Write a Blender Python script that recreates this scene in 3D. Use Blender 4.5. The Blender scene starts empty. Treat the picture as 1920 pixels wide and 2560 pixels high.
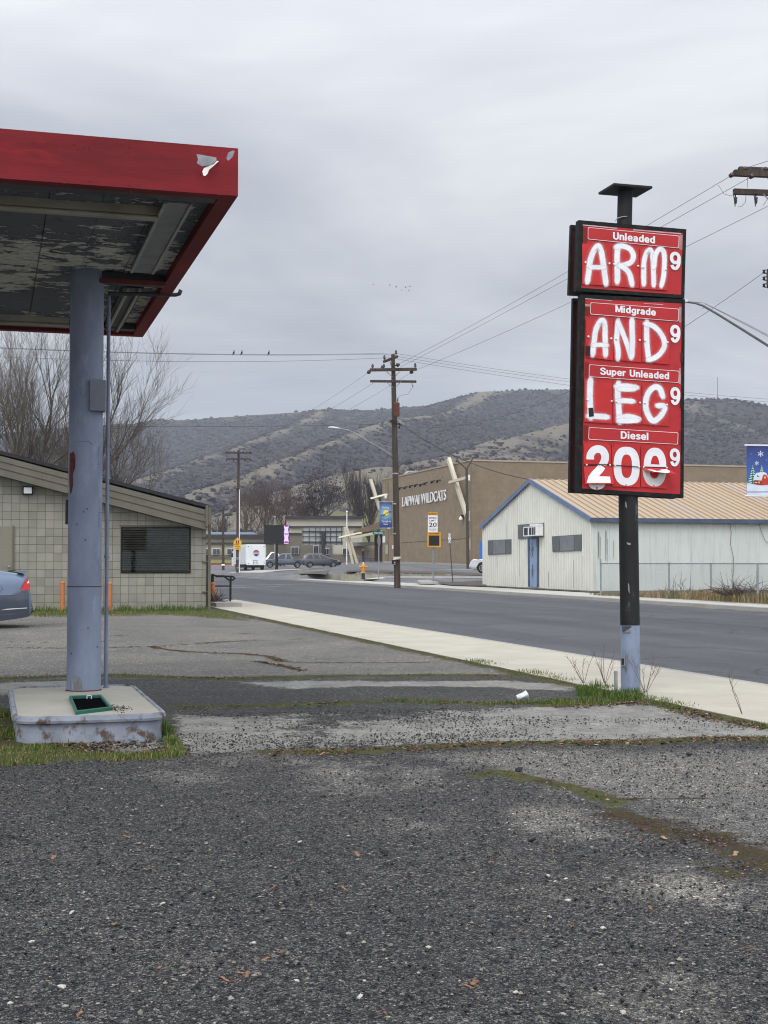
import bpy, bmesh, math, random
import numpy as np
from mathutils import Vector, Matrix, noise as mnoise
V = Vector
R = math.radians
random.seed(7)
C = bpy.context.scene.collection
sc = bpy.context.scene

# ------------------------------------------------------------------ camera
FPX, CAMH, PITCH, SL = 3450.0, 1.45, math.atan(137/3450.0), 0.0047
cam = bpy.data.cameras.new('camera'); camo = bpy.data.objects.new('camera', cam); C.objects.link(camo)
camo.location = (0, 0, CAMH); camo.rotation_euler = (R(90)+PITCH, 0, 0)
cam.sensor_fit = 'HORIZONTAL'; cam.sensor_width = 36; cam.lens = 36*FPX/1920
cam.clip_start = 0.1; cam.clip_end = 6000
sc.camera = camo
sc.cycles.filter_width = 1.1

# ------------------------------------------------------------------ sky, sun, exposure
sc.view_settings.view_transform = 'Standard'; sc.view_settings.look = 'None'
sc.view_settings.exposure = 0.0; sc.view_settings.gamma = 1.0; sc.view_settings.use_curve_mapping = False
SUN_EL, SUN_AZ = R(48), R(205)
W = bpy.data.worlds.new('World'); sc.world = W; W.use_nodes = True
nt = W.node_tree; nt.nodes.clear()
def N(t, ty, **k):
    n = t.nodes.new(ty)
    for a, b in k.items(): setattr(n, a, b)
    return n
def ramp(t, stops, fac=None, interp='LINEAR'):
    r = N(t, 'ShaderNodeValToRGB'); r.color_ramp.interpolation = interp
    e = r.color_ramp.elements
    while len(e) < len(stops): e.new(0.5)
    for i, (p, c) in enumerate(stops):
        e[i].position = p
        e[i].color = (c, c, c, 1) if isinstance(c, (int, float)) else (*c, 1)
    if fac is not None: t.links.new(fac, r.inputs[0])
    return r
def mth(t, op, a, b=None, clamp=False):
    m = N(t, 'ShaderNodeMath', operation=op); m.use_clamp = clamp
    for i, x in enumerate((a, b)):
        if x is None: continue
        if isinstance(x, (int, float)): m.inputs[i].default_value = x
        else: t.links.new(x, m.inputs[i])
    return m.outputs[0]
def mixc(t, fac, a, b, mode='MIX'):
    m = N(t, 'ShaderNodeMix', data_type='RGBA', blend_type=mode)
    for i, x in ((0, fac), (6, a), (7, b)):
        if isinstance(x, (int, float)): m.inputs[i].default_value = x
        elif isinstance(x, tuple): m.inputs[i].default_value = (*x, 1)
        else: t.links.new(x, m.inputs[i])
    return m.outputs[2]
sky = N(nt, 'ShaderNodeTexSky', sky_type='NISHITA'); sky.sun_disc = False
sky.sun_elevation = SUN_EL; sky.sun_rotation = SUN_AZ
tc = N(nt, 'ShaderNodeTexCoord'); sep = N(nt, 'ShaderNodeSeparateXYZ'); nt.links.new(tc.outputs['Generated'], sep.inputs[0])
zc = mth(nt, 'MAXIMUM', sep.outputs[2], 0.0)
den = mth(nt, 'ADD', zc, 0.16)
cx = mth(nt, 'DIVIDE', sep.outputs[0], den); cy = mth(nt, 'DIVIDE', sep.outputs[1], den)
cmb = N(nt, 'ShaderNodeCombineXYZ'); nt.links.new(cx, cmb.inputs[0]); nt.links.new(cy, cmb.inputs[1])
n1 = N(nt, 'ShaderNodeTexNoise'); n1.inputs['Scale'].default_value = 0.72; n1.inputs['Detail'].default_value = 5; n1.inputs['Roughness'].default_value = 0.57; n1.inputs['Distortion'].default_value = 0.35
mp = N(nt, 'ShaderNodeMapping'); mp.inputs['Location'].default_value = (3.7, 1.3, 0); mp.inputs['Scale'].default_value = (0.8, 1.0, 1)
nt.links.new(cmb.outputs[0], mp.inputs[0]); nt.links.new(mp.outputs[0], n1.inputs[0])
cl = ramp(nt, [(0.30, (0.44, 0.475, 0.545)), (0.43, (0.565, 0.595, 0.655)), (0.54, (0.72, 0.745, 0.795)), (0.66, (0.93, 0.935, 0.96))], n1.outputs[0])
# overcast luminance: lighter toward the horizon gap, darker belt, bright overhead
el = ramp(nt, [(0.0, 1.12), (0.09, 1.14), (0.19, 0.90), (0.27, 0.98), (0.36, 1.16), (0.60, 1.75), (1.0, 2.0)], zc)
cl2 = mixc(nt, 1.0, cl.outputs[0], el.outputs[0], 'MULTIPLY')
bk_ = ramp(nt, [(0.0, 2.0), (0.40, 1.6), (0.62, 1.0), (1.0, 1.0)], mth(nt, 'ADD', mth(nt, 'MULTIPLY', sep.outputs[1], 0.5), 0.5))   # sky brightened behind the camera, added to light the facing walls
cl2 = mixc(nt, 1.0, cl2, bk_.outputs[0], 'MULTIPLY')
vm = N(nt, 'ShaderNodeVectorMath', operation='SCALE'); vm.inputs['Scale'].default_value = 10.0; nt.links.new(cl2, vm.inputs[0])
skm = mixc(nt, 0.94, sky.outputs[0], vm.outputs[0])
bg = N(nt, 'ShaderNodeBackground'); bg.inputs[1].default_value = 0.10; nt.links.new(skm, bg.inputs[0])
wo = N(nt, 'ShaderNodeOutputWorld'); nt.links.new(bg.outputs[0], wo.inputs[0])
sun = bpy.data.lights.new('sun', 'SUN'); sun.energy = 1.5; sun.angle = R(28); sun.color = (1, 0.96, 0.9)
suno = bpy.data.objects.new('sun', sun); C.objects.link(suno)
suno.rotation_euler = (R(90)-SUN_EL, 0, R(180)-SUN_AZ+R(0)); suno.location = (0, -20, 60)
_d = V((math.sin(SUN_AZ)*math.cos(SUN_EL), math.cos(SUN_AZ)*math.cos(SUN_EL), math.sin(SUN_EL)))
suno.rotation_euler = _d.to_track_quat('Z', 'Y').to_euler()

# ------------------------------------------------------------------ measuring helpers (photograph pixels -> points at real distances)
YAW = R(16); UX = V((-math.sin(YAW), math.cos(YAW), 0)); VX = V((math.cos(YAW), math.sin(YAW), 0)); UP = V((0, 0, 1))
CO = V((0, 0, CAMH))
def ray(px, py):
    x = (px-960)/FPX; y = (1280-py)/FPX
    return V((x, math.cos(PITCH)-y*math.sin(PITCH), math.sin(PITCH)+y*math.cos(PITCH)))
def at(px, py, Y):
    d = ray(px, py); return CO + d*(Y/d.y)
def gz(x, y): return SL*(x*UX.x+y*UX.y)
def gp(px, py, dz=0.0):
    d = ray(px, py); k = (dz-CAMH)/(d.z-SL*(d.x*UX.x+d.y*UX.y)); return CO+d*k
def tv(t, v, z=0.0): return UX*t+VX*v+V((0, 0, SL*t+z))
def on_plane(px, py, p0, n):
    d = ray(px, py); return CO + d*((p0-CO).dot(n)/d.dot(n))

# ------------------------------------------------------------------ materials
MATS = {}
def mat(name, c1, c2=None, scale=6.0, rough=0.8, bump=0.0, metal=0.0, spec=0.3, lo=0.35, hi=0.65, stretch=(1, 1, 1), c3=None, s3=1.0, lo3=0.55, hi3=0.65, coat=0.0, bscale=None, detail=6):
    if name in MATS: return MATS[name]
    m = bpy.data.materials.new(name); m.use_nodes = True; t = m.node_tree; b = t.nodes['Principled BSDF']
    b.inputs['Roughness'].default_value = rough; b.inputs['Metallic'].default_value = metal
    b.inputs['Specular IOR Level'].default_value = spec; b.inputs['Coat Weight'].default_value = coat
    g = N(t, 'ShaderNodeNewGeometry'); mpn = N(t, 'ShaderNodeMapping'); mpn.inputs['Scale'].default_value = stretch
    t.links.new(g.outputs['Position'], mpn.inputs[0])
    if c2 is None: c2 = tuple(x*0.82 for x in c1)
    nz = N(t, 'ShaderNodeTexNoise'); nz.inputs['Scale'].default_value = scale; nz.inputs['Detail'].default_value = detail; nz.inputs['Roughness'].default_value = 0.6
    t.links.new(mpn.outputs[0], nz.inputs[0])
    col = ramp(t, [(lo, c1), (hi, c2)], nz.outputs[0]).outputs[0]
    if c3 is not None:
        n3 = N(t, 'ShaderNodeTexNoise'); n3.inputs['Scale'].default_value = s3; n3.inputs['Detail'].default_value = 8; n3.inputs['Roughness'].default_value = 0.65
        t.links.new(mpn.outputs[0], n3.inputs[0])
        f = ramp(t, [(lo3, 0.0), (hi3, 1.0)], n3.outputs[0]).outputs[0]
        col = mixc(t, f, col, c3)
    t.links.new(col, b.inputs['Base Color'])
    if bump:
        nb = N(t, 'ShaderNodeTexNoise'); nb.inputs['Scale'].default_value = bscale or scale*3; nb.inputs['Detail'].default_value = 6
        t.links.new(mpn.outputs[0], nb.inputs[0])
        bp = N(t, 'ShaderNodeBump'); bp.inputs['Strength'].default_value = 0.6; bp.inputs['Distance'].default_value = bump
        t.links.new(nb.outputs[0], bp.inputs['Height']); t.links.new(bp.outputs[0], b.inputs['Normal'])
    MATS[name] = m; return m
def emit(name, col, s=1.0):
    m = bpy.data.materials.new(name); m.use_nodes = True; b = m.node_tree.nodes['Principled BSDF']
    b.inputs['Base Color'].default_value = (*col, 1); b.inputs['Emission Color'].default_value = (*col, 1); b.inputs['Emission Strength'].default_value = s
    return m

# ------------------------------------------------------------------ mesh helpers
ORIG = {}
def tag(o, label=None, cat=None, group=None, kind=None):
    if label: o['label'] = label
    if cat: o['category'] = cat
    if group: o['group'] = group
    if kind: o['kind'] = kind
    return o
def thing(name, label, cat, loc, group=None):
    o = bpy.data.objects.new(name, None); C.objects.link(o); o.location = V(loc); o.empty_display_size = 0.2
    ORIG[o] = V(loc); return tag(o, label, cat, group)
class MB:
    def __init__(s): s.v = []; s.f = []; s.a = []; s.sm = []; s.has_a = False
    def add(s, vs, fs, smooth=False, attr=None):
        o = len(s.v); s.v += [V(p) for p in vs]; s.f += [tuple(i+o for i in f) for f in fs]; s.sm += [smooth]*len(fs)
        if attr is not None: s.has_a = True
        s.a += (list(attr) if attr is not None else [0.0]*len(vs)); return s
    def poly(s, pts): return s.add(pts, [tuple(range(len(pts)))])
    def obox(s, o, a, b, c):
        o, a, b, c = V(o), V(a), V(b), V(c)
        p = [o, o+a, o+a+b, o+b, o+c, o+a+c, o+a+b+c, o+b+c]
        fs = [(0, 3, 2, 1), (4, 5, 6, 7), (0, 1, 5, 4), (1, 2, 6, 5), (2, 3, 7, 6), (3, 0, 4, 7)]
        if a.cross(b).dot(c) < 0: fs = [f[::-1] for f in fs]
        return s.add(p, fs)
    def cbox(s, c, a, b, d):
        """box by centre and three half vectors"""
        c, a, b, d = V(c), V(a), V(b), V(d); return s.obox(c-a-b-d, a*2, b*2, d*2)
    def prism(s, pts, off):
        pts = [V(p) for p in pts]; n = len(pts); off = V(off)
        nrm = V((0, 0, 0))
        for i in range(n): nrm += (pts[i]-pts[0]).cross(pts[(i+1) % n]-pts[0])
        fs = [tuple(range(n))[::-1], tuple(range(n, 2*n))]+[(i, (i+1) % n, (i+1) % n+n, i+n) for i in range(n)]
        if nrm.dot(off) < 0: fs = [f[::-1] for f in fs]
        return s.add(pts+[p+off for p in pts], fs)
    def tube(s, pts, rs, n=8, caps=True, smooth=True):
        pts = [V(p) for p in pts]
        if isinstance(rs, (int, float)): rs = [rs]*len(pts)
        rings = []; prev = None
        for i, p in enumerate(pts):
            d = (pts[min(i+1, len(pts)-1)]-pts[max(i-1, 0)]).normalized()
            if prev is None:
                ref = V((0, 0, 1)) if abs(d.z) < 0.9 else V((1, 0, 0)); a = d.cross(ref).normalized()
            else:
                a = (prev-d*prev.dot(d)).normalized()
            prev = a; b = d.cross(a)
            rings.append([p+(a*math.cos(2*math.pi*k/n)+b*math.sin(2*math.pi*k/n))*rs[i] for k in range(n)])
        vs = [q for r in rings for q in r]; fs = []
        for i in range(len(pts)-1):
            for k in range(n):
                k2 = (k+1) % n; fs.append((i*n+k, i*n+k2, (i+1)*n+k2, (i+1)*n+k))
        s.add(vs, fs, smooth)
        if caps: s.add(rings[0], [tuple(range(n))[::-1]]); s.add(rings[-1], [tuple(range(n))])
        return s
    def lathe(s, base, prof, axis=UP, n=16, smooth=True):
        base = V(base); axis = V(axis).normalized(); ref = V((1, 0, 0)) if abs(axis.x) < 0.9 else V((0, 1, 0))
        a = axis.cross(ref).normalized(); b = axis.cross(a)
        vs = [base+axis*h+(a*math.cos(2*math.pi*k/n)+b*math.sin(2*math.pi*k/n))*r for r, h in prof for k in range(n)]
        fs = []
        for i in range(len(prof)-1):
            for k in range(n):
                k2 = (k+1) % n; fs.append((i*n+k, i*n+k2, (i+1)*n+k2, (i+1)*n+k))
        s.add(vs, fs, smooth)
        s.add(vs[:n], [tuple(range(n))[::-1]]); s.add(vs[-n:], [tuple(range(n))]); return s
    def build(s, name, m, parent=None, bevel=0.0, loc=None, attr='cov'):
        me = bpy.data.meshes.new(name)
        o0 = ORIG.get(parent, V((0, 0, 0))) if parent else V(loc or (0, 0, 0))
        me.from_pydata([tuple(p-o0) for p in s.v], [], s.f)
        me.polygons.foreach_set('use_smooth', s.sm)
        if s.has_a:
            at_ = me.attributes.new(attr, 'FLOAT', 'POINT'); at_.data.foreach_set('value', s.a)
        if bevel:
            bm = bmesh.new(); bm.from_mesh(me); bmesh.ops.remove_doubles(bm, verts=bm.verts, dist=1e-5)
            es = [e for e in bm.edges if len(e.link_faces) == 2 and e.calc_face_angle(0) > 0.6]
            bmesh.ops.bevel(bm, geom=es, offset=bevel, segments=2, affect='EDGES', profile=0.6); bm.to_mesh(me); bm.free()
        me.update()
        o = bpy.data.objects.new(name, me); C.objects.link(o); me.materials.append(m)
        if parent: o.parent = parent; ORIG[o] = o0
        else: o.location = o0; ORIG[o] = o0
        return o
def copy_tree(o, parent=None):
    c = o.copy(); C.objects.link(c); ORIG[c] = ORIG.get(o, V((0, 0, 0)))
    if parent: c.parent = parent
    for ch in list(o.children): copy_tree(ch, c)
    return c
_tc = {}
def text_mesh(s, bold=0.0):
    """2-D outline mesh of a word in the built-in font: verts, faces, width, cap height"""
    k = (s, bold)
    if k in _tc: return _tc[k]
    cu = bpy.data.curves.new('word', 'FONT'); cu.body = s; cu.size = 1; cu.offset = bold; cu.resolution_u = 4; cu.fill_mode = 'FRONT'
    ob = bpy.data.objects.new('word', cu); C.objects.link(ob)
    dg = bpy.context.evaluated_depsgraph_get(); me = bpy.data.meshes.new_from_object(ob.evaluated_get(dg))
    vs = [(v.co.x, v.co.y) for v in me.vertices]; fs = [tuple(p.vertices) for p in me.polygons]
    bpy.data.objects.remove(ob); bpy.data.curves.remove(cu); bpy.data.meshes.remove(me)
    x0 = min(p[0] for p in vs); x1 = max(p[0] for p in vs); y1 = max(p[1] for p in vs)
    vs = [(p[0]-x0, p[1]) for p in vs]
    _tc[k] = (vs, fs, x1-x0, y1); return _tc[k]
def lettering(mb, s, o, right, up, bold=0.0, depth=None):
    """word with its baseline start at o; right = full width vector, up = cap-height vector"""
    vs, fs, w, h = text_mesh(s, bold); cap = 0.73
    P = [V(o)+V(right)*(x/w)+V(up)*(y/cap) for x, y in vs]
    nrm = V(right).cross(V(up))
    ok = [f for f in fs if len(f) >= 3]
    # orientation toward the reader
    f0 = ok[0]; fn = (P[f0[1]]-P[f0[0]]).cross(P[f0[2]]-P[f0[0]])
    mb.add(P, ok)
    if depth is not None:
        d = V(depth); ec = {}
        for f in ok:
            for i in range(len(f)):
                a, b = f[i], f[(i+1) % len(f)]; ec.setdefault(tuple(sorted((a, b))), []).append((a, b))
        sides = [e[0] for e in ec.values() if len(e) == 1]
        vs2 = []; fs2 = []
        for a, b in sides:
            k = len(vs2); vs2 += [P[a], P[b], P[b]+d, P[a]+d]; fs2.append((k, k+1, k+2, k+3))
        mb.add(vs2, fs2)
    return mb
def catmull(pts, sub=8):
    pts = [V(p) for p in pts]; out = []
    for i in range(len(pts)-1):
        p0 = pts[max(i-1, 0)]; p1 = pts[i]; p2 = pts[i+1]; p3 = pts[min(i+2, len(pts)-1)]
        for k in range(sub):
            t = k/sub
            out.append(0.5*((2*p1)+(p2-p0)*t+(2*p0-5*p1+4*p2-p3)*t*t+(3*p1-p0-3*p2+p3)*t**3))
    out.append(pts[-1]); return out
def stroke2(pts, offs, covs=None, sub=8, endcap=True):
    """ribbon in 2-D: rows of points across the stroke"""
    P = catmull([(p[0], p[1], 0) for p in pts], sub) if sub > 1 else [V((p[0], p[1], 0)) for p in pts]
    rows = []; cov = []
    n = len(P)
    for i, p in enumerate(P):
        d = (P[min(i+1, n-1)]-P[max(i-1, 0)]); d.normalize(); s = V((-d.y, d.x, 0))
        rows.append([p+s*o for o in offs])
        cov.append(list(covs) if covs else [1]*len(offs))
    if covs and endcap:
        wmax = max(offs)
        for end in (0, 1):
            i = 0 if end == 0 else n-1; j = 1 if end == 0 else n-2
            d = (P[i]-P[j]).normalized(); s = V((-d.y, d.x, 0))
            if end == 0: s = -s
            ex = []
            for k, fr in ((0.45, 0.75), (0.75, 0.35), (1.0, 0.0)):
                ex.append(([P[i]+d*wmax*k+s*o*(1-0.35*k) for o in offs], [c*fr for c in covs]))
            if end == 0:
                for r, c in ex: rows.insert(0, r); cov.insert(0, c)
            else:
                for r, c in ex: rows.append(r); cov.append(c)
    return rows, cov
def ribbon(mb, rows, f, cov=None):
    m = len(rows[0]); vs = [f(p.x, p.y) for r in rows for p in r]
    fs = [(i*m+k, i*m+k+1, (i+1)*m+k+1, (i+1)*m+k) for i in range(len(rows)-1) for k in range(m-1)]
    mb.add(vs, fs, False, [c for r in cov for c in r] if cov else None)
def fbm(x, y, z=0.0, o=4): return mnoise.fractal(V((x, y, z)), 1.0, 2.0, o)

# ================================================================== GROUND, ROAD, PAVEMENTS
def pos_vec(t, rot=True, scale=(1, 1, 1)):
    g = N(t, 'ShaderNodeNewGeometry'); m = N(t, 'ShaderNodeMapping'); m.vector_type = 'POINT'
    if rot: m.inputs['Rotation'].default_value = (0, 0, -YAW)
    m2 = N(t, 'ShaderNodeMapping'); m2.inputs['Scale'].default_value = scale
    t.links.new(g.outputs['Position'], m.inputs[0]); t.links.new(m.outputs[0], m2.inputs[0]); return m2.outputs[0]
def noise_n(t, vec, scale, detail=6, rough=0.6):
    n = N(t, 'ShaderNodeTexNoise'); n.inputs['Scale'].default_value = scale; n.inputs['Detail'].default_value = detail; n.inputs['Roughness'].default_value = rough
    t.links.new(vec, n.inputs[0]); return n.outputs[0]
def lot_material():
    m = bpy.data.materials.new('gravel_asphalt'); m.use_nodes = True; t = m.node_tree; b = t.nodes['Principled BSDF']
    b.inputs['Roughness'].default_value = 0.9; b.inputs['Specular IOR Level'].default_value = 0.25
    p = pos_vec(t)
    def vor(scale, feat='F1'):
        n = N(t, 'ShaderNodeTexVoronoi'); n.inputs['Scale'].default_value = scale; n.feature = feat; t.links.new(p, n.inputs['Vector']); return n
    def at_(nm):
        a = N(t, 'ShaderNodeAttribute'); a.attribute_name = nm; return a.outputs['Fac']
    nb = noise_n(t, p, 0.55, 5); nm_ = noise_n(t, p, 3.2, 6); nf = noise_n(t, p, 16, 7, 0.7); nh = noise_n(t, p, 45, 4, 0.7)
    nl = noise_n(t, p, 5.5, 9, 0.75)
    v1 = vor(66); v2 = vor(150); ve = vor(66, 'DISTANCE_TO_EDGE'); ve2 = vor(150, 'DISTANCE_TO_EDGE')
    s1 = N(t, 'ShaderNodeSeparateColor'); t.links.new(v1.outputs['Color'], s1.inputs[0])
    s2 = N(t, 'ShaderNodeSeparateColor'); t.links.new(v2.outputs['Color'], s2.inputs[0])
    dark = ramp(t, [(0.0, (0.011, 0.0113, 0.0125)), (0.30, (0.024, 0.0245, 0.027)), (0.60, (0.050, 0.051, 0.055)), (0.82, (0.092, 0.093, 0.097)), (0.94, (0.155, 0.152, 0.147)), (0.985, (0.23, 0.218, 0.195)), (1.0, (0.33, 0.31, 0.275))], s1.outputs[0]).outputs[0]
    fine = ramp(t, [(0.0, (0.012, 0.012, 0.013)), (0.35, (0.030, 0.0305, 0.033)), (0.70, (0.078, 0.079, 0.082)), (0.92, (0.155, 0.151, 0.144)), (1.0, (0.30, 0.285, 0.25))], s2.outputs[0]).outputs[0]
    pick = ramp(t, [(0.42, 0.0), (0.56, 1.0)], noise_n(t, p, 30, 3, .6)).outputs[0]
    g0 = mixc(t, pick, dark, fine)
    crevice = mth(t, 'ADD', mth(t, 'MULTIPLY', ve.outputs['Distance'], mth(t, 'SUBTRACT', 1.0, pick)), mth(t, 'MULTIPLY', ve2.outputs['Distance'], pick))
    gk = ramp(t, [(0.0, 0.26), (0.10, 0.72), (0.22, 1.18)], crevice).outputs[0]     # crevice shade painted between the stones, along with dark binder
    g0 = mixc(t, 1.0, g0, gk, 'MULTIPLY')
    # weathered worn asphalt: paler stones
    pale = ramp(t, [(0.0, (0.05, 0.05, 0.052)), (0.4, (0.095, 0.096, 0.10)), (0.8, (0.165, 0.163, 0.16)), (1.0, (0.40, 0.38, 0.34))], s2.outputs[1]).outputs[0]
    pale2 = ramp(t, [(0.0, (0.055, 0.055, 0.056)), (0.6, (0.13, 0.13, 0.128)), (0.9, (0.22, 0.215, 0.20)), (1.0, (0.45, 0.43, 0.38))], s1.outputs[1]).outputs[0]
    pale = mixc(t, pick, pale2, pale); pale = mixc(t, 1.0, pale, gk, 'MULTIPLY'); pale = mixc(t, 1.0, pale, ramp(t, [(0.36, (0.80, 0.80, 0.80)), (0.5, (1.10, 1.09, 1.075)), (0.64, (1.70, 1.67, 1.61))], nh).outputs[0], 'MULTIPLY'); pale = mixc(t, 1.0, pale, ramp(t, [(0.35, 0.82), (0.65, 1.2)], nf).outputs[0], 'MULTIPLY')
    def mask(a, amp, wob, lo=0.44, hi=0.56):
        x = mth(t, 'ADD', a, mth(t, 'MULTIPLY', mth(t, 'SUBTRACT', wob, 0.5), amp)); return ramp(t, [(lo, 0.0), (hi, 1.0)], x).outputs[0]
    wl = mth(t, 'ADD', mth(t, 'MULTIPLY', nm_, 0.5), mth(t, 'MULTIPLY', nf, 0.5))
    light = mask(mth(t, 'ADD', at_('light'), ramp(t, [(0.52, 0.0), (0.70, 0.42)], nb).outputs[0]), 2.4, mth(t, 'ADD', mth(t, 'MULTIPLY', wl, .7), mth(t, 'MULTIPLY', nh, .3)), 0.38, 0.72)
    col = mixc(t, light, g0, pale)
    tint = ramp(t, [(0.3, (1.10, 1.08, 1.05)), (0.5, (1.40, 1.37, 1.31)), (0.7, (1.72, 1.65, 1.50))], nb).outputs[0]
    col = mixc(t, 1.0, col, tint, 'MULTIPLY')
    # concrete slabs with gravel washed over them
    cc = ramp(t, [(0.3, (0.165, 0.161, 0.144)), (0.5, (0.228, 0.222, 0.200)), (0.7, (0.30, 0.292, 0.264))], nm_).outputs[0]
    cc = mixc(t, ramp(t, [(0.50, 0.0), (0.68, 0.75)], nh).outputs[0], cc, (0.085, 0.083, 0.078)); cc = mixc(t, 1.0, cc, ramp(t, [(0.0, 0.72), (0.6, 1.0), (1.0, 1.35)], s2.outputs[2]).outputs[0], 'MULTIPLY'); cc = mixc(t, 1.0, cc, ramp(t, [(0.35, 0.75), (0.6, 1.12)], nf).outputs[0], 'MULTIPLY')
    conc = mask(at_('conc'), 2.0, mth(t, 'ADD', mth(t, 'MULTIPLY', nf, 0.45), mth(t, 'ADD', mth(t, 'MULTIPLY', nm_, 0.3), mth(t, 'MULTIPLY', nh, 0.25))), 0.46, 0.54)
    col = mixc(t, conc, col, cc)
    # moss, dead leaves and silt along the joints
    mc = ramp(t, [(0.30, (0.030, 0.016, 0.009)), (0.46, (0.060, 0.036, 0.020)), (0.56, (0.048, 0.048, 0.014)), (0.72, (0.075, 0.088, 0.020))], wl).outputs[0]
    mg = ramp(t, [(0.30, (0.045, 0.030, 0.014)), (0.46, (0.062, 0.062, 0.018)), (0.62, (0.085, 0.105, 0.022))], nl).outputs[0]
    mcol = mixc(t, ramp(t, [(0.15, 0.0), (0.85, 1.0)], at_('green')).outputs[0], mc, mg)
    mcol = mixc(t, ramp(t, [(0.62, 0.0), (0.72, 0.7)], nh).outputs[0], mcol, (0.16, 0.105, 0.065))
    moss = mask(at_('moss'), 2.3, mth(t, 'ADD', mth(t, 'MULTIPLY', nl, 0.6), mth(t, 'MULTIPLY', nh, 0.4)), 0.44, 0.62)
    col = mixc(t, moss, col, mcol)
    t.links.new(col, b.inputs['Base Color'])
    h1 = mth(t, 'MULTIPLY', v1.outputs['Distance'], -0.9); h2 = mth(t, 'MULTIPLY', v2.outputs['Distance'], -0.5)
    h = mth(t, 'ADD', mth(t, 'MULTIPLY', h1, mth(t, 'SUBTRACT', 1.3, pick)), h2); inv = mth(t, 'SUBTRACT', 1.0, mth(t, 'MULTIPLY', conc, 0.9)); h = mth(t, 'MULTIPLY', h, inv)
    h = mth(t, 'ADD', h, mth(t, 'MULTIPLY', nh, 0.35))
    bp = N(t, 'ShaderNodeBump'); bp.inputs['Strength'].default_value = 1.0; bp.inputs['Distance'].default_value = 0.014
    t.links.new(h, bp.inputs['Height']); t.links.new(bp.outputs[0], b.inputs['Normal'])
    return m

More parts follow.
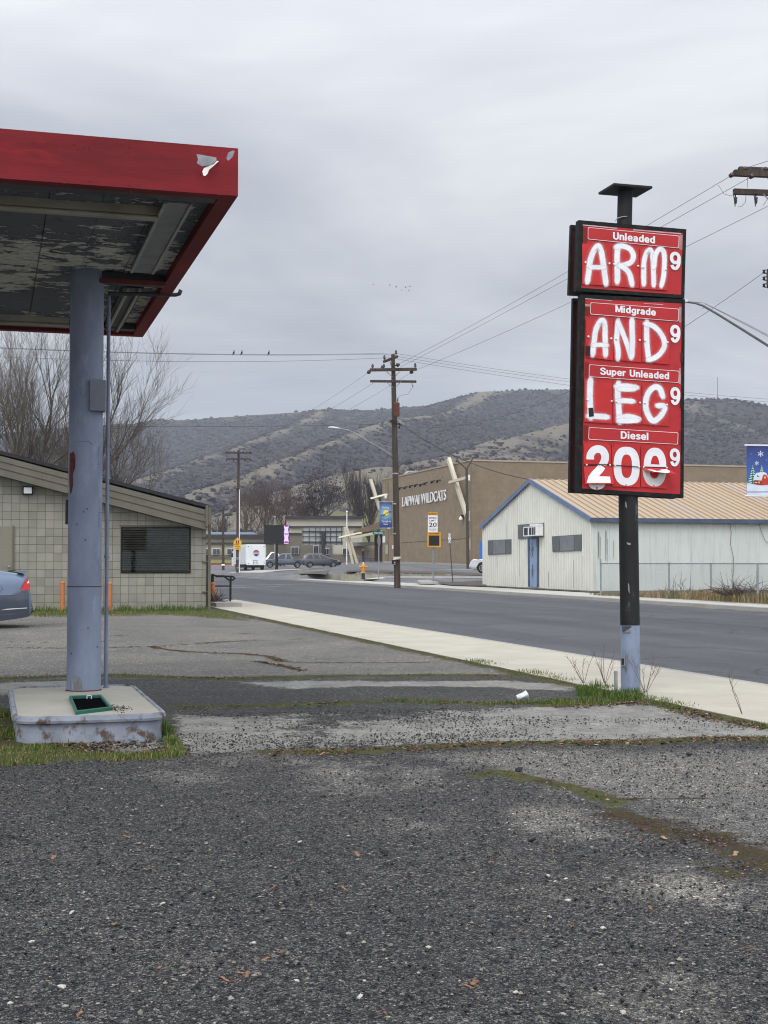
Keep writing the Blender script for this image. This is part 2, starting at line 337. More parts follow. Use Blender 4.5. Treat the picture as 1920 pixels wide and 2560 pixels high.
def lot():
    ts = np.concatenate([np.arange(-9, 3, 0.6), np.arange(3, 20, 0.065), np.arange(20, 43.01, 0.14)])
    vs = np.concatenate([np.arange(-40, -3, 1.8), np.arange(-3, 6.66, 0.065)])
    T, VV = np.meshgrid(ts, vs, indexing='ij'); sh = T.shape; T = T.ravel(); VV = VV.ravel()
    def tvs(px): 
        out = []
        for q in px:
            w = gp(q[0], q[1]); out.append((w.x*UX.x+w.y*UX.y, w.x*VX.x+w.y*VX.y))
        return np.array(out)
    def dline(px):
        P = tvs(px); d = np.full(T.shape, 1e9)
        for a, b in zip(P[:-1], P[1:]):
            ab = b-a; L = max(ab@ab, 1e-9); s = np.clip(((T-a[0])*ab[0]+(VV-a[1])*ab[1])/L, 0, 1)
            d = np.minimum(d, np.hypot(T-a[0]-s*ab[0], VV-a[1]-s*ab[1]))
        return d
    def dpoly(px):
        """signed distance, positive inside"""
        P = tvs(px); d = dline(list(px)+[px[0]]); ins = np.zeros(T.shape, bool); n = len(P)
        for i in range(n):
            a, b = P[i], P[(i+1) % n]
            c = ((a[1] > VV) != (b[1] > VV)); x = (b[0]-a[0])*(VV-a[1])/((b[1]-a[1]) if abs(b[1]-a[1]) > 1e-9 else 1e-9)+a[0]
            ins ^= (c & (T < x))
        return np.where(ins, d, -d)
    st = lambda d, w: np.clip(0.5+d/w*0.5, 0, 1)
    conc = np.zeros(T.shape); moss = np.zeros(T.shape); green = np.full(T.shape, 0.35); light = np.zeros(T.shape)
    L1 = [(-60, 1698), (150, 1692), (270, 1690), (560, 1697), (930, 1690), (1200, 1689), (1400, 1692)]
    L2 = [(455, 1770), (620, 1766), (800, 1762), (960, 1754), (1090, 1757), (1200, 1760), (1390, 1757), (1520, 1742)]
    L3 = [(670, 1882), (800, 1882), (900, 1880), (1050, 1872), (1200, 1862), (1447, 1857), (1626, 1857), (1737, 1850), (1960, 1847)]
    L4 = [(1191, 1941), (1238, 1931), (1320, 1948), (1411, 1967), (1480, 1985), (1539, 2010)]
    L5 = [(1539, 2035), (1620, 2060), (1683, 2085), (1790, 2092), (1860, 2135), (1960, 2180)]
    L6 = [(1770, 2155), (1800, 2180), (1870, 2200)]
    # paler worn asphalt beyond the first joint and right of the diagonal joint
    light = np.maximum(light, st(dpoly([(-300, 1696), (560, 1696), (1200, 1689), (1500, 1700), (1300, 1640), (560, 1535), (-300, 1522)]), 0.5)*0.92)
    light = np.maximum(light, st(dpoly([(1180, 1925), (1330, 1948), (1540, 2010), (1700, 2080), (2100, 2230), (2300, 1860), (1100, 1885)]), 0.5)*0.86)
    for pg, k in (([(1290, 2010), (1400, 2012), (1530, 2070), (1490, 2095), (1330, 2080)], .90), ([(1600, 2160), (1720, 2165), (1890, 2230), (1850, 2270), (1680, 2235)], .86),
                  ([(940, 1905), (1100, 1915), (1150, 1960), (1020, 1975), (930, 1950)], .85), ([(960, 2040), (1130, 2045), (1130, 2078), (960, 2078)], .78),
                  ([(740, 1900), (960, 1900), (960, 1985), (760, 1985)], .78), ([(300, 1925), (600, 1900), (640, 1960), (350, 1990)], .55),
                  ([(1500, 2480), (1700, 2450), (1790, 2530), (1600, 2560)], .6), ([(600, 2420), (760, 2400), (800, 2480), (640, 2500)], .42)):
        light = np.maximum(light, st(dpoly(pg), 0.35)*k)
    # slabs
    conc = np.maximum(conc, st(dpoly([(580, 1701), (1000, 1700), (1250, 1698), (1460, 1712), (1440, 1728), (1250, 1720), (1180, 1718), (1000, 1716), (880, 1718), (760, 1722), (660, 1716)]), 0.30)*0.82)
    conc = np.maximum(conc, st(dpoly([(440, 1784), (560, 1786), (640, 1782), (720, 1776), (1100, 1768), (1400, 1766), (1580, 1752), (1680, 1772), (1800, 1800), (1990, 1835), (1960, 1842), (1630, 1850), (1440, 1852), (1200, 1858), (900, 1868), (700, 1876), (640, 1884), (470, 1888), (430, 1850)]), 0.3)*0.92)
    conc *= 1-0.62*st(dpoly([(620, 1786), (760, 1775), (980, 1765), (1230, 1772), (1060, 1800), (900, 1812), (800, 1835), (700, 1826)]), 0.6)
    conc *= 1-0.35*st(dpoly([(600, 1835), (760, 1830), (960, 1850), (1000, 1872), (780, 1880), (640, 1880)]), 0.5)
    conc = np.maximum(conc, st(dpoly([(200, 1862), (240, 1848), (400, 1844), (405, 1868), (330, 1882), (260, 1876)]), 0.12))
    conc = np.maximum(conc, st(dpoly([(-200, 1716), (40, 1702), (170, 1700), (270, 1704), (60, 1735), (-200, 1750)]), 0.2)*0.8)
    # joints
    def line(px, w, k, g):
        nonlocal moss, green
        m = np.clip(1-dline(px)/w, 0, 1)*k
        green = np.where(m > moss, g, green); moss = np.maximum(moss, m)
    line(L1, 0.42, 1.0, .8); line(L2, 0.30, 1.0, .8); line(L3, 0.30, 0.95, .6); line(L4, 0.20, 0.95, .95); line(L5, 0.36, 0.78, .15); line(L6, 0.25, 0.6, .5)
    line([(1556, 2002), (1660, 2000), (1759, 1997)], 0.07, .8, 0.0)
    line([(1380, 1764), (1480, 1762), (1560, 1750), (1600, 1742), (1671, 1763), (1760, 1787), (1960, 1822)], 0.34, 1.0, .9)
    for px, w in (([(0, 1604), (166, 1606), (330, 1603)], .07), ([(0, 1620), (200, 1622), (366, 1618), (463, 1612), (640, 1601), (800, 1597)], .09), ([(380, 1617), (400, 1623), (470, 1631), (593, 1634), (670, 1642), (708, 1654)], .20),
                  ([(708, 1654), (834, 1657), (1075, 1657)], .07), ([(641, 1654), (709, 1666), (757, 1678)], .14), ([(250, 1590), (400, 1587), (786, 1583)], .05), ([(560, 1604), (430, 1611)], .10), ([(60, 1566), (150, 1560), (260, 1556)], .07)):
        line(px, w, .9, 0.1)
    # grassy patch round the island, foot of the building, verge along the walk
    def area(px, w, k, g):
        nonlocal moss, green
        m = st(dpoly(px), w)*k; green = np.where(m > moss, g, green); moss = np.maximum(moss, m)
    area([(-300, 1750), (50, 1770), (90, 1835), (200, 1845), (230, 1862), (280, 1884), (380, 1878), (410, 1850), (412, 1815), (435, 1830), (470, 1885), (400, 1897), (200, 1900), (60, 1912), (-300, 1930)], 0.25, .95, .85)
    area([(-300, 1510), (520, 1518), (600, 1540), (640, 1552), (600, 1552), (400, 1536), (90, 1540), (-300, 1548)], 0.6, .85, .95)
    dv = np.abs(VV-6.62); m = np.clip(1-dv/np.where(T < 20, 0.42, 0.5), 0, 1)*np.where(T > 9, 1, 0); green = np.where(m > moss, .6, green); moss = np.maximum(moss, m)
    area([(-300, 1925), (200, 1905), (420, 1895), (330, 1930), (-300, 1990)], 0.5, .42, .8)
    Z = np.array([SL*a + 0.010*fbm(a*0.9, b*0.9)+0.005*fbm(a*4, b*4) for a, b in zip(T, VV)]) + 0.02*np.clip(moss, 0, 1)-0.006
    Z[VV > 6.55] -= 0.0
    X = T*UX.x+VV*VX.x; Y = T*UX.y+VV*VX.y
    nT, nV = sh; idx = np.arange(nT*nV).reshape(sh)
    F = np.stack([idx[:-1, :-1], idx[:-1, 1:], idx[1:, 1:], idx[1:, :-1]], -1).reshape(-1, 4)
    me = bpy.data.meshes.new('gravel_lot'); me.from_pydata(np.stack([X, Y, Z], -1).tolist(), [], F[:, ::-1].tolist())
    for nm, a in (('conc', conc), ('moss', moss), ('green', green), ('light', light)):
        q = me.attributes.new(nm, 'FLOAT', 'POINT'); q.data.foreach_set('value', a.astype(np.float32))
    me.polygons.foreach_set('use_smooth', [True]*len(me.polygons)); me.update()
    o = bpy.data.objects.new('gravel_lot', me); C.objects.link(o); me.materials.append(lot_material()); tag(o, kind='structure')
    return L1, L2, L3, L4, L5
JOINTS = lot()

def road_material(name, base, streak=0.5):
    m = bpy.data.materials.new(name); m.use_nodes = True; t = m.node_tree; b = t.nodes['Principled BSDF']
    b.inputs['Roughness'].default_value = 0.78; b.inputs['Specular IOR Level'].default_value = 0.35
    p = pos_vec(t, True); ps = pos_vec(t, True, (1.0, 0.045, 1.0))
    v2 = N(t, 'ShaderNodeTexVoronoi'); v2.inputs['Scale'].default_value = 110; t.links.new(p, v2.inputs['Vector'])
    s2 = N(t, 'ShaderNodeSeparateColor'); t.links.new(v2.outputs['Color'], s2.inputs[0])
    st = ramp(t, [(0.3, 0.72), (0.5, 1.0), (0.7, 1.32)], noise_n(t, ps, 0.55, 6)).outputs[0]
    bl = ramp(t, [(0.3, 0.85), (0.7, 1.15)], noise_n(t, p, 0.35, 6)).outputs[0]
    gr = ramp(t, [(0.0, 0.62), (0.7, 1.0), (1.0, 1.9)], s2.outputs[0]).outputs[0]
    c = mixc(t, 1.0, base, st, 'MULTIPLY'); c = mixc(t, 1.0, c, bl, 'MULTIPLY'); c = mixc(t, 1.0, c, gr, 'MULTIPLY')
    # hairline cracks and seams
    vc = N(t, 'ShaderNodeTexVoronoi'); vc.feature = 'DISTANCE_TO_EDGE'; vc.inputs['Scale'].default_value = 0.20
    wv = N(t, 'ShaderNodeVectorMath', operation='ADD'); nz = N(t, 'ShaderNodeTexNoise'); nz.inputs['Scale'].default_value = 0.9; nz.inputs['Detail'].default_value = 6; t.links.new(p, nz.inputs[0])
    t.links.new(p, wv.inputs[0]); t.links.new(nz.outputs['Color'], wv.inputs[1]); t.links.new(wv.outputs[0], vc.inputs['Vector'])
    cr = ramp(t, [(0.0, 0.45), (0.007, 1.0)], vc.outputs['Distance']).outputs[0]
    c = mixc(t, 1.0, c, cr, 'MULTIPLY')
    t.links.new(c, b.inputs['Base Color'])
    bp = N(t, 'ShaderNodeBump'); bp.inputs['Strength'].default_value = 0.5; bp.inputs['Distance'].default_value = 0.006
    t.links.new(s2.outputs[1], bp.inputs['Height']); t.links.new(bp.outputs[0], b.inputs['Normal'])
    return m
M_ROAD = road_material('road_asphalt', (0.068, 0.068, 0.075))
M_LOT2 = road_material('old_asphalt', (0.125, 0.125, 0.128))
def conc_material(name, c1, c2, joint=None, axis=1):
    m = bpy.data.materials.new(name); m.use_nodes = True; t = m.node_tree; b = t.nodes['Principled BSDF']; b.inputs['Roughness'].default_value = 0.85
    p = pos_vec(t, True)
    c = ramp(t, [(0.3, c1), (0.7, c2)], noise_n(t, p, 1.4, 8, 0.65)).outputs[0]
    c = mixc(t, ramp(t, [(0.60, 0.0), (0.78, 0.45)], noise_n(t, p, 14, 6, 0.7)).outputs[0], c, tuple(x*0.45 for x in c1))
    if joint:
        sp = N(t, 'ShaderNodeSeparateXYZ'); t.links.new(p, sp.inputs[0])
        fr = mth(t, 'FRACT', mth(t, 'DIVIDE', sp.outputs[axis], joint))
        j = ramp(t, [(0.0, 0.62), (0.012, 1.0)], fr).outputs[0]; c = mixc(t, 1.0, c, j, 'MULTIPLY')
    t.links.new(c, b.inputs['Base Color'])
    bp = N(t, 'ShaderNodeBump'); bp.inputs['Strength'].default_value = 0.3; bp.inputs['Distance'].default_value = 0.005
    t.links.new(noise_n(t, p, 60, 4), bp.inputs['Height']); t.links.new(bp.outputs[0], b.inputs['Normal'])
    return m
M_WALK = conc_material('walk_concrete', (0.365, 0.338, 0.272), (0.45, 0.42, 0.345), 1.55)
M_WALK2 = conc_material('far_walk_concrete', (0.37, 0.36, 0.325), (0.46, 0.45, 0.41), 1.8)
M_CURB = conc_material('kerb_concrete', (0.27, 0.262, 0.24), (0.36, 0.35, 0.32), 3.0)
def slab(name, t0, t1, v0, v1, z, m, thick=0.0, segs=30):
    mb = MB(); n = segs
    for i in range(n):
        a = t0+(t1-t0)*i/n; b = t0+(t1-t0)*(i+1)/n
        if thick:
            mb.obox(tv(a, v0, z-thick), tv(b, v0, z-thick)-tv(a, v0, z-thick), VX*(v1-v0), (0, 0, thick))
        else: mb.poly([tv(a, v0, z), tv(a, v1, z), tv(b, v1, z), tv(b, v0, z)])
    if not thick:
        pass
    o = mb.build(name, m); tag(o, kind='structure'); return o
# far-reaching ground sheet
mb = MB(); mb.poly([tv(-100, -1300, -0.45), tv(-100, 1300, -0.45), tv(1750, 1300, -0.45), tv(1750, -1300, -0.45)])
g_ = mb.build('ground', mat('far_ground', (0.10, 0.095, 0.06), (0.16, 0.15, 0.10), scale=0.02, rough=1)); tag(g_, kind='structure')
slab('road', -40, 160, 8.74, 23.28, -0.12, M_ROAD)
slab('side_street', 51.5, 66, -90, 8.74, -0.124, M_ROAD, segs=2)
slab('sidewalk', -12, 50.2, 6.62, 8.6, 0.022, M_WALK, 0.2)
slab('kerb', -12, 50.2, 8.603, 8.74, 0.018, M_CURB, 0.2)
mb = MB()
for a, b in ((-30, 112),):
    n = 30
    for i in range(n):
        p, q = a+(b-a)*i/n, a+(b-a)*(i+1)/n
        mb.obox(tv(p, 23.46, -0.2), tv(q, 23.46, -0.2)-tv(p, 23.46, -0.2), VX*2.85, (0, 0, 0.2))
o = mb.build('sidewalk', M_WALK2); tag(o, kind='structure')
slab('kerb', -30, 112, 23.26, 23.457, -0.006, M_CURB, 0.2)
# dirty gutter line along the far kerb
slab('gutter', -30, 112, 22.75, 23.258, -0.114, mat('gutter_dirt', (0.10, 0.088, 0.07), (0.20, 0.185, 0.16), scale=1.5, rough=1))
# tar seams and patched strips on the road
def seam(pts, w, m, z=-0.116):
    P = [gp(x, y, z) for x, y in pts]; Q_ = []
    rr = random.Random(len(pts)*7+int(pts[0][0]))
    for a, b in zip(P[:-1], P[1:]):
        for k in range(8): q = a.lerp(b, k/8); Q_.append(q+V((rr.uniform(-1, 1), rr.uniform(-1, 1), 0))*w*1.2)
    Q_.append(P[-1]); mb = MB(); vs = []
    for i, q in enumerate(Q_):
        d = (Q_[min(i+1, len(Q_)-1)]-Q_[max(i-1, 0)]).normalized(); s_ = V((-d.y, d.x, 0))*w*rr.uniform(.5, 1.2); vs += [q-s_, q+s_]
    mb.add(vs, [(2*i, 2*i+1, 2*i+3, 2*i+2) for i in range(len(Q_)-1)]); o = mb.build('tar_seam', m); tag(o, kind='structure')
M_TAR = mat('tar', (0.030, 0.030, 0.032), (0.045, 0.045, 0.048), scale=4, rough=.6)
M_WORN = mat('worn_lane', (0.098, 0.098, 0.104), (0.082, 0.082, 0.088), scale=.8, rough=.8)
for pts in ([(1180, 1563), (1300, 1556), (1420, 1554), (1560, 1552), (1700, 1560)], [(1220, 1525), (1400, 1532), (1560, 1541), (1740, 1556), (1960, 1572)], [(800, 1478), (960, 1490), (1150, 1506), (1300, 1519)], [(1300, 1500), (1450, 1513), (1640, 1531)], [(700, 1500), (840, 1496), (980, 1500)], [(1640, 1620), (1760, 1618), (1930, 1630)], [(620, 1480), (760, 1484), (900, 1496)]): seam(pts, .022, M_TAR)
# worn white road lines at the crossing
mp_ = mat('worn_white_paint', (0.42, 0.42, 0.43), (0.14, 0.14, 0.15), scale=2.5, rough=0.8, lo=0.45, hi=0.6)
mb = MB()
for (xa, ya, xb, yb, w) in ((528, 1448.0, 566, 1447.2, .3), (528, 1450.6, 566, 1450.0, .3), (528, 1464.5, 790, 1459.5, .18), (528, 1470.5, 700, 1466.5, .18)):
    p, q = gp(xa, ya, -0.115), gp(xb, yb, -0.115); d = (q-p).normalized(); s = V((-d.y, d.x, 0))*w
    mb.poly([p-s, q-s, q+s, p+s])
o = mb.build('road_marking', mp_); tag(o, kind='structure')

# the school's side: asphalt that climbs away from the street
YL = [(30, None), (150, 1431), (165, 1424.5), (182, 1419.5), (200, 1412.5), (222, 1407), (260, 1401), (420, 1394)]
YR = [(30, None), (86, None), (92, 1448), (99, 1442.5), (106, 1429.5), (112, 1423.5), (118, 1417), (125, 1412), (160, 1404), (200, 1401), (260, 1398), (420, 1393)]
def zprof(tab, x, y):
    z0 = gz(x, y)
    pts = [(a, (None if b is None else CAMH+(1417-b)/FPX*a)) for a, b in tab]
    for (a, za), (b, zb) in zip(pts[:-1], pts[1:]):
        if y <= b or (b == pts[-1][0]):
            za_ = z0 if za is None else za; zb_ = z0 if zb is None else zb
            s = min(max((y-a)/(b-a), 0), 1); return za_+(zb_-za_)*s
    return z0
def lotz(x, y):
    s = min(max((x+9)/8.0, 0), 1); s = s*s*(3-2*s)
    return zprof(YL, x, y)*(1-s)+zprof(YR, x, y)*s
mb = MB(); xs = list(range(-140, -30, 10))+list(range(-30, 40, 2))+list(range(40, 200, 10)); ys = list(range(30, 220, 3))+list(range(220, 430, 15))
vv = []; 
for y in ys:
    for x in xs:
        t_ = x*UX.x+y*UX.y; v_ = x*VX.x+y*VX.y
        z = lotz(x, y)
        if (v_ < 26.0 and t_ < 108) or (v_ < 21.5 and t_ < 158): z = gz(x, y)-0.35
        elif v_ < 26.0 and t_ < 158: z = min(z, gz(x, y)-0.10+0.02*(v_-21.5)) if v_ < 23.5 else z
        vv.append((x, y, z-0.01))
nx = len(xs)
mb.add(vv, [(j*nx+i, j*nx+i+1, (j+1)*nx+i+1, (j+1)*nx+i) for j in range(len(ys)-1) for i in range(nx-1)], True)
o = mb.build('parking_lot', M_LOT2); tag(o, kind='structure')
def ls(px, Y, dz=0.0):
    """point on the school lot at pixel column px and depth Y"""
    x = (px-960)/FPX*Y; return V((x, Y, lotz(x, Y)+dz))
M_DIRT = mat('weedy_dirt', (0.055, 0.045, 0.03), (0.10, 0.085, 0.055), scale=3, rough=1, bump=0.02, c3=(0.05, 0.06, 0.02), s3=1.2)
M_SOIL = mat('dark_soil', (0.06, 0.052, 0.046), (0.125, 0.108, 0.092), scale=5, rough=1, bump=0.05)
slab('dirt_verge', 12, 74, 26.32, 60, 0.03, M_DIRT, segs=10)

# ================================================================== LARGE STRUCTURES: fuel canopy
def peel_mat():
    m = bpy.data.materials.new('peeling_soffit'); m.use_nodes = True; t = m.node_tree; b = t.nodes['Principled BSDF']; b.inputs['Roughness'].default_value = 0.8; b.inputs['Specular IOR Level'].default_value = .15
    p = pos_vec(t, True); ps = pos_vec(t, True, (1.0, 0.55, 1)); pf = pos_vec(t, True, (.9, 1.7, 1))
    big = noise_n(t, ps, 0.9, 3, .5); mid = noise_n(t, pf, 4.0, 10, .72); fin = noise_n(t, pf, 14, 8, .75)
    base = ramp(t, [(0.3, (0.105, 0.117, 0.138)), (0.7, (0.150, 0.163, 0.185))], noise_n(t, p, 1.4, 6)).outputs[0]
    k = mth(t, 'ADD', mth(t, 'MULTIPLY', mid, .75), mth(t, 'MULTIPLY', big, .55)); k = mth(t, 'ADD', k, mth(t, 'MULTIPLY', fin, .12))
    f = ramp(t, [(0.722, 0.0), (0.740, 1.0)], k).outputs[0]
    old = ramp(t, [(0.32, (0.10, 0.095, 0.085)), (0.45, (0.55, 0.55, 0.50)), (0.7, (0.70, 0.70, 0.65))], fin).outputs[0]
    c = mixc(t, f, base, old)
    rim = ramp(t, [(0.690, 0.0), (0.710, 0.75), (0.725, 0.75), (0.729, 0.0)], k).outputs[0]; c = mixc(t, rim, c, (0.03, 0.03, 0.032))
    t.links.new(c, b.inputs['Base Color'])
    bp = N(t, 'ShaderNodeBump'); bp.inputs['Strength'].default_value = .6; bp.inputs['Distance'].default_value = .004; t.links.new(mth(t, 'SUBTRACT', fin, f), bp.inputs['Height']); t.links.new(bp.outputs[0], b.inputs['Normal']); return m
M_RED = mat('faded_red_paint', (0.235, 0.019, 0.024), (0.105, 0.011, 0.015), scale=0.9, rough=0.7, spec=0.15, c3=(0.36, 0.020, 0.019), s3=0.8, lo3=0.54, hi3=0.68, stretch=(0.5, 0.5, 2.2), bump=0.014, bscale=3.2)
M_REDD = mat('worn_red_paint', (0.16, 0.022, 0.022), (0.10, 0.016, 0.016), scale=3, rough=0.6, c3=(0.05, 0.045, 0.045), s3=7, lo3=0.60, hi3=0.66)
M_BLUE = mat('blue_grey_paint', (0.215, 0.250, 0.335), (0.150, 0.178, 0.245), scale=2.2, rough=0.6, spec=0.25, stretch=(1.6, 1.6, .6), c3=(0.265, 0.305, 0.39), s3=4.0, lo3=0.55, hi3=0.72, bump=0.0012, bscale=30)
M_SOFF = peel_mat()
M_GREY = mat('grey_steel', (0.22, 0.23, 0.24), (0.15, 0.155, 0.165), scale=4, rough=0.5, metal=0.2)
M_DGREY = mat('dark_grey_steel', (0.038, 0.041, 0.047), (0.024, 0.026, 0.03), scale=4, rough=0.55)
M_BEIGE = mat('yellowed_white_enamel', (0.42, 0.40, 0.34), (0.31, 0.29, 0.245), scale=3, rough=0.5)
M_BLACK = mat('black_paint', (0.012, 0.012, 0.0125), (0.020, 0.0195, 0.0195), scale=6, rough=0.6, spec=0.2)
M_RUST = mat('rust', (0.10, 0.04, 0.02), (0.05, 0.025, 0.018), scale=12, rough=0.9)
M_WHITE = mat('white_paint', (0.80, 0.80, 0.79), (0.70, 0.70, 0.69), scale=5, rough=0.55)
M_GALV = mat('galvanised_steel', (0.34, 0.35, 0.36), (0.24, 0.25, 0.26), scale=8, rough=0.45, metal=0.5)
ZB = at(595, 490, 10.2).z; ZT = at(595, 371, 10.2).z
CA = at(595, 490, 10.2); CL, CWID = 6.6, 9.0
canopy = thing('fuel_canopy', 'red edged filling station canopy with peeling soffit on a round blue column', 'canopy', (-3.0, 13.2, 0))
def cz(px, py, z):
    d = ray(px, py); return CO+d*((z-CAMH)/d.z)
mb = MB(); H = V((0, 0, ZT-ZB)); LIP = 0.13
A = V((CA.x, CA.y, ZB))
mb.obox(A, -VX*CWID, UX*LIP, H)
mb.obox(A+UX*CL, -VX*CWID, -UX*LIP, H)
mb.obox(A+UX*LIP, -VX*LIP, UX*(CL-2*LIP), H-V((0, 0, 0.003)))
mb.obox(A+UX*LIP-VX*CWID, VX*LIP, UX*(CL-2*LIP), H-V((0, 0, 0.003)))
mb.build('fascia', M_RED, canopy)
# soffit pans with a seam every 0.4 m
mb = MB(); n = int((CWID-2*LIP)/0.405)
for i in range(n):
    o = A+UX*LIP-VX*(LIP+0.405*(i+1)-0.006)+V((0, 0, 0.085+0.006*(i % 2)))
    mb.obox(o, VX*0.399, UX*(CL-2*LIP), (0, 0, 0.03))
mb.build('soffit', M_SOFF, canopy)
mb = MB(); mb.obox(A+UX*(LIP+.001)-VX*(LIP+.001)+V((0, 0, .15)), -VX*(CWID-2*LIP-.002), UX*(CL-2*LIP-.002), (0, 0, .12)); mb.build('roof_deck', M_DGREY, canopy)
# inner dark frame angles below the soffit
mb = MB()
zs = ZB+0.012
mb.obox(A+UX*(LIP+.02)-VX*(LIP)+V((0, 0, .012)), -VX*(CWID-2*LIP), UX*0.16, (0, 0, 0.06))
mb.obox(A+UX*(CL-LIP-.34)-VX*(LIP)+V((0, 0, .012)), -VX*(CWID-2*LIP), UX*0.16, (0, 0, 0.06))
mb.build('frame_channel', M_DGREY, canopy)
def beamq(name, p, q, w, h, m):
    p, q = V(p), V(q); d = (q-p).normalized(); s = V((-d.y, d.x, 0)); mb = MB(); mb.obox(p-s*w/2, q-p, s*w, (0, 0, h)); return mb, d, s
# fluorescent fittings
def fitting(p, q, w, m, tubes=True):
    mb, d, s = beamq('x', p, q, w, 0.07, m); f = mb.build('light_fitting', m, canopy)
    if tubes:
        for k in (-1, 1):
            t = MB(); t.tube([V(p)+s*w*0.28*k-V((0, 0, .018)), V(q)+s*w*0.28*k-V((0, 0, .018))], 0.017, 8); t.build('lamp_tube', M_BEIGE, f)
zf = ZB+0.02
p0 = cz(-30, 512, zf); q0 = cz(398, 537, zf); dq = (q0-p0); q0 = p0+VX*dq.dot(VX)
fitting(q0-VX*6, q0, 0.10, M_BEIGE)
p1 = cz(446, 508, zf); p2 = p1+UX*2.62
fitting(p1, p2, 0.20, M_GREY, False)
mb = MB()
for k in (-1, 1): mb.obox(p1+VX*(0.10*k-.012)-V((0, 0, .012)), UX*2.6, VX*0.024, (0, 0, .012))
mb.build('reflector_edge', M_GALV, canopy)
p3 = p1+UX*3.35
fitting(p3, p3+UX*2.5, 0.20, M_DGREY)
p4 = A+UX*(CL-.55)-VX*.9+V((0, 0, .02)); fitting(p4, p4-VX*6.5, 0.12, M_BEIGE)
# cross beam over the column
colb = gp(209, 1731, 0.2); _dr = ray(209, 1731); colc = V((colb.x+_dr.x/_dr.y*.14, colb.y+0.14, 0)); CR_ = 0.1605
tcol = colc.x*UX.x+colc.y*UX.y; vcol = colc.x*VX.x+colc.y*VX.y
EDG = A.dot(VX); q_ = UX*(tcol-.09)+VX*(vcol+.02)
mb = MB(); mb.obox(V((q_.x, q_.y, ZB-.015)), VX*(EDG-LIP-vcol-.021), UX*0.16, (0, 0, .09)); mb.build('cross_beam', M_DGREY, canopy)
mb = MB(); mb.obox(V((q_.x, q_.y, ZB-.035))-UX*.03, VX*(EDG-LIP-vcol-.021), UX*0.05, (0, 0, .045)); mb.build('cross_beam_angle', M_REDD, canopy)
# column
mb = MB(); mb.tube([V((colc.x, colc.y, colb.z-.01)), V((colc.x, colc.y, ZB+.09))], CR_, 40); colo = mb.build('column', M_BLUE, canopy)
mb = MB(); mb.tube([V((colc.x, colc.y, colb.z+.995)), V((colc.x, colc.y, colb.z+1.003))], CR_+.0015, 40); mb.build('weld_seam', M_RUST, colo)
mb = MB(); mb.lathe(V((colc.x, colc.y, colb.z-.012)), [(CR_+.02, 0), (CR_+.02, .012), (CR_+.004, .03)], n=40); mb.build('base_flange', M_RUST, colo)
def cyl_hit(px, py, c, r):
    d = ray(px, py); a = d.x*d.x+d.y*d.y; ox, oy = -c.x, -c.y
    b = 2*(ox*d.x+oy*d.y); cc = ox*ox+oy*oy-r*r; D = max(b*b-4*a*cc, 0.0); return CO+d*((-b-math.sqrt(D))/(2*a))
def cyl_patch(poly, c, r, name, m, parent):
    """patch that follows the round surface; poly in pixels, cut into strips"""
    ys = [p[1] for p in poly]; y0, y1 = min(ys), max(ys); rows = []; n = max(4, int((y1-y0)/6)); mb = MB()
    for i in range(n+1):
        y = y0+(y1-y0)*(i/n); y = min(max(y, y0+.01), y1-.01); xsn = []
        for a, b in zip(poly, poly[1:]+poly[:1]):
            if (a[1] > y) != (b[1] > y): xsn.append(a[0]+(b[0]-a[0])*(y-a[1])/(b[1]-a[1]))
        if len(xsn) >= 2: rows.append((min(xsn), max(xsn), y))
    vs = []; K = 5
    for a, b, y in rows: vs += [cyl_hit(a+(b-a)*k/(K-1), y, c, r) for k in range(K)]
    mb.add(vs, [(i*K+k, (i+1)*K+k, (i+1)*K+k+1, i*K+k+1) for i in range(len(rows)-1) for k in range(K-1)]); return mb.build(name, m, parent)
M_OLDRED = mat('old_red_layer', (0.17, 0.018, 0.018), (0.03, 0.008, 0.008), scale=25, rough=0.6)
cyl_patch([(174, 1130), (184, 1128), (189, 1142), (188, 1170), (182, 1185), (183, 1212), (178, 1235), (175, 1236), (173, 1200)], colc, CR_+.0015, 'peeled_patch', M_OLDRED, colo)
M_BLINE = mat('panel_line_blue', (0.10, 0.12, 0.17), rough=0.6)  # darker blue for the thin panel lines on the column
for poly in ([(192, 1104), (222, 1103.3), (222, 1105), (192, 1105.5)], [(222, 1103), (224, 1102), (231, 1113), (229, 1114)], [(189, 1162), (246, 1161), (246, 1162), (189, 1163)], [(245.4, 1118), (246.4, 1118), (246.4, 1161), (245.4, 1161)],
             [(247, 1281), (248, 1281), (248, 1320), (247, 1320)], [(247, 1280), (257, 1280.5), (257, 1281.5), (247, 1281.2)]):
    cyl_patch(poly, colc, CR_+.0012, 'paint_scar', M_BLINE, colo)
for (x, y) in ((209, 1279), (218, 1272), (192, 1311), (213, 1350), (243, 1617), (178, 1634), (220, 1571)):
    cyl_patch([(x-1.4, y-2), (x+1.2, y-2), (x+1.6, y+2), (x-1.0, y+2)], colc, CR_+.002, 'chip', M_RUST, colo)
cyl_patch([(166, 1690), (185, 1687), (200, 1694), (206, 1708), (206, 1728), (166, 1730)], colc, CR_+.001, 'worn_patch', mat('scuffed_grey', (0.20, 0.20, 0.21), (0.14, 0.14, 0.15), scale=9), colo)
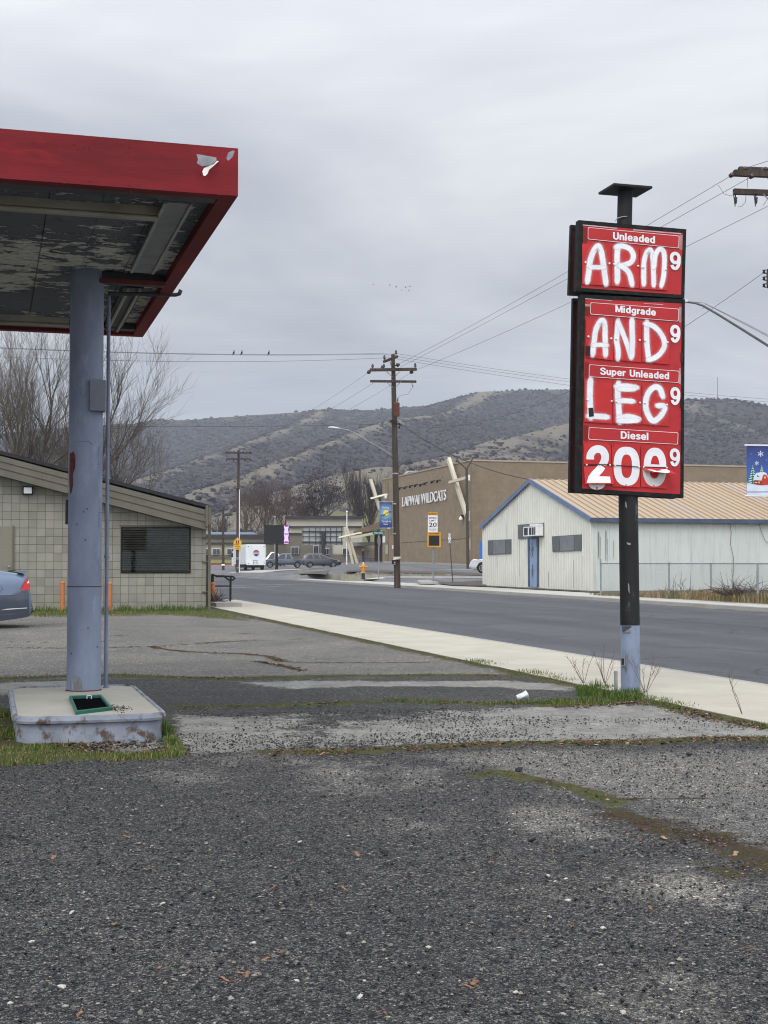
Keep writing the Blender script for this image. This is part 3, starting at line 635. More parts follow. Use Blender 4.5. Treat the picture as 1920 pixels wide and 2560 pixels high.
# switch boxes and conduits on the column
def facing_box(name, x0, y0, x1, y1, Y, depth, m, parent):
    a = at(x0, y1, Y); b = at(x1, y1, Y); c = at(x0, y0, Y); mb = MB(); mb.obox(a, VX*(b-a).length, UX*depth, (0, 0, c.z-a.z)); return mb.build(name, m, parent, bevel=0.004)
facing_box('switch_box', 224, 948, 264, 1026, colc.y-.20, .17, mat('grey_blue_box', (0.16, 0.18, 0.22), (0.12, 0.135, 0.17), scale=3, rough=0.5), canopy)
facing_box('meter_box', 164, 1249, 176, 1310, colc.y-.02, .12, M_DGREY, canopy)
cb = gp(268, 1722, .2); cxy = V((cb.x-.018, cb.y+.02, 0))
pt_ = cz(268, 737, ZB-.35)
zc_ = at(268, 734, cxy.y).z
mb = MB(); mb.tube([V((cxy.x, cxy.y, cb.z)), V((cxy.x, cxy.y, zc_-.03))], 0.0185, 10); mb.lathe(V((cxy.x, cxy.y, cb.z)), [(.034, 0), (.03, .02)], n=10)
mb.tube([V((cxy.x, cxy.y, at(268, 1395, cxy.y).z)), V((cxy.x, cxy.y, at(268, 1388, cxy.y).z))], .025, 10)
mb.build('conduit', mat('blue_grey_pipe', (0.20, 0.235, 0.32), (0.15, 0.175, 0.24), scale=5, rough=0.5), canopy)
e = at(452, 737, cxy.y+.5)
mb = MB(); mb.tube([V((cxy.x, cxy.y, zc_)), V((e.x-.05, e.y, e.z)), V((e.x-.015, e.y, e.z+.01)), V((e.x, e.y, e.z+.05)), V((e.x, e.y, ZB+.05))], .021, 10)
mb.build('drain_pipe', M_DGREY, canopy)
# torn facing at the corner: bare metal patch and the peeled white flap
nF = -UX
def ff(px, py, off=0.002): return on_plane(px, py, A+nF*off, UX)
M_BARE = mat('bare_metal', (0.30, 0.31, 0.33), (0.17, 0.18, 0.20), scale=9, rough=0.5, metal=0.3)
mb = MB(); mb.poly([ff(491, 385), (ff(520, 390)), ff(541, 394), ff(541, 402), ff(528, 412), ff(505, 416), ff(492, 408), ff(495, 398)]); mb.build('bare_patch', M_BARE, canopy)
mb = MB(); mb.poly([ff(570, 382), ff(582, 376), ff(587, 378), ff(582, 392), ff(571, 402), ff(566, 396)]); mb.build('bare_patch', M_BARE, canopy)
fl = [(543, 402, .004), (534, 410, .03), (520, 415, .055), (510, 420, .06), (506, 428, .07), (508, 438, .075), (513, 440, .075), (519, 434, .06), (523, 424, .05), (535, 414, .03), (547, 403, .006)]
mb = MB(); mb.prism([ff(x, y, d) for x, y, d in fl], UX*.003); mb.build('peeling_flap', mat('flap_white', (0.72, 0.70, 0.64), (0.6, 0.58, 0.52), scale=9, rough=0.6), canopy)
for k in range(26):
    rp = MB()
    x = random.uniform(0, 560); y = random.choice([random.uniform(348, 362)+x*.055, random.uniform(440, 470)+x*.04]); w = random.uniform(3, 9)
    rp.prism([ff(x, y, .002), ff(x+w, y+1+w*.05, .006), ff(x+w*.6, y+3, .003)], UX*.002); rp.build('paint_flake', M_REDD, canopy)

# ------------------------------------------------------------------ pump island
def rrect(t0, t1, v0, v1, r, z, n=6):
    out = []
    for (ct, cv, a0) in ((t0+r, v1-r, 0), (t1-r, v1-r, 90), (t1-r, v0+r, 180), (t0+r, v0+r, 270)):
        for k in range(n+1):
            a = R(a0+90*k/n); out.append(tv(ct-r*math.cos(a), cv+r*math.sin(a)) if False else (ct - r*math.cos(a) if a0 in (0,) else ct, cv))
    return out
def rounded(t0, t1, v0, v1, r, z, n=6):
    pts = []
    for ct, cv, a0 in ((t0+r, v0+r, 180), (t1-r, v0+r, 270), (t1-r, v1-r, 0), (t0+r, v1-r, 90)):
        for k in range(n+1):
            a = R(a0+90*k/n); pts.append(tv(ct+r*math.cos(a), cv+r*math.sin(a), z))
    return pts
island = thing('pump_island', 'raised concrete pump island with a rusty blue steel rim under the canopy column', 'pump island', tv(12.5, .8))
I0, I1, J0, J1 = 11.19, 13.95, 0.20, 1.41
def ring(o1, o2, z1, z2, mb):
    a = rounded(I0+o1, I1-o1, J0+o1, J1-o1, .22-o1, z1); b = rounded(I0+o2, I1-o2, J0+o2, J1-o2, .22-o2, z2); n = len(a)
    mb.add(a+b, [(i, (i+1) % n, (i+1) % n+n, i+n) for i in range(n)], True)
M_BAND = mat('rusty_blue_band', (0.27, 0.295, 0.345), (0.18, 0.20, 0.24), scale=5, rough=0.6, c3=(0.085, 0.06, 0.045), s3=7, lo3=0.52, hi3=0.62, bump=0.004)
mb = MB(); ring(.03, .03, -.03, .155, mb); ring(.03, 0.0, .155, .165, mb); ring(0, -.005, .165, .185, mb); ring(-.005, .005, .185, .215, mb); ring(.005, .03, .215, .222, mb); ring(.03, .045, .222, .205, mb); mb.build('steel_rim', M_BAND, island)
M_ISL = conc_material('island_concrete', (0.30, 0.285, 0.24), (0.40, 0.385, 0.335))
mb = MB(); mb.prism(rounded(I0+.04, I1-.04, J0+.04, J1-.04, .18, -.05), (0, 0, .258)); mb.build('concrete_top', M_ISL, island)
fr = [gp(173, 1739, .235), gp(253, 1736, .235), gp(282, 1768, .235), gp(189, 1779, .235)]
c0 = sum(fr, V())/4
M_GRN = mat('green_enamel', (0.018, 0.13, 0.085), (0.012, 0.09, 0.06), scale=6, rough=0.4)
box = MB()
for i in range(4):
    a, b = fr[i], fr[(i+1) % 4]; ai, bi = a+(c0-a)*.13, b+(c0-b)*.13
    box.prism([a, b, bi, ai], (0, 0, -.06))
fo = box.build('green_frame', M_GRN, island)
mb = MB(); mb.poly([p+(c0-p)*.12-V((0, 0, .022)) for p in fr]); mb.build('painted_pit_dark', mat('pit_black', (0.005, 0.005, 0.006), rough=1, spec=0), fo)  # flat black sheet paints the pit's darkness, no hole is cut
for k in (.30, .62):
    mb = MB(); p = fr[0].lerp(fr[1], k); p = p+(c0-p)*.22-V((0, 0, .012))
    for dx, dz, w, h in ((-.022, 0, .006, .04), (.016, 0, .006, .04), (-.022, 0, .044, .006), (-.022, .036, .044, .006)):
        mb.obox(p+VX*dx+V((0, 0, dz-.02)), VX*w, UX*.004, (0, 0, h))
mb.build('bracket', M_WHITE, fo)

# ================================================================== PRICE SIGN
sign = thing('price_sign', 'tall red fuel price sign on a black and blue pole beside the pavement', 'price sign', gp(1575, 1733))
sb = gp(1575, 1735); SP = V((sb.x+.0, sb.y+.10, 0))
def poly_sheet(mb, f, pts): mb.poly([f(x, y) for x, y in pts])
lean = 0.0
def pole_pt(px, py): p = at(px, py, SP.y); return p
pb, pm, pk = at(1577, 1738, SP.y), at(1575, 1563, SP.y), at(1570, 1240, SP.y)
M_PBLUE = mat('scuffed_blue_paint', (0.25, 0.30, 0.40), (0.17, 0.205, 0.285), scale=4, rough=0.6, spec=.2, c3=(0.11, 0.11, 0.12), s3=5, lo3=0.54, hi3=0.66, stretch=(1.5, 1.5, .5))
M_PBLK = mat('scuffed_black_paint', (0.009, 0.009, 0.0095), (0.018, 0.0175, 0.018), scale=5, rough=0.5, spec=0.25, c3=(0.11, 0.11, 0.115), s3=5, lo3=0.60, hi3=0.66, stretch=(1.5, 1.5, .5))
mb = MB(); mb.tube([pb-V((0, 0, .05)), pm], 0.107, 32); lowp = mb.build('blue_pole_base', M_PBLUE, sign)
mb = MB(); mb.tube([pm, pk+V((0, 0, .15))], [.1075, .1055], 32); blkp = mb.build('black_pole', M_PBLK, sign)
pu, pv = at(1561, 560, SP.y), at(1563, 478, SP.y)
mb = MB(); mb.tube([pk+V((0, 0, .1)), pu, pv], .083, 24); upp = mb.build('upper_pole', M_BLACK, sign)
mb = MB(); c = at(1563, 476, SP.y); mb.cbox(c, VX*.232, UX*.20, (0, 0, .012)); mb.build('top_plate', M_BLACK, sign)
mb = MB(); mb.tube([at(1537, 553, SP.y-.1), at(1545, 545, SP.y-.1), at(1556, 542, SP.y-.09), at(1568, 541, SP.y-.09)], .006, 6); mb.build('loose_wire', M_GALV, upp)
cyl_patch([(1560, 1577), (1566, 1575), (1582, 1575), (1584, 1580), (1590, 1582), (1588, 1610), (1582, 1645), (1578, 1645), (1582, 1605), (1580, 1585), (1562, 1583)], SP, .1085, 'worn_streak', mat('streak_grey', (0.13, 0.13, 0.13), (0.2, 0.2, 0.19), scale=30), lowp)
mb = MB(); hb = cyl_hit(1557, 1654, SP, .1075)
mb.cbox(hb+V((0, 0, 0)), VX*.020, UX*.006, (0, 0, .048)); mb.build('handhole_frame', M_GALV, lowp)
mb = MB(); mb.cbox(hb-UX*.008-VX*.004, VX*.014, UX*.002, (0, 0, .036)); mb.build('handhole', M_BLACK, lowp)
cyl_patch([(1555, 1565), (1580, 1565), (1578, 1571), (1565, 1574), (1556, 1582)], SP, .1085, 'overspray', mat('overspray_dark', (0.07, 0.08, 0.10), (0.03, 0.03, 0.04), scale=20), lowp)
for x, y, w, h in ((1582, 1328, 3, 12), (1575, 1360, 9, 4), (1582, 1420, 5, 5), (1572, 1470, 2, 14), (1586, 1500, 3, 10), (1565, 1262, 2, 9), (1581, 1256, 2, 10)):
    cyl_patch([(x-w, y-h), (x+w*.6, y-h*.8), (x+w, y+h), (x-w*.5, y+h*.7)], SP, .108, 'chip', mat('chip_grey', (0.30, 0.30, 0.31), (0.18, 0.18, 0.19), scale=40), blkp)
mb = MB(); mb.tube([gp(1540, 1738), gp(1540, 1738)+V((.0, 0, .26))], .02, 6); mb.build('cut_conduit', M_GALV, sign)

PF = SP - UX*0.13; PF.z = 3.0            # plane of the front panels
NS = (UX + V((0, 0, 0))).normalized()
SA = R(15); SU = V((-math.sin(SA), math.cos(SA), 0))
def sf(px, py, off=0.0): return on_plane(px, py, PF-SU*off, SU)
z7 = lambda x, y: (1400+x*.217, 440+y*.217)
z8 = lambda x, y: (1400+x*.217, 860+y*.217)
M_SRED = mat('sign_red', (0.43, 0.026, 0.028), (0.37, 0.022, 0.025), scale=2.5, rough=0.5, spec=0.25, c3=(0.30, 0.018, 0.022), s3=5, lo3=0.58, hi3=0.75)
M_SRED2 = mat('card_red', (0.50, 0.027, 0.026), (0.41, 0.022, 0.023), scale=3, rough=0.5, spec=0.25)
M_SDARK = mat('dark_red_inside', (0.055, 0.010, 0.012), (0.035, 0.008, 0.009), scale=4, rough=0.6)
M_PERF = mat('perforated_dark_red', (0.10, 0.012, 0.014), (0.07, 0.01, 0.01), scale=60, rough=0.6)
M_FRAME = mat('weathered_black_frame', (0.010, 0.010, 0.0095), (0.032, 0.030, 0.028), scale=14, spec=.15, rough=0.65, lo=0.5, hi=0.75)
M_NUM = mat('number_white', (0.74, 0.74, 0.755), (0.66, 0.66, 0.68), scale=6, rough=0.5)
UPPER = [(1447, 550), (1716, 573), (1711, 746), (1441, 727.5)]
LOWER = [(1452, 736), (1712.5, 748), (1709, 1245), (1443, 1229)]
def inset(q, l, t, r, b):
    (a, b_, c, d) = [V((p[0], p[1], 0)) for p in q]
    def q2(s, u): return (a.lerp(b_, s)).lerp(d.lerp(c, s), u)
    return [tuple(q2(s, u)[:2]) for s, u in ((l, t), (1-r, t), (1-r, 1-b), (l, 1-b))]
def cabinet(q, shift, front):
    g = lambda x, y, off=0.0: sf(x, y, off)+shift
    nrm = -SU if front else SU
    inner = inset(q, .045 if front else .014, .055 if q is UPPER else .02, .03, .05 if q is UPPER else .018)
    mb = MB()
    for i in range(4):
        a, b = q[i], q[(i+1) % 4]; ai, bi = inner[i], inner[(i+1) % 4]
        mb.prism([g(*a), g(*b), g(*bi), g(*ai)], SU*(.085 if front else .05))
    fr_ = mb.build('sign_frame', M_FRAME, sign)
    mb = MB(); mb.prism([g(x, y)+SU*.02 for x, y in inner], SU*.03); mb.build('back_sheet', M_SDARK if not front else M_SRED, fr_)
    if not front: mb = MB(); mb.prism([g(x, y)+SU*.052 for x, y in inset(q, .02, .02, .02, .02)], SU*.004); mb.build('red_panel', M_SRED, fr_)
    return fr_, inner
cabinet(UPPER, V(), True); cabinet(LOWER, V(), True)
BS = SU*.215
cabinet(UPPER, BS, False); cabinet(LOWER, BS, False)
# rear face: price figures for traffic the other way
def flat(name, pts, off, m, parent=None, thick=.003):
    mb = MB(); mb.prism([sf(x, y, off) for x, y in pts], SU*thick); return mb.build(name, m, parent or sign)
face_u = flat('red_panel', [z7(258, 545), z7(1428, 640), z7(1408, 1392), z7(240, 1290)], -.004, M_SRED)
face_l = flat('red_panel', [z7(285, 1395), z7(1412, 1470), z8(1392, 1745), z8(248, 1695)], -.004, M_SRED)
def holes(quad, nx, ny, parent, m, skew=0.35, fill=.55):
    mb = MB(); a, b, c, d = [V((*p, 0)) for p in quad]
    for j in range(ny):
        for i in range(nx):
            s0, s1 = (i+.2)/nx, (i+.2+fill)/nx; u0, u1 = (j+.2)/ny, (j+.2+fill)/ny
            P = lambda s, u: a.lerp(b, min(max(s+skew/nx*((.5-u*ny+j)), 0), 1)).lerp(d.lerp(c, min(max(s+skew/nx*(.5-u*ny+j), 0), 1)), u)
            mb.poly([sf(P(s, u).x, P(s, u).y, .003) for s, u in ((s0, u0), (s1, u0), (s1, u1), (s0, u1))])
    return mb.build('painted_perforation', m, parent)
M_HOLE = mat('painted_sky_hole', (0.62, 0.64, 0.68), (0.55, 0.57, 0.61), scale=5, rough=0.9)  # sky seen through the punched edge, painted as pale flat quads
M_HOLED = mat('painted_dark_hole', (0.05, 0.008, 0.01), rough=0.9)
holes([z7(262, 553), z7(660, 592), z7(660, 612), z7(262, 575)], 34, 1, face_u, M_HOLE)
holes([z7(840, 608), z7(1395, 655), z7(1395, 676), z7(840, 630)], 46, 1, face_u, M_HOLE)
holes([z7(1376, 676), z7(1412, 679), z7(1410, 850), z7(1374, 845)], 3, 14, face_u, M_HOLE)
holes([z7(262, 590), z7(316, 596), z7(314, 775), z7(262, 765)], 5, 15, face_u, M_HOLED)
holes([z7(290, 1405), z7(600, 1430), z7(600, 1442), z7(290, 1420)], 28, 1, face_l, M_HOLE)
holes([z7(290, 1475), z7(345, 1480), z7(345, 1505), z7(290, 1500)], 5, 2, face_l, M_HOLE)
holes([z7(290, 1508), z7(345, 1512), z7(345, 1620), z7(290, 1610)], 5, 9, face_l, M_HOLED)
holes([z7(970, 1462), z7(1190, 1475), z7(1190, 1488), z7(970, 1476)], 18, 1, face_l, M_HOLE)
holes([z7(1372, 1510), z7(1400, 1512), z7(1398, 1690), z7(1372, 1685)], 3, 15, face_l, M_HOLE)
holes([z8(285, 205), z8(330, 208), z8(325, 400), z8(282, 390)], 4, 16, face_l, M_HOLED)
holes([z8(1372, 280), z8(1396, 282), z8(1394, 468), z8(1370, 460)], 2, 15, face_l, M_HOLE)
holes([z8(270, 930), z8(325, 933), z8(322, 1125), z8(268, 1110)], 5, 16, face_l, M_HOLED)
holes([z8(1370, 990), z8(1400, 992), z8(1398, 1170), z8(1370, 1165)], 3, 14, face_l, M_HOLED)
# header bars with their white outline and words
GLY = {'U': (.70, [[(.12, 1), (.12, .55), (.12, .36), (.17, .17), (.34, .09), (.51, .17), (.56, .36), (.56, .55), (.56, 1)]]), 'n': (.585, [[(.11, 0), (.11, .73)], [(.11, .40), (.15, .57), (.28, .645), (.41, .58), (.45, .42), (.45, .25), (.45, 0)]]),
       'l': (.29, [[(.11, 0), (.11, 1)]]), 'i': (.29, [[(.11, 0), (.11, .73)], [(.11, .85), (.11, 1)]]), 'M': (.90, [[(.11, 0), (.11, 1)], [(.75, 0), (.75, 1)], [(.13, .98), (.43, .06)], [(.73, .98), (.43, .06)]]),
       'e': (.60, [[(.49, .20), (.42, .11), (.30, .075), (.17, .13), (.105, .28), (.105, .45), (.17, .59), (.29, .65), (.41, .59), (.47, .47), (.475, .40)], [(.12, .345), (.54, .345)]]),
       'a': (.59, [[(.10, .52), (.15, .61), (.27, .65), (.39, .59), (.42, .46), (.42, .25), (.43, .08), (.47, 0)], [(.42, .40), (.24, .37), (.12, .29), (.11, .18), (.18, .085), (.29, .085), (.40, .17)]]),
       'd': (.62, [[(.47, 0), (.47, 1)], 'o']), 'g': (.62, [[(.47, .73), (.47, .3), (.47, .08), (.44, -.10), (.32, -.19), (.18, -.17), (.10, -.09)], 'o']), 'p': (.62, [[(.11, -.22), (.11, .73)], 'o']),
       'r': (.40, [[(.11, 0), (.11, .73)], [(.11, .38), (.15, .54), (.25, .63), (.38, .63)]]), 'u': (.585, [[(.45, 0), (.45, .73)], [(.11, .73), (.11, .45), (.11, .27), (.16, .13), (.28, .085), (.40, .16), (.45, .33)]]),
       'S': (.70, [[(.575, .72), (.50, .86), (.34, .915), (.18, .86), (.125, .73), (.19, .61), (.34, .535), (.50, .455), (.575, .29), (.51, .14), (.34, .085), (.17, .13), (.095, .29)]]),
       's': (.55, [[(.43, .51), (.38, .61), (.27, .65), (.16, .61), (.12, .52), (.17, .44), (.27, .375), (.39, .31), (.435, .21), (.38, .12), (.26, .08), (.14, .12), (.09, .22)]]),
       'D': (.74, [[(.11, 0), (.11, 1)], [(.11, .91), (.30, .91), (.45, .865), (.56, .71), (.585, .5), (.56, .29), (.45, .135), (.30, .09), (.11, .09)]])}
def grotesque(word, o, right, up, off_n, name, m, par):
    """bold grotesque caps and lower case drawn as even strokes"""
    tot = sum(GLY[c][0] for c in word)-.05; x = -.02; s = .094; mb = MB(); k = 0
    for c in word:
        adv, st = GLY[c]
        for p in st:
            k += 1
            if p == 'o':
                p = [(.29+.185*math.cos(R(a)), .365+.283*math.sin(R(a))) for a in range(0, 361, 20)]
            rows, _ = stroke2([(q[0]+x, q[1]) for q in p], [-s, s], sub=1 if len(p) == 2 else 6)
            ribbon(mb, rows, lambda a, b: o+right*(a/tot)+up*b+off_n*(.00012*(k % 3)))
        x += adv
    return mb.build(name, m, par)
def header(q, word, x0, y0, x1, y1, cap, parent):
    h = flat('header_bar', q, .004, M_SRED, parent, .005)
    mb = MB(); w = 1.05
    Q = [V((*p, 0)) for p in q]; c = sum(Q, V())/4
    r = 4.0; rows = []
    path = []
    for i in range(4):
        a, p, n = Q[i-1], Q[i], Q[(i+1) % 4]; e0 = p+(a-p).normalized()*r; e1 = p+(n-p).normalized()*r
        for k in range(5):
            t = k/4; path.append((1-t)**2*e0+2*t*(1-t)*p+t*t*e1)
    m = len(path)
    outr = [sf(p.x, p.y, .0055) for p in path]; innr = [sf(*(p+(c-p).normalized()*0+V(((1 if p.x < c.x else -1)*w*(1 if True else 0), (1 if p.y < c.y else -1)*w, 0)))[:2], .0055) for p in path]
    mb.add(outr+innr, [(i, (i+1) % m, (i+1) % m+m, i+m) for i in range(m)])
    mb.build('outline', M_NUM, h)
    o = sf(x0, y0, .0062); r_ = sf(x1, y1, .0062)-o; u_ = sf(x0, y0-cap, .0062)-o; ws = word.split(); ln = [sum(GLY[c][0] for c in w_) for w_ in ws]; gap = .46; tot = sum(ln)+gap*(len(ws)-1); a = 0
    for w_, l in zip(ws, ln): grotesque(w_, o+r_*(a/tot), r_*(l/tot), u_, -SU, 'lettering', M_NUM, h); a += l+gap
header([z7(322, 590), z7(1375, 688), z7(1368, 832), z7(320, 728)], 'Unleaded', *z7(610, 730), *z7(1098, 777), 85*.217, face_u)
header([z7(352, 1455), z7(1372, 1530), z7(1364, 1676), z7(348, 1592)], 'Midgrade', *z7(638, 1568), *z7(1105, 1610), 80*.217, face_l)
header([z8(335, 235), z8(1375, 310), z8(1370, 447), z8(332, 378)], 'Super  Unleaded', *z8(463, 352), *z8(1260, 408), 82*.217, face_l)
header([z8(332, 958), z8(1363, 1020), z8(1358, 1158), z8(328, 1100)], 'Diesel', *z8(700, 1090), *z8(1024, 1108), 86*.217, face_l)
# price cards, each in an upper and a lower half
def cards(cols, parent, below=()):
    out = []
    for i, (tl, tr, mr, ml, bl, br) in enumerate(cols):
        out.append(flat('price_card', [tl, tr, mr, ml], .0095, M_SRED2, parent, .006))
        if i not in below: out.append(flat('price_card', [ml, mr, br, bl], .0105, M_SRED2, parent, .006))
    return out
cards([(z7(255, 780), z7(585, 805), z7(585, 1036), z7(258, 1018), z7(255, 1243), z7(583, 1266)), (z7(592, 805), z7(915, 830), z7(915, 1050), z7(592, 1037), z7(592, 1270), z7(913, 1292)), (z7(922, 832), z7(1245, 855), z7(1240, 1072), z7(922, 1052), z7(918, 1298), z7(1238, 1318))], face_u)
cards([(z7(300, 1650), z7(612, 1670), z7(612, 1872), z7(303, 1855), z8(303, 150), z8(610, 190)), (z7(620, 1672), z7(940, 1692), z7(940, 1890), z7(620, 1873), z8(618, 180), z8(938, 212)), (z7(948, 1695), z7(1262, 1715), z7(1262, 1918), z7(948, 1892), z8(948, 205), z8(1262, 237))], face_l)
cards([(z8(283, 430), z8(603, 452), z8(603, 670), z8(285, 655), z8(276, 895), z8(603, 918)), (z8(615, 452), z8(937, 470), z8(937, 690), z8(617, 670), z8(612, 915), z8(938, 928)), (z8(948, 470), z8(1258, 490), z8(1258, 690), z8(950, 690), z8(948, 925), z8(1258, 945))], face_l)
dc = cards([(z8(275, 1145), z8(590, 1160), z8(590, 1398), z8(275, 1388), z8(275, 1640), z8(590, 1650)), (z8(600, 1160), z8(925, 1175), z8(925, 1415), z8(600, 1398), z8(600, 1640), z8(922, 1652)), (z8(935, 1175), z8(1240, 1190), z8(1240, 1425), z8(935, 1415), z8(935, 1645), z8(1235, 1668))], face_l, below=(0,))
# sprayed letters
def spray_mat():
    m = bpy.data.materials.new('sprayed_white'); m.use_nodes = True; t = m.node_tree; b = t.nodes['Principled BSDF']; o = t.nodes['Material Output']
    g = N(t, 'ShaderNodeNewGeometry'); a = N(t, 'ShaderNodeAttribute'); a.attribute_name = 'cov'
    n = noise_n(t, g.outputs['Position'], 9, 5); n2 = noise_n(t, g.outputs['Position'], 160, 2)
    x = mth(t, 'ADD', mth(t, 'MULTIPLY', a.outputs['Fac'], 1.25), mth(t, 'MULTIPLY', mth(t, 'SUBTRACT', n2, 0.5), 0.35))
    x = mth(t, 'ADD', x, mth(t, 'MULTIPLY', mth(t, 'SUBTRACT', noise_n(t, g.outputs['Position'], 26, 4), 0.5), 0.45))
    f = ramp(t, [(0.06, 0.0), (0.30, 0.14), (0.60, 0.55), (0.88, 0.92), (1.05, 1.0)], x).outputs[0]
    t.links.new(ramp(t, [(0.3, (0.80, 0.80, 0.82)), (0.7, (0.66, 0.66, 0.69))], n).outputs[0], b.inputs['Base Color']); b.inputs['Roughness'].default_value = 0.7
    tr = N(t, 'ShaderNodeBsdfTransparent'); mx = N(t, 'ShaderNodeMixShader'); t.links.new(f, mx.inputs[0]); t.links.new(tr.outputs[0], mx.inputs[1]); t.links.new(b.outputs[0], mx.inputs[2]); t.links.new(mx.outputs[0], o.inputs['Surface'])
    return m
M_SPRAY = spray_mat()
def spray(word_name, strokes, z, parent, off=.0112):
    for i, (w, pts) in enumerate(strokes):
        mb = MB(); h = w/2*.217*.95
        rows, cov = stroke2([z(x, y) for x, y in pts], [-h*2.3, -h*1.3, -h*.92, -h*.45, h*.45, h*.92, h*1.3, h*2.3], [0, .22, .72, 1, 1, .72, .22, 0])
        ribbon(mb, rows, lambda x, y: sf(x, y, off+.0006*i), cov)
        mb.build('sprayed_stroke', M_SPRAY, parent)
spray('ARM', [(62, [(318, 1205), (335, 1080), (352, 960), (395, 850), (440, 805), (472, 860), (492, 960), (508, 1080), (528, 1225)]), (50, [(360, 1050), (430, 1052), (500, 1055)]),
              (62, [(668, 825), (658, 920), (660, 1040), (662, 1110), (660, 1205)]), (58, [(660, 815), (730, 808), (810, 845), (845, 915), (825, 985), (760, 1020), (690, 1035)]), (58, [(700, 1035), (762, 1075), (805, 1140), (828, 1240)]),
              (54, [(965, 1235), (965, 1120), (968, 990), (995, 890), (1035, 850), (1062, 900), (1074, 1020), (1078, 1130), (1080, 1245)]), (54, [(1082, 1040), (1100, 910), (1145, 845), (1190, 865), (1203, 950), (1200, 1070), (1190, 1170), (1172, 1250)])], z7, face_u)
spray('AND', [(58, [(378, 2045), (390, 1930), (415, 1770), (460, 1680), (500, 1668), (518, 1740), (520, 1880), (525, 2050)]), (46, [(395, 1948), (460, 1944), (530, 1950)]),
              (58, [(668, 1690), (658, 1800), (652, 1900), (670, 2000), (668, 2090)]), (54, [(672, 1690), (720, 1800), (770, 1930), (815, 2075)]), (60, [(830, 1675), (832, 1800), (835, 1930), (825, 2075)]),
              (58, [(1000, 1700), (998, 1830), (1004, 1960), (1020, 2095)]), (56, [(1000, 1705), (1075, 1730), (1150, 1800), (1198, 1890), (1200, 1970), (1150, 2050), (1090, 2095), (1030, 2115)])], z7, face_l)
spray('LEG', [(66, [(350, 430), (345, 540), (345, 640), (350, 740), (352, 830)]), (62, [(345, 830), (430, 832), (530, 840)]),
              (64, [(672, 470), (665, 580), (672, 680), (680, 780), (688, 880)]), (60, [(665, 490), (760, 485), (870, 500)]), (48, [(690, 520), (780, 525), (850, 520)]), (56, [(680, 655), (760, 655), (830, 660)]), (60, [(690, 850), (790, 835), (890, 860)]), (56, [(690, 885), (790, 885), (880, 880)]),
              (62, [(1180, 590), (1150, 515), (1095, 495), (1030, 545), (990, 650), (995, 760), (1040, 860), (1090, 885), (1150, 840), (1195, 770), (1200, 720), (1140, 712)])], z8, face_l)
# printed figures
def blob(mb, z, cx, cy, rx, ry, hx, hy, off, a0=0, a1=360, n=48, pw=2.4, shear=0.0):
    def se(ax, ay, a):
        c, s = math.cos(a), math.sin(a); k = 2/pw
        return ax*abs(c)**k*(1 if c >= 0 else -1), ay*abs(s)**k*(1 if s >= 0 else -1)
    vo, vi = [], []
    for k in range(n+1):
        a = R(a0+(a1-a0)*k/n); x, y = se(rx, ry, a); vo.append(sf(*z(cx+x, cy+y+x*shear), off)); x, y = se(hx, hy, a); vi.append(sf(*z(cx+x, cy+y+x*shear), off))
    mb.add(vo+vi, [(i, i+1, i+1+n+1, i+n+1) for i in range(n)])
def nine(z, x0, y0, x1, y1, parent, off=.0065):
    w, h = x1-x0, y1-y0; mb = MB(); cx = (x0+x1)/2; sh = .075
    blob(mb, z, cx, y0+h*.335, w*.49, h*.335, w*.185, h*.155, off, pw=2.1, shear=sh)
    s = w*.145
    rows, _ = stroke2([(cx+w*.345, y0+h*.34), (cx+w*.34, y0+h*.52), (cx+w*.27, y0+h*.72), (cx+w*.10, y0+h*.87), (cx-w*.08, y0+h*.895), (cx-w*.22, y0+h*.84), (cx-w*.31, y0+h*.72)], [-s, s])
    ribbon(mb, rows, lambda x, y: sf(*z(x, y+(x-cx)*sh), off+.0004)); return mb.build('number_nine', M_NUM, parent)
nine(z7, 1264, 873, 1393, 1088, face_u); nine(z7, 1268, 1715, 1388, 1925, face_l); nine(z8, 1270, 497, 1387, 708, face_l); nine(z8, 1263, 1203, 1383, 1415, face_l)
mb = MB(); blob(mb, z8, 768, 1408, 150, 224, 62, 135, .0112, pw=2.5, shear=.03); mb.build('number_zero', M_NUM, face_l)
mb = MB(); blob(mb, z8, 1095, 1415, 130, 220, 50, 128, .0112, 180, 360, pw=2.3, shear=.03); mb.poly([sf(*z8(x, y), .0113) for x, y in ((1050, 1385), (1140, 1390), (1150, 1424), (1040, 1416))]); mb.build('number_half', M_NUM, face_l)
mb = MB(); blob(mb, z8, 1088, 1420, 136, 222, 58, 130, .0112, 0, 180, pw=2.4, shear=.03); mb.build('number_half', mat('shaded_white', (0.60, 0.60, 0.59), rough=0.6), face_l)  # lower half greyed: shade behind the flap painted into the white
# bent-out lower card carrying the foot of the 2, with an older figure showing below it
mb = MB(); blob(mb, z8, 425, 1560, 105, 118, 40, 60, .0055, 0, 180); mb.build('older_figure', M_NUM, face_l)
def tilt(x, y, y0, y1, o0, o1): return o0+(o1-o0)*min(max((y-y0)/(y1-y0), 0), 1)
mb = MB(); q = [(275, 1405), (595, 1402), (620, 1612), (290, 1612)]
mb.prism([sf(*z8(x, y), tilt(x, y, 1402, 1612, .012, .07)) for x, y in q], SU*.003); low2 = mb.build('bent_card', M_SRED2, face_l)
path2 = [(348, 1330), (352, 1275), (385, 1228), (435, 1210), (488, 1226), (518, 1278), (516, 1335), (490, 1395)]
mb = MB(); rows, _ = stroke2(path2, [-44*.0+-44*1, 44], sub=10); ribbon(mb, rows, lambda x, y: sf(*z8(x, y), .0112)); mb.build('number_two_top', M_NUM, face_l)
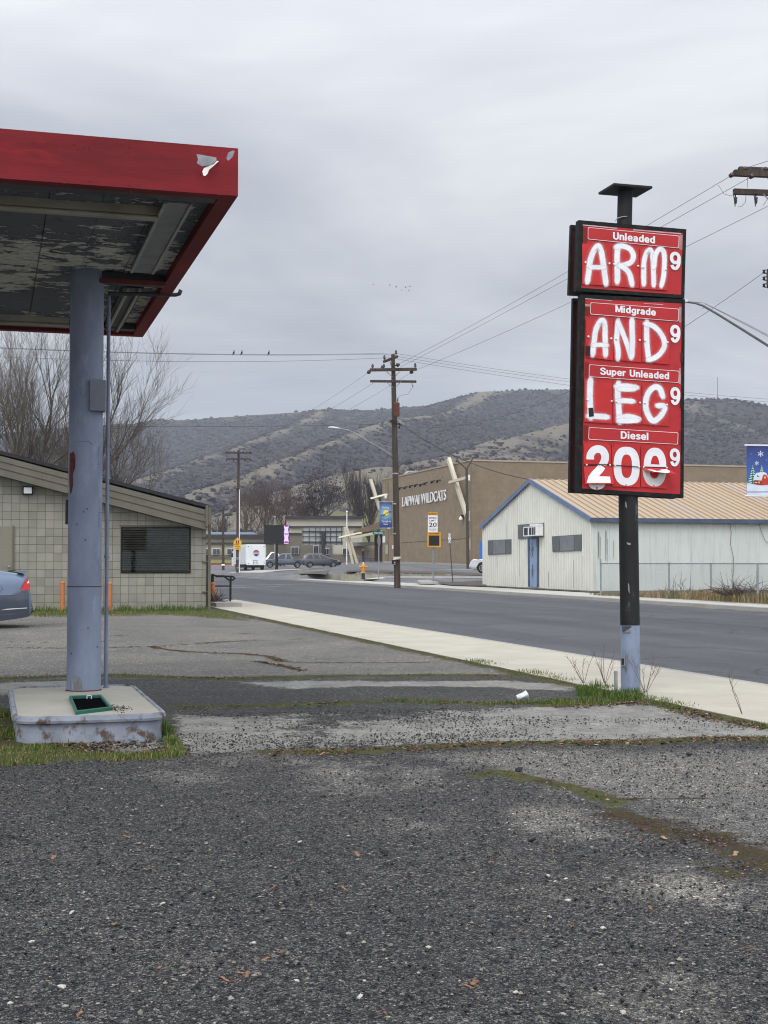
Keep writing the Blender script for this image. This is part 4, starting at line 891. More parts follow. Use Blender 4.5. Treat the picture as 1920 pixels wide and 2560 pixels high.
mb = MB(); rows, _ = stroke2([(484, 1405), (450, 1452), (400, 1505), (362, 1560)], [-46, 46]); ribbon(mb, rows, lambda x, y: sf(*z8(x, y), tilt(x, y, 1402, 1612, .0138, .0718)))
mb.poly([sf(*z8(x, y), tilt(x, y, 1402, 1612, .0141, .0722)) for x, y in ((330, 1518), (576, 1528), (586, 1600), (308, 1600))]); mb.build('number_two_foot', M_NUM, low2)
# flipped-up flap over the last figure
fp = [(945, 1415, .012), (1215, 1428, .012), (1350, 1497, .16), (1262, 1490, .15), (1075, 1484, .10), (985, 1455, .05)]
mb = MB(); mb.prism([sf(*z8(x, y), o) for x, y, o in fp], SU*.004); flp = mb.build('flipped_card', M_SRED2, face_l)
mb = MB(); mb.prism([sf(*z8(x, y), o+.007) for x, y, o in [(975, 1432, .02), (1215, 1436, .02), (1262, 1460, .09), (1268, 1478, .14), (1240, 1488, .145), (1085, 1472, .10)]], SU*.003); mb.build('flipped_figure', M_NUM, flp)
mb = MB(); mb.poly([sf(*z8(x, y), .135) for x, y in ((1120, 1448), (1170, 1455), (1120, 1462), (1090, 1455))]); mb.build('red_notch', M_SRED2, flp)
# elastic cords, clips, tape
mb = MB()
for a, b in (((278, 1390), (570, 1388)), ((595, 1393), (905, 1416)), ((950, 1414), (1222, 1424))): mb.tube([sf(*z8(*a), .02), sf(*z8(*b), .02)], .0045, 6)
mb.build('elastic_cord', M_BLACK, face_l)
for x, y in ((287, 990), (562, 1003), (615, 1012), (893, 1032), (948, 1047), (1213, 1072), (320, 1845), (582, 1868), (640, 1870), (912, 1886), (970, 1890), (1232, 1912)):
    cl1 = MB(); cl1.lathe(sf(*z7(x+4, y+7), .012), [(.009, 0), (.013, .010), (.005, .016)], -SU, 8); cl1.build('card_clip', M_NUM, face_u if y < 1100 else face_l)
for x, y in ((308, 640), (588, 655), (640, 658), (913, 672), (968, 675), (1225, 695), (300, 1388), (568, 1390), (628, 1398), (905, 1412), (955, 1414), (1222, 1420)):
    cl1 = MB(); cl1.lathe(sf(*z8(x+4, y+6), .012), [(.008, 0), (.012, .010), (.004, .016)], -SU, 8); cl1.build('card_clip', M_NUM, face_l)
for x, y in ((418, 1265), (752, 1290), (1078, 1310)): cl2 = MB(); cl2.obox(sf(*z7(x-4, y), .014), sf(*z7(x+4, y), .014)-sf(*z7(x-4, y), .014), SU*.004, sf(*z7(x-4, y-50), .014)-sf(*z7(x-4, y), .014)); cl2.build('card_hook', M_SRED, face_u)
for x, y in ((440, 175), (775, 215), (1105, 235), (437, 920), (775, 945), (1100, 962), (428, 1690), (762, 1660), (1083, 1668), (588, 1180), (620, 1180), (965, 1200), (1222, 1215)): cl2 = MB(); cl2.obox(sf(*z8(x-5, y), .014), sf(*z8(x+5, y), .014)-sf(*z8(x-5, y), .014), SU*.004, sf(*z8(x-5, y-45), .014)-sf(*z8(x-5, y), .014)); cl2.build('card_hook', M_SRED, face_l)
def tape(q): flat('black_tape', q, .016, M_BLACK, face_l, .002)
tape([z8(300, 20), z8(348, 25), z8(345, 140), z8(298, 135)]); tape([z8(328, 738), z8(383, 732), z8(391, 832), z8(336, 840)])
mb = MB(); mb.prism([sf(*z8(x, y), o) for x, y, o in ((1390, 100, .01), (1420, 102, .03), (1414, 210, .03), (1388, 205, .01))], SU*.003)
mb.prism([sf(*z8(x, y), o) for x, y, o in ((1385, 635, .01), (1392, 640, .02), (1405, 720, .03), (1380, 738, .01))], SU*.003); mb.build('loose_strip', M_SDARK, face_l)
# figures on the far face
bk = MB()
def rear(word, x0, y0, x1, y1, cap):
    o = sf(x1, y1)+BS+SU*.0575; lettering(bk, word, o, (sf(x0, y0)+BS+SU*.0575)-o, sf(x1, y1-cap)+BS+SU*.0575-o, bold=.02)
for yy in (700, 860, 1010, 1200): rear('9', 1480, yy, 1510, yy, 40)
bk.build('rear_number', M_NUM, sign)

# ================================================================== TAN BLOCK BUILDING
def block_mat(name, c1, c2, w, h, mortar, along=VX, ox=0.0, oz=0.0):
    m = bpy.data.materials.new(name); m.use_nodes = True; t = m.node_tree; b = t.nodes['Principled BSDF']; b.inputs['Roughness'].default_value = 0.85; b.inputs['Specular IOR Level'].default_value = 0.2
    g = N(t, 'ShaderNodeNewGeometry'); d = N(t, 'ShaderNodeVectorMath', operation='DOT_PRODUCT'); t.links.new(g.outputs['Position'], d.inputs[0]); d.inputs[1].default_value = along
    sp = N(t, 'ShaderNodeSeparateXYZ'); t.links.new(g.outputs['Position'], sp.inputs[0])
    cb = N(t, 'ShaderNodeCombineXYZ'); t.links.new(mth(t, 'ADD', d.outputs['Value'], ox+100*w), cb.inputs[0]); t.links.new(mth(t, 'ADD', sp.outputs[2], oz+100*h), cb.inputs[1])
    br = N(t, 'ShaderNodeTexBrick'); br.offset = 0.0; br.squash = 1.0; br.inputs['Scale'].default_value = 1.0; br.inputs['Brick Width'].default_value = w; br.inputs['Row Height'].default_value = h
    br.inputs['Mortar Size'].default_value = 0.0065; br.inputs['Mortar Smooth'].default_value = 0.3
    br.inputs['Color1'].default_value = (*c1, 1); br.inputs['Color2'].default_value = (*c2, 1); br.inputs['Mortar'].default_value = (*mortar, 1)
    t.links.new(cb.outputs[0], br.inputs['Vector'])
    nz = ramp(t, [(0.3, 0.86), (0.7, 1.1)], noise_n(t, g.outputs['Position'], 1.3, 7)).outputs[0]
    t.links.new(mixc(t, 1.0, br.outputs['Color'], nz, 'MULTIPLY'), b.inputs['Base Color'])
    hh = mth(t, 'ADD', mth(t, 'MULTIPLY', br.outputs['Fac'], -1.0), mth(t, 'MULTIPLY', noise_n(t, g.outputs['Position'], 70, 3), 0.25))
    bp = N(t, 'ShaderNodeBump'); bp.inputs['Strength'].default_value = 0.7; bp.inputs['Distance'].default_value = 0.012; t.links.new(hh, bp.inputs['Height']); t.links.new(bp.outputs[0], b.inputs['Normal'])
    return m
M_TAN = mat('tan_trim', (0.132, 0.123, 0.094), (0.108, 0.101, 0.077), scale=2, rough=0.7)
bb = gp(515, 1523); BP = V((bb.x, bb.y, bb.z))
def bw(px, py, off=0.0): return on_plane(px, py, BP-UX*off, UX)
bld = thing('block_building', 'low tan block building with sloping roof boards and one dark window behind the column', 'building', BP)
gcell = bw(302, 1438).z-bw(302, 1418).z
M_BLOCK = block_mat('tan_blocks', (0.282, 0.270, 0.222), (0.225, 0.217, 0.180), 0.2385, 0.2385, (0.105, 0.10, 0.078), oz=0.06, ox=0.09)
tl = lambda x: 1127+0.262*x
mb = MB(); base = [bw(-420, 1523), bw(515, 1523)]; base[0].z = base[1].z = BP.z-.15
mb.prism([base[0], base[1], bw(515, tl(515)+30), bw(-420, tl(-420)+30)], UX*8.6); wall = mb.build('wall', M_BLOCK, bld)
mb = MB(); mb.prism([bw(-520, tl(-520), .5), bw(522, tl(522)-2, .5), bw(522, tl(522)+7, .5), bw(-520, tl(-520)+9, .5)], UX*9.5); mb.build('roof', mat('dark_roofing', (0.03, 0.03, 0.033), (0.02, 0.02, 0.022), rough=0.9), bld)
# lapped fascia boards
fb = MB()
for k in range(3):
    a, b = (0.10, 0.36, 0.68, 1.0)[k], (0.10, 0.36, 0.68, 1.0)[k+1]
    y = lambda x, s: tl(x)+7+54*s*(1+0.0*x)
    off = .49-.025*k
    p = [bw(-520, y(-520, a), off), bw(519, y(519, a), off), bw(519, y(519, b)-.6, off), bw(-520, y(-520, b)-.6, off)]
    q = [bw(-520, y(-520, a), off-.04), bw(519, y(519, a), off-.04), bw(519, y(519, b)-.6, off-.012), bw(-520, y(-520, b)-.6, off-.012)]
    fb.prism(p, UX*.03)
fb.build('fascia_board', M_TAN, bld)
mb = MB(); mb.prism([bw(-520, tl(-520)+60, .455), bw(519, tl(519)+60, .455), bw(519, tl(519)+62, .455), bw(-520, tl(-520)+62, .455)], UX*.5); mb.build('soffit_board', M_TAN, bld)
# end cap, gutter, downspout
mb = MB(); a = bw(514.5, 1263, .52); b = bw(520, 1316, .52); mb.obox(V((a.x, a.y, b.z)), VX*.075, UX*.10, (0, 0, a.z-b.z)); a = bw(521.5, 1266, .52); mb.obox(V((a.x, a.y, b.z+.06)), VX*.075, UX*9, (0, 0, .5)); mb.build('gutter', M_TAN, bld)
mb = MB(); dp = bw(523, 1523, .12); zt = bw(523, 1300, .12).z
mb.obox(V((dp.x-.035, dp.y, BP.z)), VX*.075, UX*.07, (0, 0, zt-BP.z))
for y in (1346, 1405, 1481): p = bw(506, y, .07); mb.obox(p, VX*.24, UX*.06, (0, 0, .03))
mb.build('downspout', M_TAN, bld)
mb = MB(); p = bw(517.5, 1523, .03); mb.tube([V((p.x, p.y, BP.z)), V((p.x, p.y, BP.z+1.6))], .03, 8); mb.build('pipe', M_DGREY, bld)
# window with blinds behind the pane
def frame_on(f, x0, y0, x1, y1, w, off, depth, name, m, parent):
    mb = MB(); fw = w
    for (a, b, c, d) in ((x0, y0, x1, y0+fw), (x0, y1-fw, x1, y1), (x0, y0+fw, x0+fw, y1-fw), (x1-fw, y0+fw, x1, y1-fw)):
        mb.prism([f(a, b, off), f(c, b, off), f(c, d, off), f(a, d, off)], UX*depth)
    return mb.build(name, m, parent)
def glass_mat():
    m = bpy.data.materials.new('window_glass'); m.use_nodes = True; t = m.node_tree; o = t.nodes['Material Output']; b = t.nodes['Principled BSDF']; t.nodes.remove(b)
    tr = N(t, 'ShaderNodeBsdfTransparent'); tr.inputs[0].default_value = (0.62, 0.66, 0.64, 1); gl = N(t, 'ShaderNodeBsdfGlossy'); gl.inputs['Roughness'].default_value = 0.02
    fr = N(t, 'ShaderNodeFresnel'); fr.inputs[0].default_value = 1.38; mx = N(t, 'ShaderNodeMixShader'); t.links.new(fr.outputs[0], mx.inputs[0]); t.links.new(tr.outputs[0], mx.inputs[1]); t.links.new(gl.outputs[0], mx.inputs[2]); t.links.new(mx.outputs[0], o.inputs[0]); return m
M_GLASS = glass_mat()
M_WINDARK = mat('dark_glass', (0.012, 0.014, 0.016), (0.02, 0.022, 0.024), rough=0.06, spec=0.6, scale=0.6)
win = frame_on(bw, 302, 1317, 477, 1433, 4, .02, .05, 'window', M_BLACK, bld)
mb = MB(); mb.poly([bw(305, 1429, .0065), bw(473, 1429, .0065), bw(473, 1321, .0065), bw(305, 1321, .0065)]); mb.build('dark_room_sheet', mat('room_dark', (0.012, 0.014, 0.013), rough=1), win)  # flat black sheet painted for the unlit room behind the slats
mb = MB()
for i in range(18):
    y = 1325+i*5.85; a, b = bw(306.5, y, .010), bw(472, y+.3, .010)
    mb.obox(a, b-a, -UX*.012+V((0, 0, .040)), (0, 0, .003))
mb.build('blind', mat('grey_green_slats', (0.15, 0.17, 0.14), (0.085, 0.10, 0.085), scale=2.5, rough=0.6), win)
mb = MB(); mb.poly([bw(305, 1429, .045), bw(473, 1429, .045), bw(473, 1321, .045), bw(305, 1321, .045)]); mb.build('pane', M_GLASS, win)
mb = MB(); mb.obox(bw(298, 1315, .03), VX*2.2, UX*.03, (0, 0, .03)); mb.build('window_head', M_TAN, win)
# flush door, knob, flood lamp
mb = MB(); p, q = bw(-38, 1536, .03), bw(31, 1316, .03); mb.obox(V((p.x, p.y, BP.z)), VX*((q-p).dot(VX)), UX*.03, (0, 0, q.z-BP.z)); door = mb.build('door', mat('tan_door', (0.20, 0.187, 0.142), (0.18, 0.168, 0.128), rough=0.6, scale=1), bld)
mb = MB(); mb.lathe(bw(22, 1417, .03), [(.035, 0), (.02, .02), (.035, .05), (.03, .07), (.0, .075)], -UX, 12); mb.build('door_knob', M_GALV, door)
mb = MB(); a, b = bw(31, 1314, .045), bw(35.5, 1536, .045); mb.obox(V((a.x, a.y, BP.z)), VX*.06, UX*.045, (0, 0, a.z-BP.z)); mb.build('door_frame', M_TAN, door)
mb = MB(); c = bw(69.5, 1226, .10); mb.cbox(c, VX*.145, UX*.09, (0, 0, .12)); fl = mb.build('flood_lamp', M_BLACK, bld, bevel=.01)
mb = MB(); c = bw(69.5, 1226, .195); mb.cbox(c, VX*.11, UX*.004, (0, 0, .085)); mb.build('lens', mat('frosted_lens', (0.75, 0.76, 0.76), (0.68, 0.69, 0.7), rough=0.3, scale=9), fl)
for k in (-1, 1): mb = MB(); mb.tube([bw(69.5+k*13, 1218, .02), bw(69.5+k*19, 1222, .06), bw(69.5+k*19, 1233, .06)], .012, 6); mb.build('bracket', M_GREY, fl)

# orange bollards
M_ORNG = mat('faded_orange_paint', (0.50, 0.17, 0.045), (0.42, 0.15, 0.06), scale=6, rough=0.6, c3=(0.18, 0.09, 0.05), s3=9, lo3=.62, hi3=.68)
def bollard(px, y0, y1, Y, r, label):
    p = at(px, y1, Y); h = at(px, y0, Y).z-p.z; t_ = thing('bollard', label, 'bollard', p, 'orange bollards guarding the block building')
    mb = MB(); mb.tube([p-V((0, 0, .1)), p+V((0, 0, h-.05))], r, 14); mb.build('post', M_ORNG, t_)
    mb = MB(); mb.lathe(p+V((0, 0, h-.06)), [(r+.008, 0), (r+.008, .04), (r*.6, .06), (0.001, .065)], n=14); mb.build('cap', M_ORNG, t_)
bollard(156, 1453, 1527, 39.5, .066, 'orange bollard left of the blue canopy column')
bollard(274.5, 1455, 1525, 39.6, .06, 'orange bollard half hidden behind the thin conduit pipe')
bollard(516.5, 1461, 1520, 44.0, .07, 'orange bollard behind the tan downspout, on its left')
bollard(532, 1456, 1496, 45.0, .07, 'orange bollard right of the downspout, in front of the handrail')
# handrail on the landing
rail = thing('handrail', 'black pipe handrail wrapped in tape on a low concrete landing', 'handrail', gp(560, 1506))
Yr = 47.0
rp_ = lambda x, y: at(x, y, Yr+(x-560)*.004)
mb = MB(); mb.tube([rp_(530, 1436), rp_(540, 1440), rp_(580, 1441), rp_(585, 1443), rp_(587, 1446), rp_(584, 1449), rp_(577, 1450)], .03, 8); mb.build('top_rail', M_BLACK, rail)
mb = MB(); mb.tube([rp_(577, 1441), rp_(576, 1470), rp_(575.5, 1507)], .033, 8); mb.build('post', M_BLACK, rail)
mb = MB(); mb.tube([rp_(533, 1465), rp_(576, 1465)], .024, 8); mb.build('lower_rail', M_BLACK, rail)
mb = MB(); mb.tube([rp_(559, 1440), rp_(568, 1447), rp_(576, 1452)], .03, 8); mb.tube([rp_(531, 1436), rp_(531, 1452), rp_(528, 1470)], .05, 8); mb.build('brace', M_BLACK, rail)
wr = MB()
for k in range(14):
    y = 1453+k*3.4; p = rp_(576.4-.02*k, y); wr.lathe(p-V((0, 0, .014)), [(.034, 0), (.042+.006*random.random(), .012), (.036, .03)], n=8)
for k in range(5):
    p = rp_(540+k*4, 1440.3); wr.lathe(p, [(.03, 0), (.045, .02), (.03, .05)], VX, 8)
wr.build('tape_wrap', M_BLACK, rail)
mb = MB(); a = gp(541, 1511, .1); mb.obox(V((a.x, a.y, a.z-.3)), V((gp(603, 1511, .1)-a).x*VX/VX.x), UX*3.2, (0, 0, .34)); o = mb.build('landing', M_CURB); tag(o, kind='structure')
# brush pile at the corner of the building
def twig_pile(name, label, cat, c, n, L, m, spread=(.4, .3), up=0.7, seed=1, r=.006, group=None):
    rnd = random.Random(seed); mb = MB()
    for i in range(n):
        p = V(c)+V((rnd.uniform(-1, 1)*spread[0], rnd.uniform(-1, 1)*spread[1], 0)); d = V((rnd.uniform(-1, 1), rnd.uniform(-1, 1), rnd.uniform(.1, 1)*up*1.6)).normalized(); l = L*rnd.uniform(.4, 1)
        q = p+d*l*.5+V((0, 0, .0)); e = q+(d+V((rnd.uniform(-.5, .5), rnd.uniform(-.5, .5), rnd.uniform(-.7, .2)))).normalized()*l*.5
        mb.tube([p, q, e], [r, r*.8, r*.4], 4, False)
    o = mb.build(name, m); tag(o, label, cat, group); return o
M_TWIG = mat('dry_twig', (0.10, 0.07, 0.045), (0.16, 0.115, 0.08), scale=8, rough=0.9)
M_TWIGD = mat('dark_twig', (0.045, 0.030, 0.026), (0.075, 0.052, 0.045), scale=8, rough=0.9)
twig_pile('dead_bush', 'dry brown weeds heaped at the corner beside the downspout', 'bush', gp(533, 1514), 160, .75, M_TWIGD, (.22, .5), .9, 3, .009)

# ================================================================== VEHICLES
def car_paint(name, c):
    m = bpy.data.materials.new(name); m.use_nodes = True; b = m.node_tree.nodes['Principled BSDF']; t = m.node_tree
    g = N(t, 'ShaderNodeNewGeometry'); n = noise_n(t, g.outputs['Position'], 2.2, 6)
    t.links.new(ramp(t, [(0.3, tuple(x*.88 for x in c)), (0.7, c)], n).outputs[0], b.inputs['Base Color'])
    b.inputs['Roughness'].default_value = 0.34; b.inputs['Metallic'].default_value = 0.25; b.inputs['Coat Weight'].default_value = 0.7; b.inputs['Coat Roughness'].default_value = 0.08; return m
M_TYRE = mat('tyre_rubber', (0.014, 0.014, 0.015), (0.02, 0.02, 0.02), rough=0.8, scale=10)
M_RIM = mat('alloy_rim', (0.42, 0.43, 0.45), (0.30, 0.31, 0.33), rough=0.35, metal=0.7, scale=10)
M_PLAST = mat('black_plastic', (0.02, 0.02, 0.022), (0.03, 0.03, 0.032), rough=0.5, scale=8)
M_TAIL = mat('red_lens', (0.55, 0.02, 0.02), (0.42, 0.012, 0.012), rough=0.15, spec=0.6, scale=4)
M_CLEAR = mat('clear_lens', (0.7, 0.7, 0.7), (0.55, 0.55, 0.57), rough=0.1, spec=0.6, scale=4)
class Car:
    """lofted body; local x from rear (0) to nose (L), y across, z up, placed by origin + heading"""
    def __init__(s, root, o, heading, L, W, top, bot, belt, hw, tum=0.16):
        s.root, s.o, s.h = root, V(o), V(heading).normalized(); s.s = V((-s.h.y, s.h.x, 0)); s.L, s.W = L, W
        s.top, s.bot, s.belt, s.hwf, s.tum = top, bot, belt, hw, tum
    def lerp(s, tab, x):
        for (a, p), (b, q) in zip(tab[:-1], tab[1:]):
            if x <= b: return p+(q-p)*max(0, (x-a))/max(b-a, 1e-6)
        return tab[-1][1]
    def half(s, x, z):
        w = s.W/2*s.lerp(s.hwf, x); b = s.lerp(s.belt, x); bo = s.lerp(s.bot, x)
        if z > b: w -= (z-b)*s.tum*2.2*1.0
        else:
            k = (z-bo)/max(b-bo, .01); w *= 0.955+0.045*math.sin(min(max(k, 0), 1)*math.pi*.75+.35)
        return max(w, .05)
    def P(s, x, y, z): return s.o+s.h*x+s.s*y+V((0, 0, z))
    def body(s, m, n=44):
        mb = MB(); rows = []
        for i in range(n+1):
            x = s.L*i/n; zt, zb, b = s.lerp(s.top, x), s.lerp(s.bot, x), s.lerp(s.belt, x)
            b = min(b, zt-.02); r = min(.09, (zt-b)*.6)
            zs = [zb, zb+.05, zb+(b-zb)*.35, zb+(b-zb)*.65, b-.02, b+(zt-b)*.35, zt-r, zt-r*.25]
            side = [(s.half(x, z)-(.06 if k == 0 else 0), z) for k, z in enumerate(zs)]
            side[-1] = (side[-1][0]-r*.35, side[-1][1]); ring_ = [(0, zb)]+side+[(max(side[-1][0]-r*1.1, .02), zt), (0, zt+.02)]
            rows.append([(x, y, z) for y, z in ring_]+[(x, -y, z) for y, z in ring_[-2:0:-1]])
        m_ = len(rows[0]); vs = [s.P(*p) for r_ in rows for p in r_]; fs = []
        for i in range(n):
            for k in range(m_): k2 = (k+1) % m_; fs.append((i*m_+k, (i+1)*m_+k, (i+1)*m_+k2, i*m_+k2))
        mb.add(vs, fs, True); mb.add(vs[:m_], [tuple(range(m_))]); mb.add(vs[-m_:], [tuple(range(m_))[::-1]])
        return mb.build('body', m, s.root)
    def side(s, pts, name, m, parent, sgn, off=.006, thick=None):
        """panel on the flank given in (x,z), cut into vertical strips so that it follows the curve"""
        xs = [p[0] for p in pts]; x0, x1 = min(xs), max(xs); n = max(3, int((x1-x0)/.12)); mb = MB(); col = []
        for i in range(n+1):
            x = min(max(x0+(x1-x0)*i/n, x0+1e-3), x1-1e-3); zz = []
            for a, b in zip(pts, pts[1:]+pts[:1]):
                if (a[0] > x) != (b[0] > x): zz.append(a[1]+(b[1]-a[1])*(x-a[0])/(b[0]-a[0]))
            if len(zz) >= 2: col.append((x, min(zz), max(zz)))
        K = 5; vs = [s.P(x, sgn*(s.half(x, a+(b-a)*k/(K-1))+off), a+(b-a)*k/(K-1)) for x, a, b in col for k in range(K)]
        mb.add(vs, [(i*K+k, i*K+k+1, (i+1)*K+k+1, (i+1)*K+k) for i in range(len(col)-1) for k in range(K-1)], True); return mb.build(name, m, parent)
    def wheel(s, x, sgn, r, w, rim=M_RIM, spokes=5):
        c = s.P(x, sgn*(s.W/2-w*.42-.01), r); ax = s.s*sgn
        t_ = MB(); t_.lathe(c-ax*w/2, [(r*.6, 0), (r*.94, 0), (r, w*.15), (r, w*.85), (r*.94, w), (r*.64, w), (r*.60, w*.9)], ax, 24); wh = t_.build('wheel', M_TYRE, s.root)
        q = MB(); q.lathe(c+ax*(w*.30), [(r*.62, 0), (r*.62, w*.17), (r*.56, w*.19), (r*.52, w*.06), (.02, w*.06)], ax, 24)
        for k in range(spokes):
            a = 2*math.pi*k/spokes; d = s.h*math.cos(a)+V((0, 0, math.sin(a))); e = d.cross(ax)
            q.obox(c+ax*(w*.36)+d*r*.08-e*r*.07, d*r*.50, e*r*.14, ax*w*.10)
        q.build('rim', rim, wh); 
        g = MB(); g.lathe(s.P(x, sgn*(s.half(x, r)+.0), r)-ax*.25, [(r*1.14, 0), (r*1.14, .256)], ax, 28); return wh, g
    def arches(s, xs, r, m):
        for x in xs:
            for sgn in (-1, 1):
                pts = [(x+math.cos(R(a))*r*1.16, r+math.sin(R(a))*r*1.16) for a in range(-20, 201, 11)]
                s.side(pts, 'wheel_arch', m, s.root, sgn, .004)
# --- blue sedan, only its tail in the photograph
SY = 29.6; p_ = at(84.5, 1540, SY); zg = gz(p_.x, p_.y)
sed = thing('parked_car', 'blue grey sedan with red tail light cut off by the left edge', 'car', (p_.x-2, p_.y, zg))
HD = (-VX).copy()
tailo = V((p_.x, p_.y, zg))+UX*.90
k_ = SY/FPX*0.0904*1.0
def cz_(zy): return at(60, 1400+zy*.0904, SY).z-zg
def cx_(zx): return (932-zx)*.0904*SY/FPX/VX.x
zt_sp, zt_dk = cz_(285), cz_(385)
car = Car(sed, tailo, HD, 4.82, 1.84,
          [(0, cz_(1420)), (.03, cz_(1050)), (.09, cz_(830)), (.16, cz_(440)), (.20, zt_dk), (.5, cz_(340)), (.95, cz_(260)), (1.25, cz_(200)), (1.75, 1.42), (2.3, 1.47), (2.9, 1.43), (3.6, 1.02), (4.4, .86), (4.75, .72), (4.82, .5)],
          [(0, cz_(1440)), (.04, cz_(1540)), (.18, cz_(1600)), (.6, .20), (4.6, .20), (4.82, .36)],
          [(0, .85), (.3, .95), (3.3, .93), (3.6, .90), (4.82, .7)],
          [(0, .72), (.05, .80), (.12, .88), (.3, .95), (.8, 1.0), (3.8, 1.0), (4.5, .9), (4.82, .66)], .22)
M_SEDAN = car_paint('blue_car_paint', (0.12, 0.165, 0.25)); M_SEDD = car_paint('blue_bumper_paint', (0.05, 0.062, 0.09))
body = car.body(M_SEDAN, 60)
for x in (1.02, 3.85):
    for sg in (-1, 1): car.wheel(x, sg, .33, .22)
car.arches((1.02, 3.85), .33, M_BLACK)
car.side([(1.55, .98), (1.25, 1.02), (1.9, 1.36), (2.4, 1.40), (2.9, 1.36), (3.45, .98)], 'side_window', M_WINDARK, body, -1); car.side([(1.55, .98), (1.25, 1.02), (1.9, 1.36), (2.4, 1.40), (2.9, 1.36), (3.45, .98)], 'side_window', M_WINDARK, body, 1)
for sg in (1, -1):
    sd = lambda pts: [(cx_(x), cz_(y)) for x, y in pts]
    tl_ = car.side(sd([(758, 460), (800, 500), (832, 640), (833, 835), (575, 832)]), 'tail_light', M_TAIL, sed, sg, .010)
    car.side(sd([(795, 560), (815, 640), (750, 645)]), 'reverse_lens', M_CLEAR, tl_, sg, .014)
    car.side(sd([(556, 850), (846, 850), (872, 935), (918, 1060), (929, 1400), (912, 1500), (720, 1592), (0, 1690), (0, 1000), (420, 985), (480, 930)]), 'bumper', M_SEDD, sed, sg, .006)
    car.side(sd([(80, 1382), (200, 1345), (900, 1308), (915, 1330), (400, 1358)]), 'bumper_strip', M_CLEAR, sed, sg, .012)
    car.side(sd([(20, 1515), (470, 1485), (470, 1492), (20, 1524)]), 'lower_strip', M_GREY, sed, sg, .011)
    fd = []
    for a in range(0, 360, 20): fd.append((cx_(5)+math.cos(R(a))*.104, cz_(790)+math.sin(R(a))*.104))
    fr_ = car.side(fd, 'fuel_door_seam', M_BLACK, body, sg, .003); fi = [(cx_(5)+(x-cx_(5))*.93, cz_(790)+(z-cz_(790))*.93) for x, z in fd]; car.side(fi, 'fuel_door', M_SEDAN, fr_, sg, .005)
    car.side(sd([(0, 975), (425, 975), (470, 930), (550, 832), (565, 832), (485, 940), (432, 990), (0, 990)]), 'panel_gap', M_BLACK, sed, sg, .0085)
mb = MB()
pts = [(500, 345), (560, 305), (748, 296), (752, 302), (712, 378), (640, 374)]
mb.prism([car.P(cx_(x), -.80, cz_(y)) for x, y in pts], car.s*1.6); mb.build('spoiler', M_SEDAN, sed)
mb = MB(); mb.prism([car.P(cx_(x), -.5, cz_(y)) for x, y in [(270, 300), (340, 283), (440, 283), (520, 300)]], car.s*1.0); mb.build('spoiler_gap', M_BLACK, sed)

def simple_car(name, label, cat, px, ybase, Y, heading, L, W, H, paint, kind, px_is='mid'):
    p = at(px, ybase, Y); hd = V(heading).normalized(); root = thing(name, label, cat, p, None)
    o = p-hd*L/2
    if kind == 'suv':
        c = Car(root, o, hd, L, W, [(0, .75), (.04, 1.0), (.12, H*.80), (.38, H*.955), (.9, H), (2.2, H*.99), (2.75, H*.93), (3.55, 1.12), (4.5, .98), (L-.06, .80), (L, .6)], [(0, .42), (.3, .26), (L-.4, .26), (L, .4)], [(0, .95), (3.5, 1.02), (L, .8)], [(0, .86), (.2, .97), (.8, 1), (3.9, 1), (L-.3, .92), (L, .72)], .17)
        wins = [[(.55, 1.10), (.75, H*.90), (1.25, H*.93), (1.32, 1.08)], [(1.40, 1.08), (1.36, H*.93), (2.12, H*.92), (2.16, 1.07)], [(2.24, 1.07), (2.2, H*.92), (2.6, H*.88), (3.28, 1.10)]]; ws = (.95, L-1.0); r = .36
    elif kind == 'pickup':
        c = Car(root, o, hd, L, W, [(0, .85), (.03, 1.12), (1.72, 1.12), (1.80, 1.14), (1.86, H*.9), (2.1, H*.985), (3.0, H), (3.45, H*.94), (4.15, 1.18), (5.2, 1.08), (L-.08, .95), (L, .6)], [(0, .55), (.3, .42), (L-.4, .40), (L, .5)], [(0, 1.02), (1.8, 1.08), (4.1, 1.08), (L, .9)], [(0, .95), (.3, 1), (4.6, 1), (L-.3, .95), (L, .8)], .15)
        wins = [[(2.0, 1.16), (2.02, H*.92), (2.55, H*.94), (2.62, 1.15)], [(2.74, 1.15), (2.7, H*.94), (3.3, H*.92), (3.86, 1.17)]]; ws = (1.15, L-1.05); r = .40
    else:
        c = Car(root, o, hd, L, W, [(0, .7), (.05, .95), (.25, 1.02), (.8, 1.08), (1.5, H), (2.4, H), (3.3, .98), (L-.1, .75), (L, .5)], [(0, .4), (.3, .22), (L-.3, .22), (L, .35)], [(0, .9), (L, .8)], [(0, .82), (.2, .95), (.8, 1), (3.6, 1), (L, .75)], .2)
        wins = [[(1.1, .98), (1.6, H*.93), (2.3, H*.94), (3.0, .98)]]; ws = (.85, L-.85); r = .33
    b = c.body(paint)
    for x in ws:
        for sg in (-1, 1): c.wheel(x, sg, r, .24)
    c.arches(ws, r, M_BLACK)
    for w in wins:
        for sg in (-1, 1): c.side(w, 'side_window', M_WINDARK, b, sg)
    z0 = .30 if kind != 'pickup' else .46
    for sg in (-1, 1):
        c.side([(.5+ws[0]-.1, z0-.06), (ws[1]-.5, z0-.06), (ws[1]-.5, z0+.09), (.5+ws[0]-.1, z0+.09)], 'sill', M_PLAST, b, sg)
        c.side([(.02, .98), (.03, 1.10 if kind != 'other' else 1.0), (.30, 1.10 if kind != 'other' else 1.0), (.22, .92)], 'tail_light', M_TAIL, root, sg, .012)
        c.side([(L-.55, .80), (L-.5, .92), (L-.12, .86), (L-.1, .74)], 'headlight', M_CLEAR, root, sg, .012)
    return root, c
hh = lambda a: V((math.cos(R(a)), math.sin(R(a)), 0))
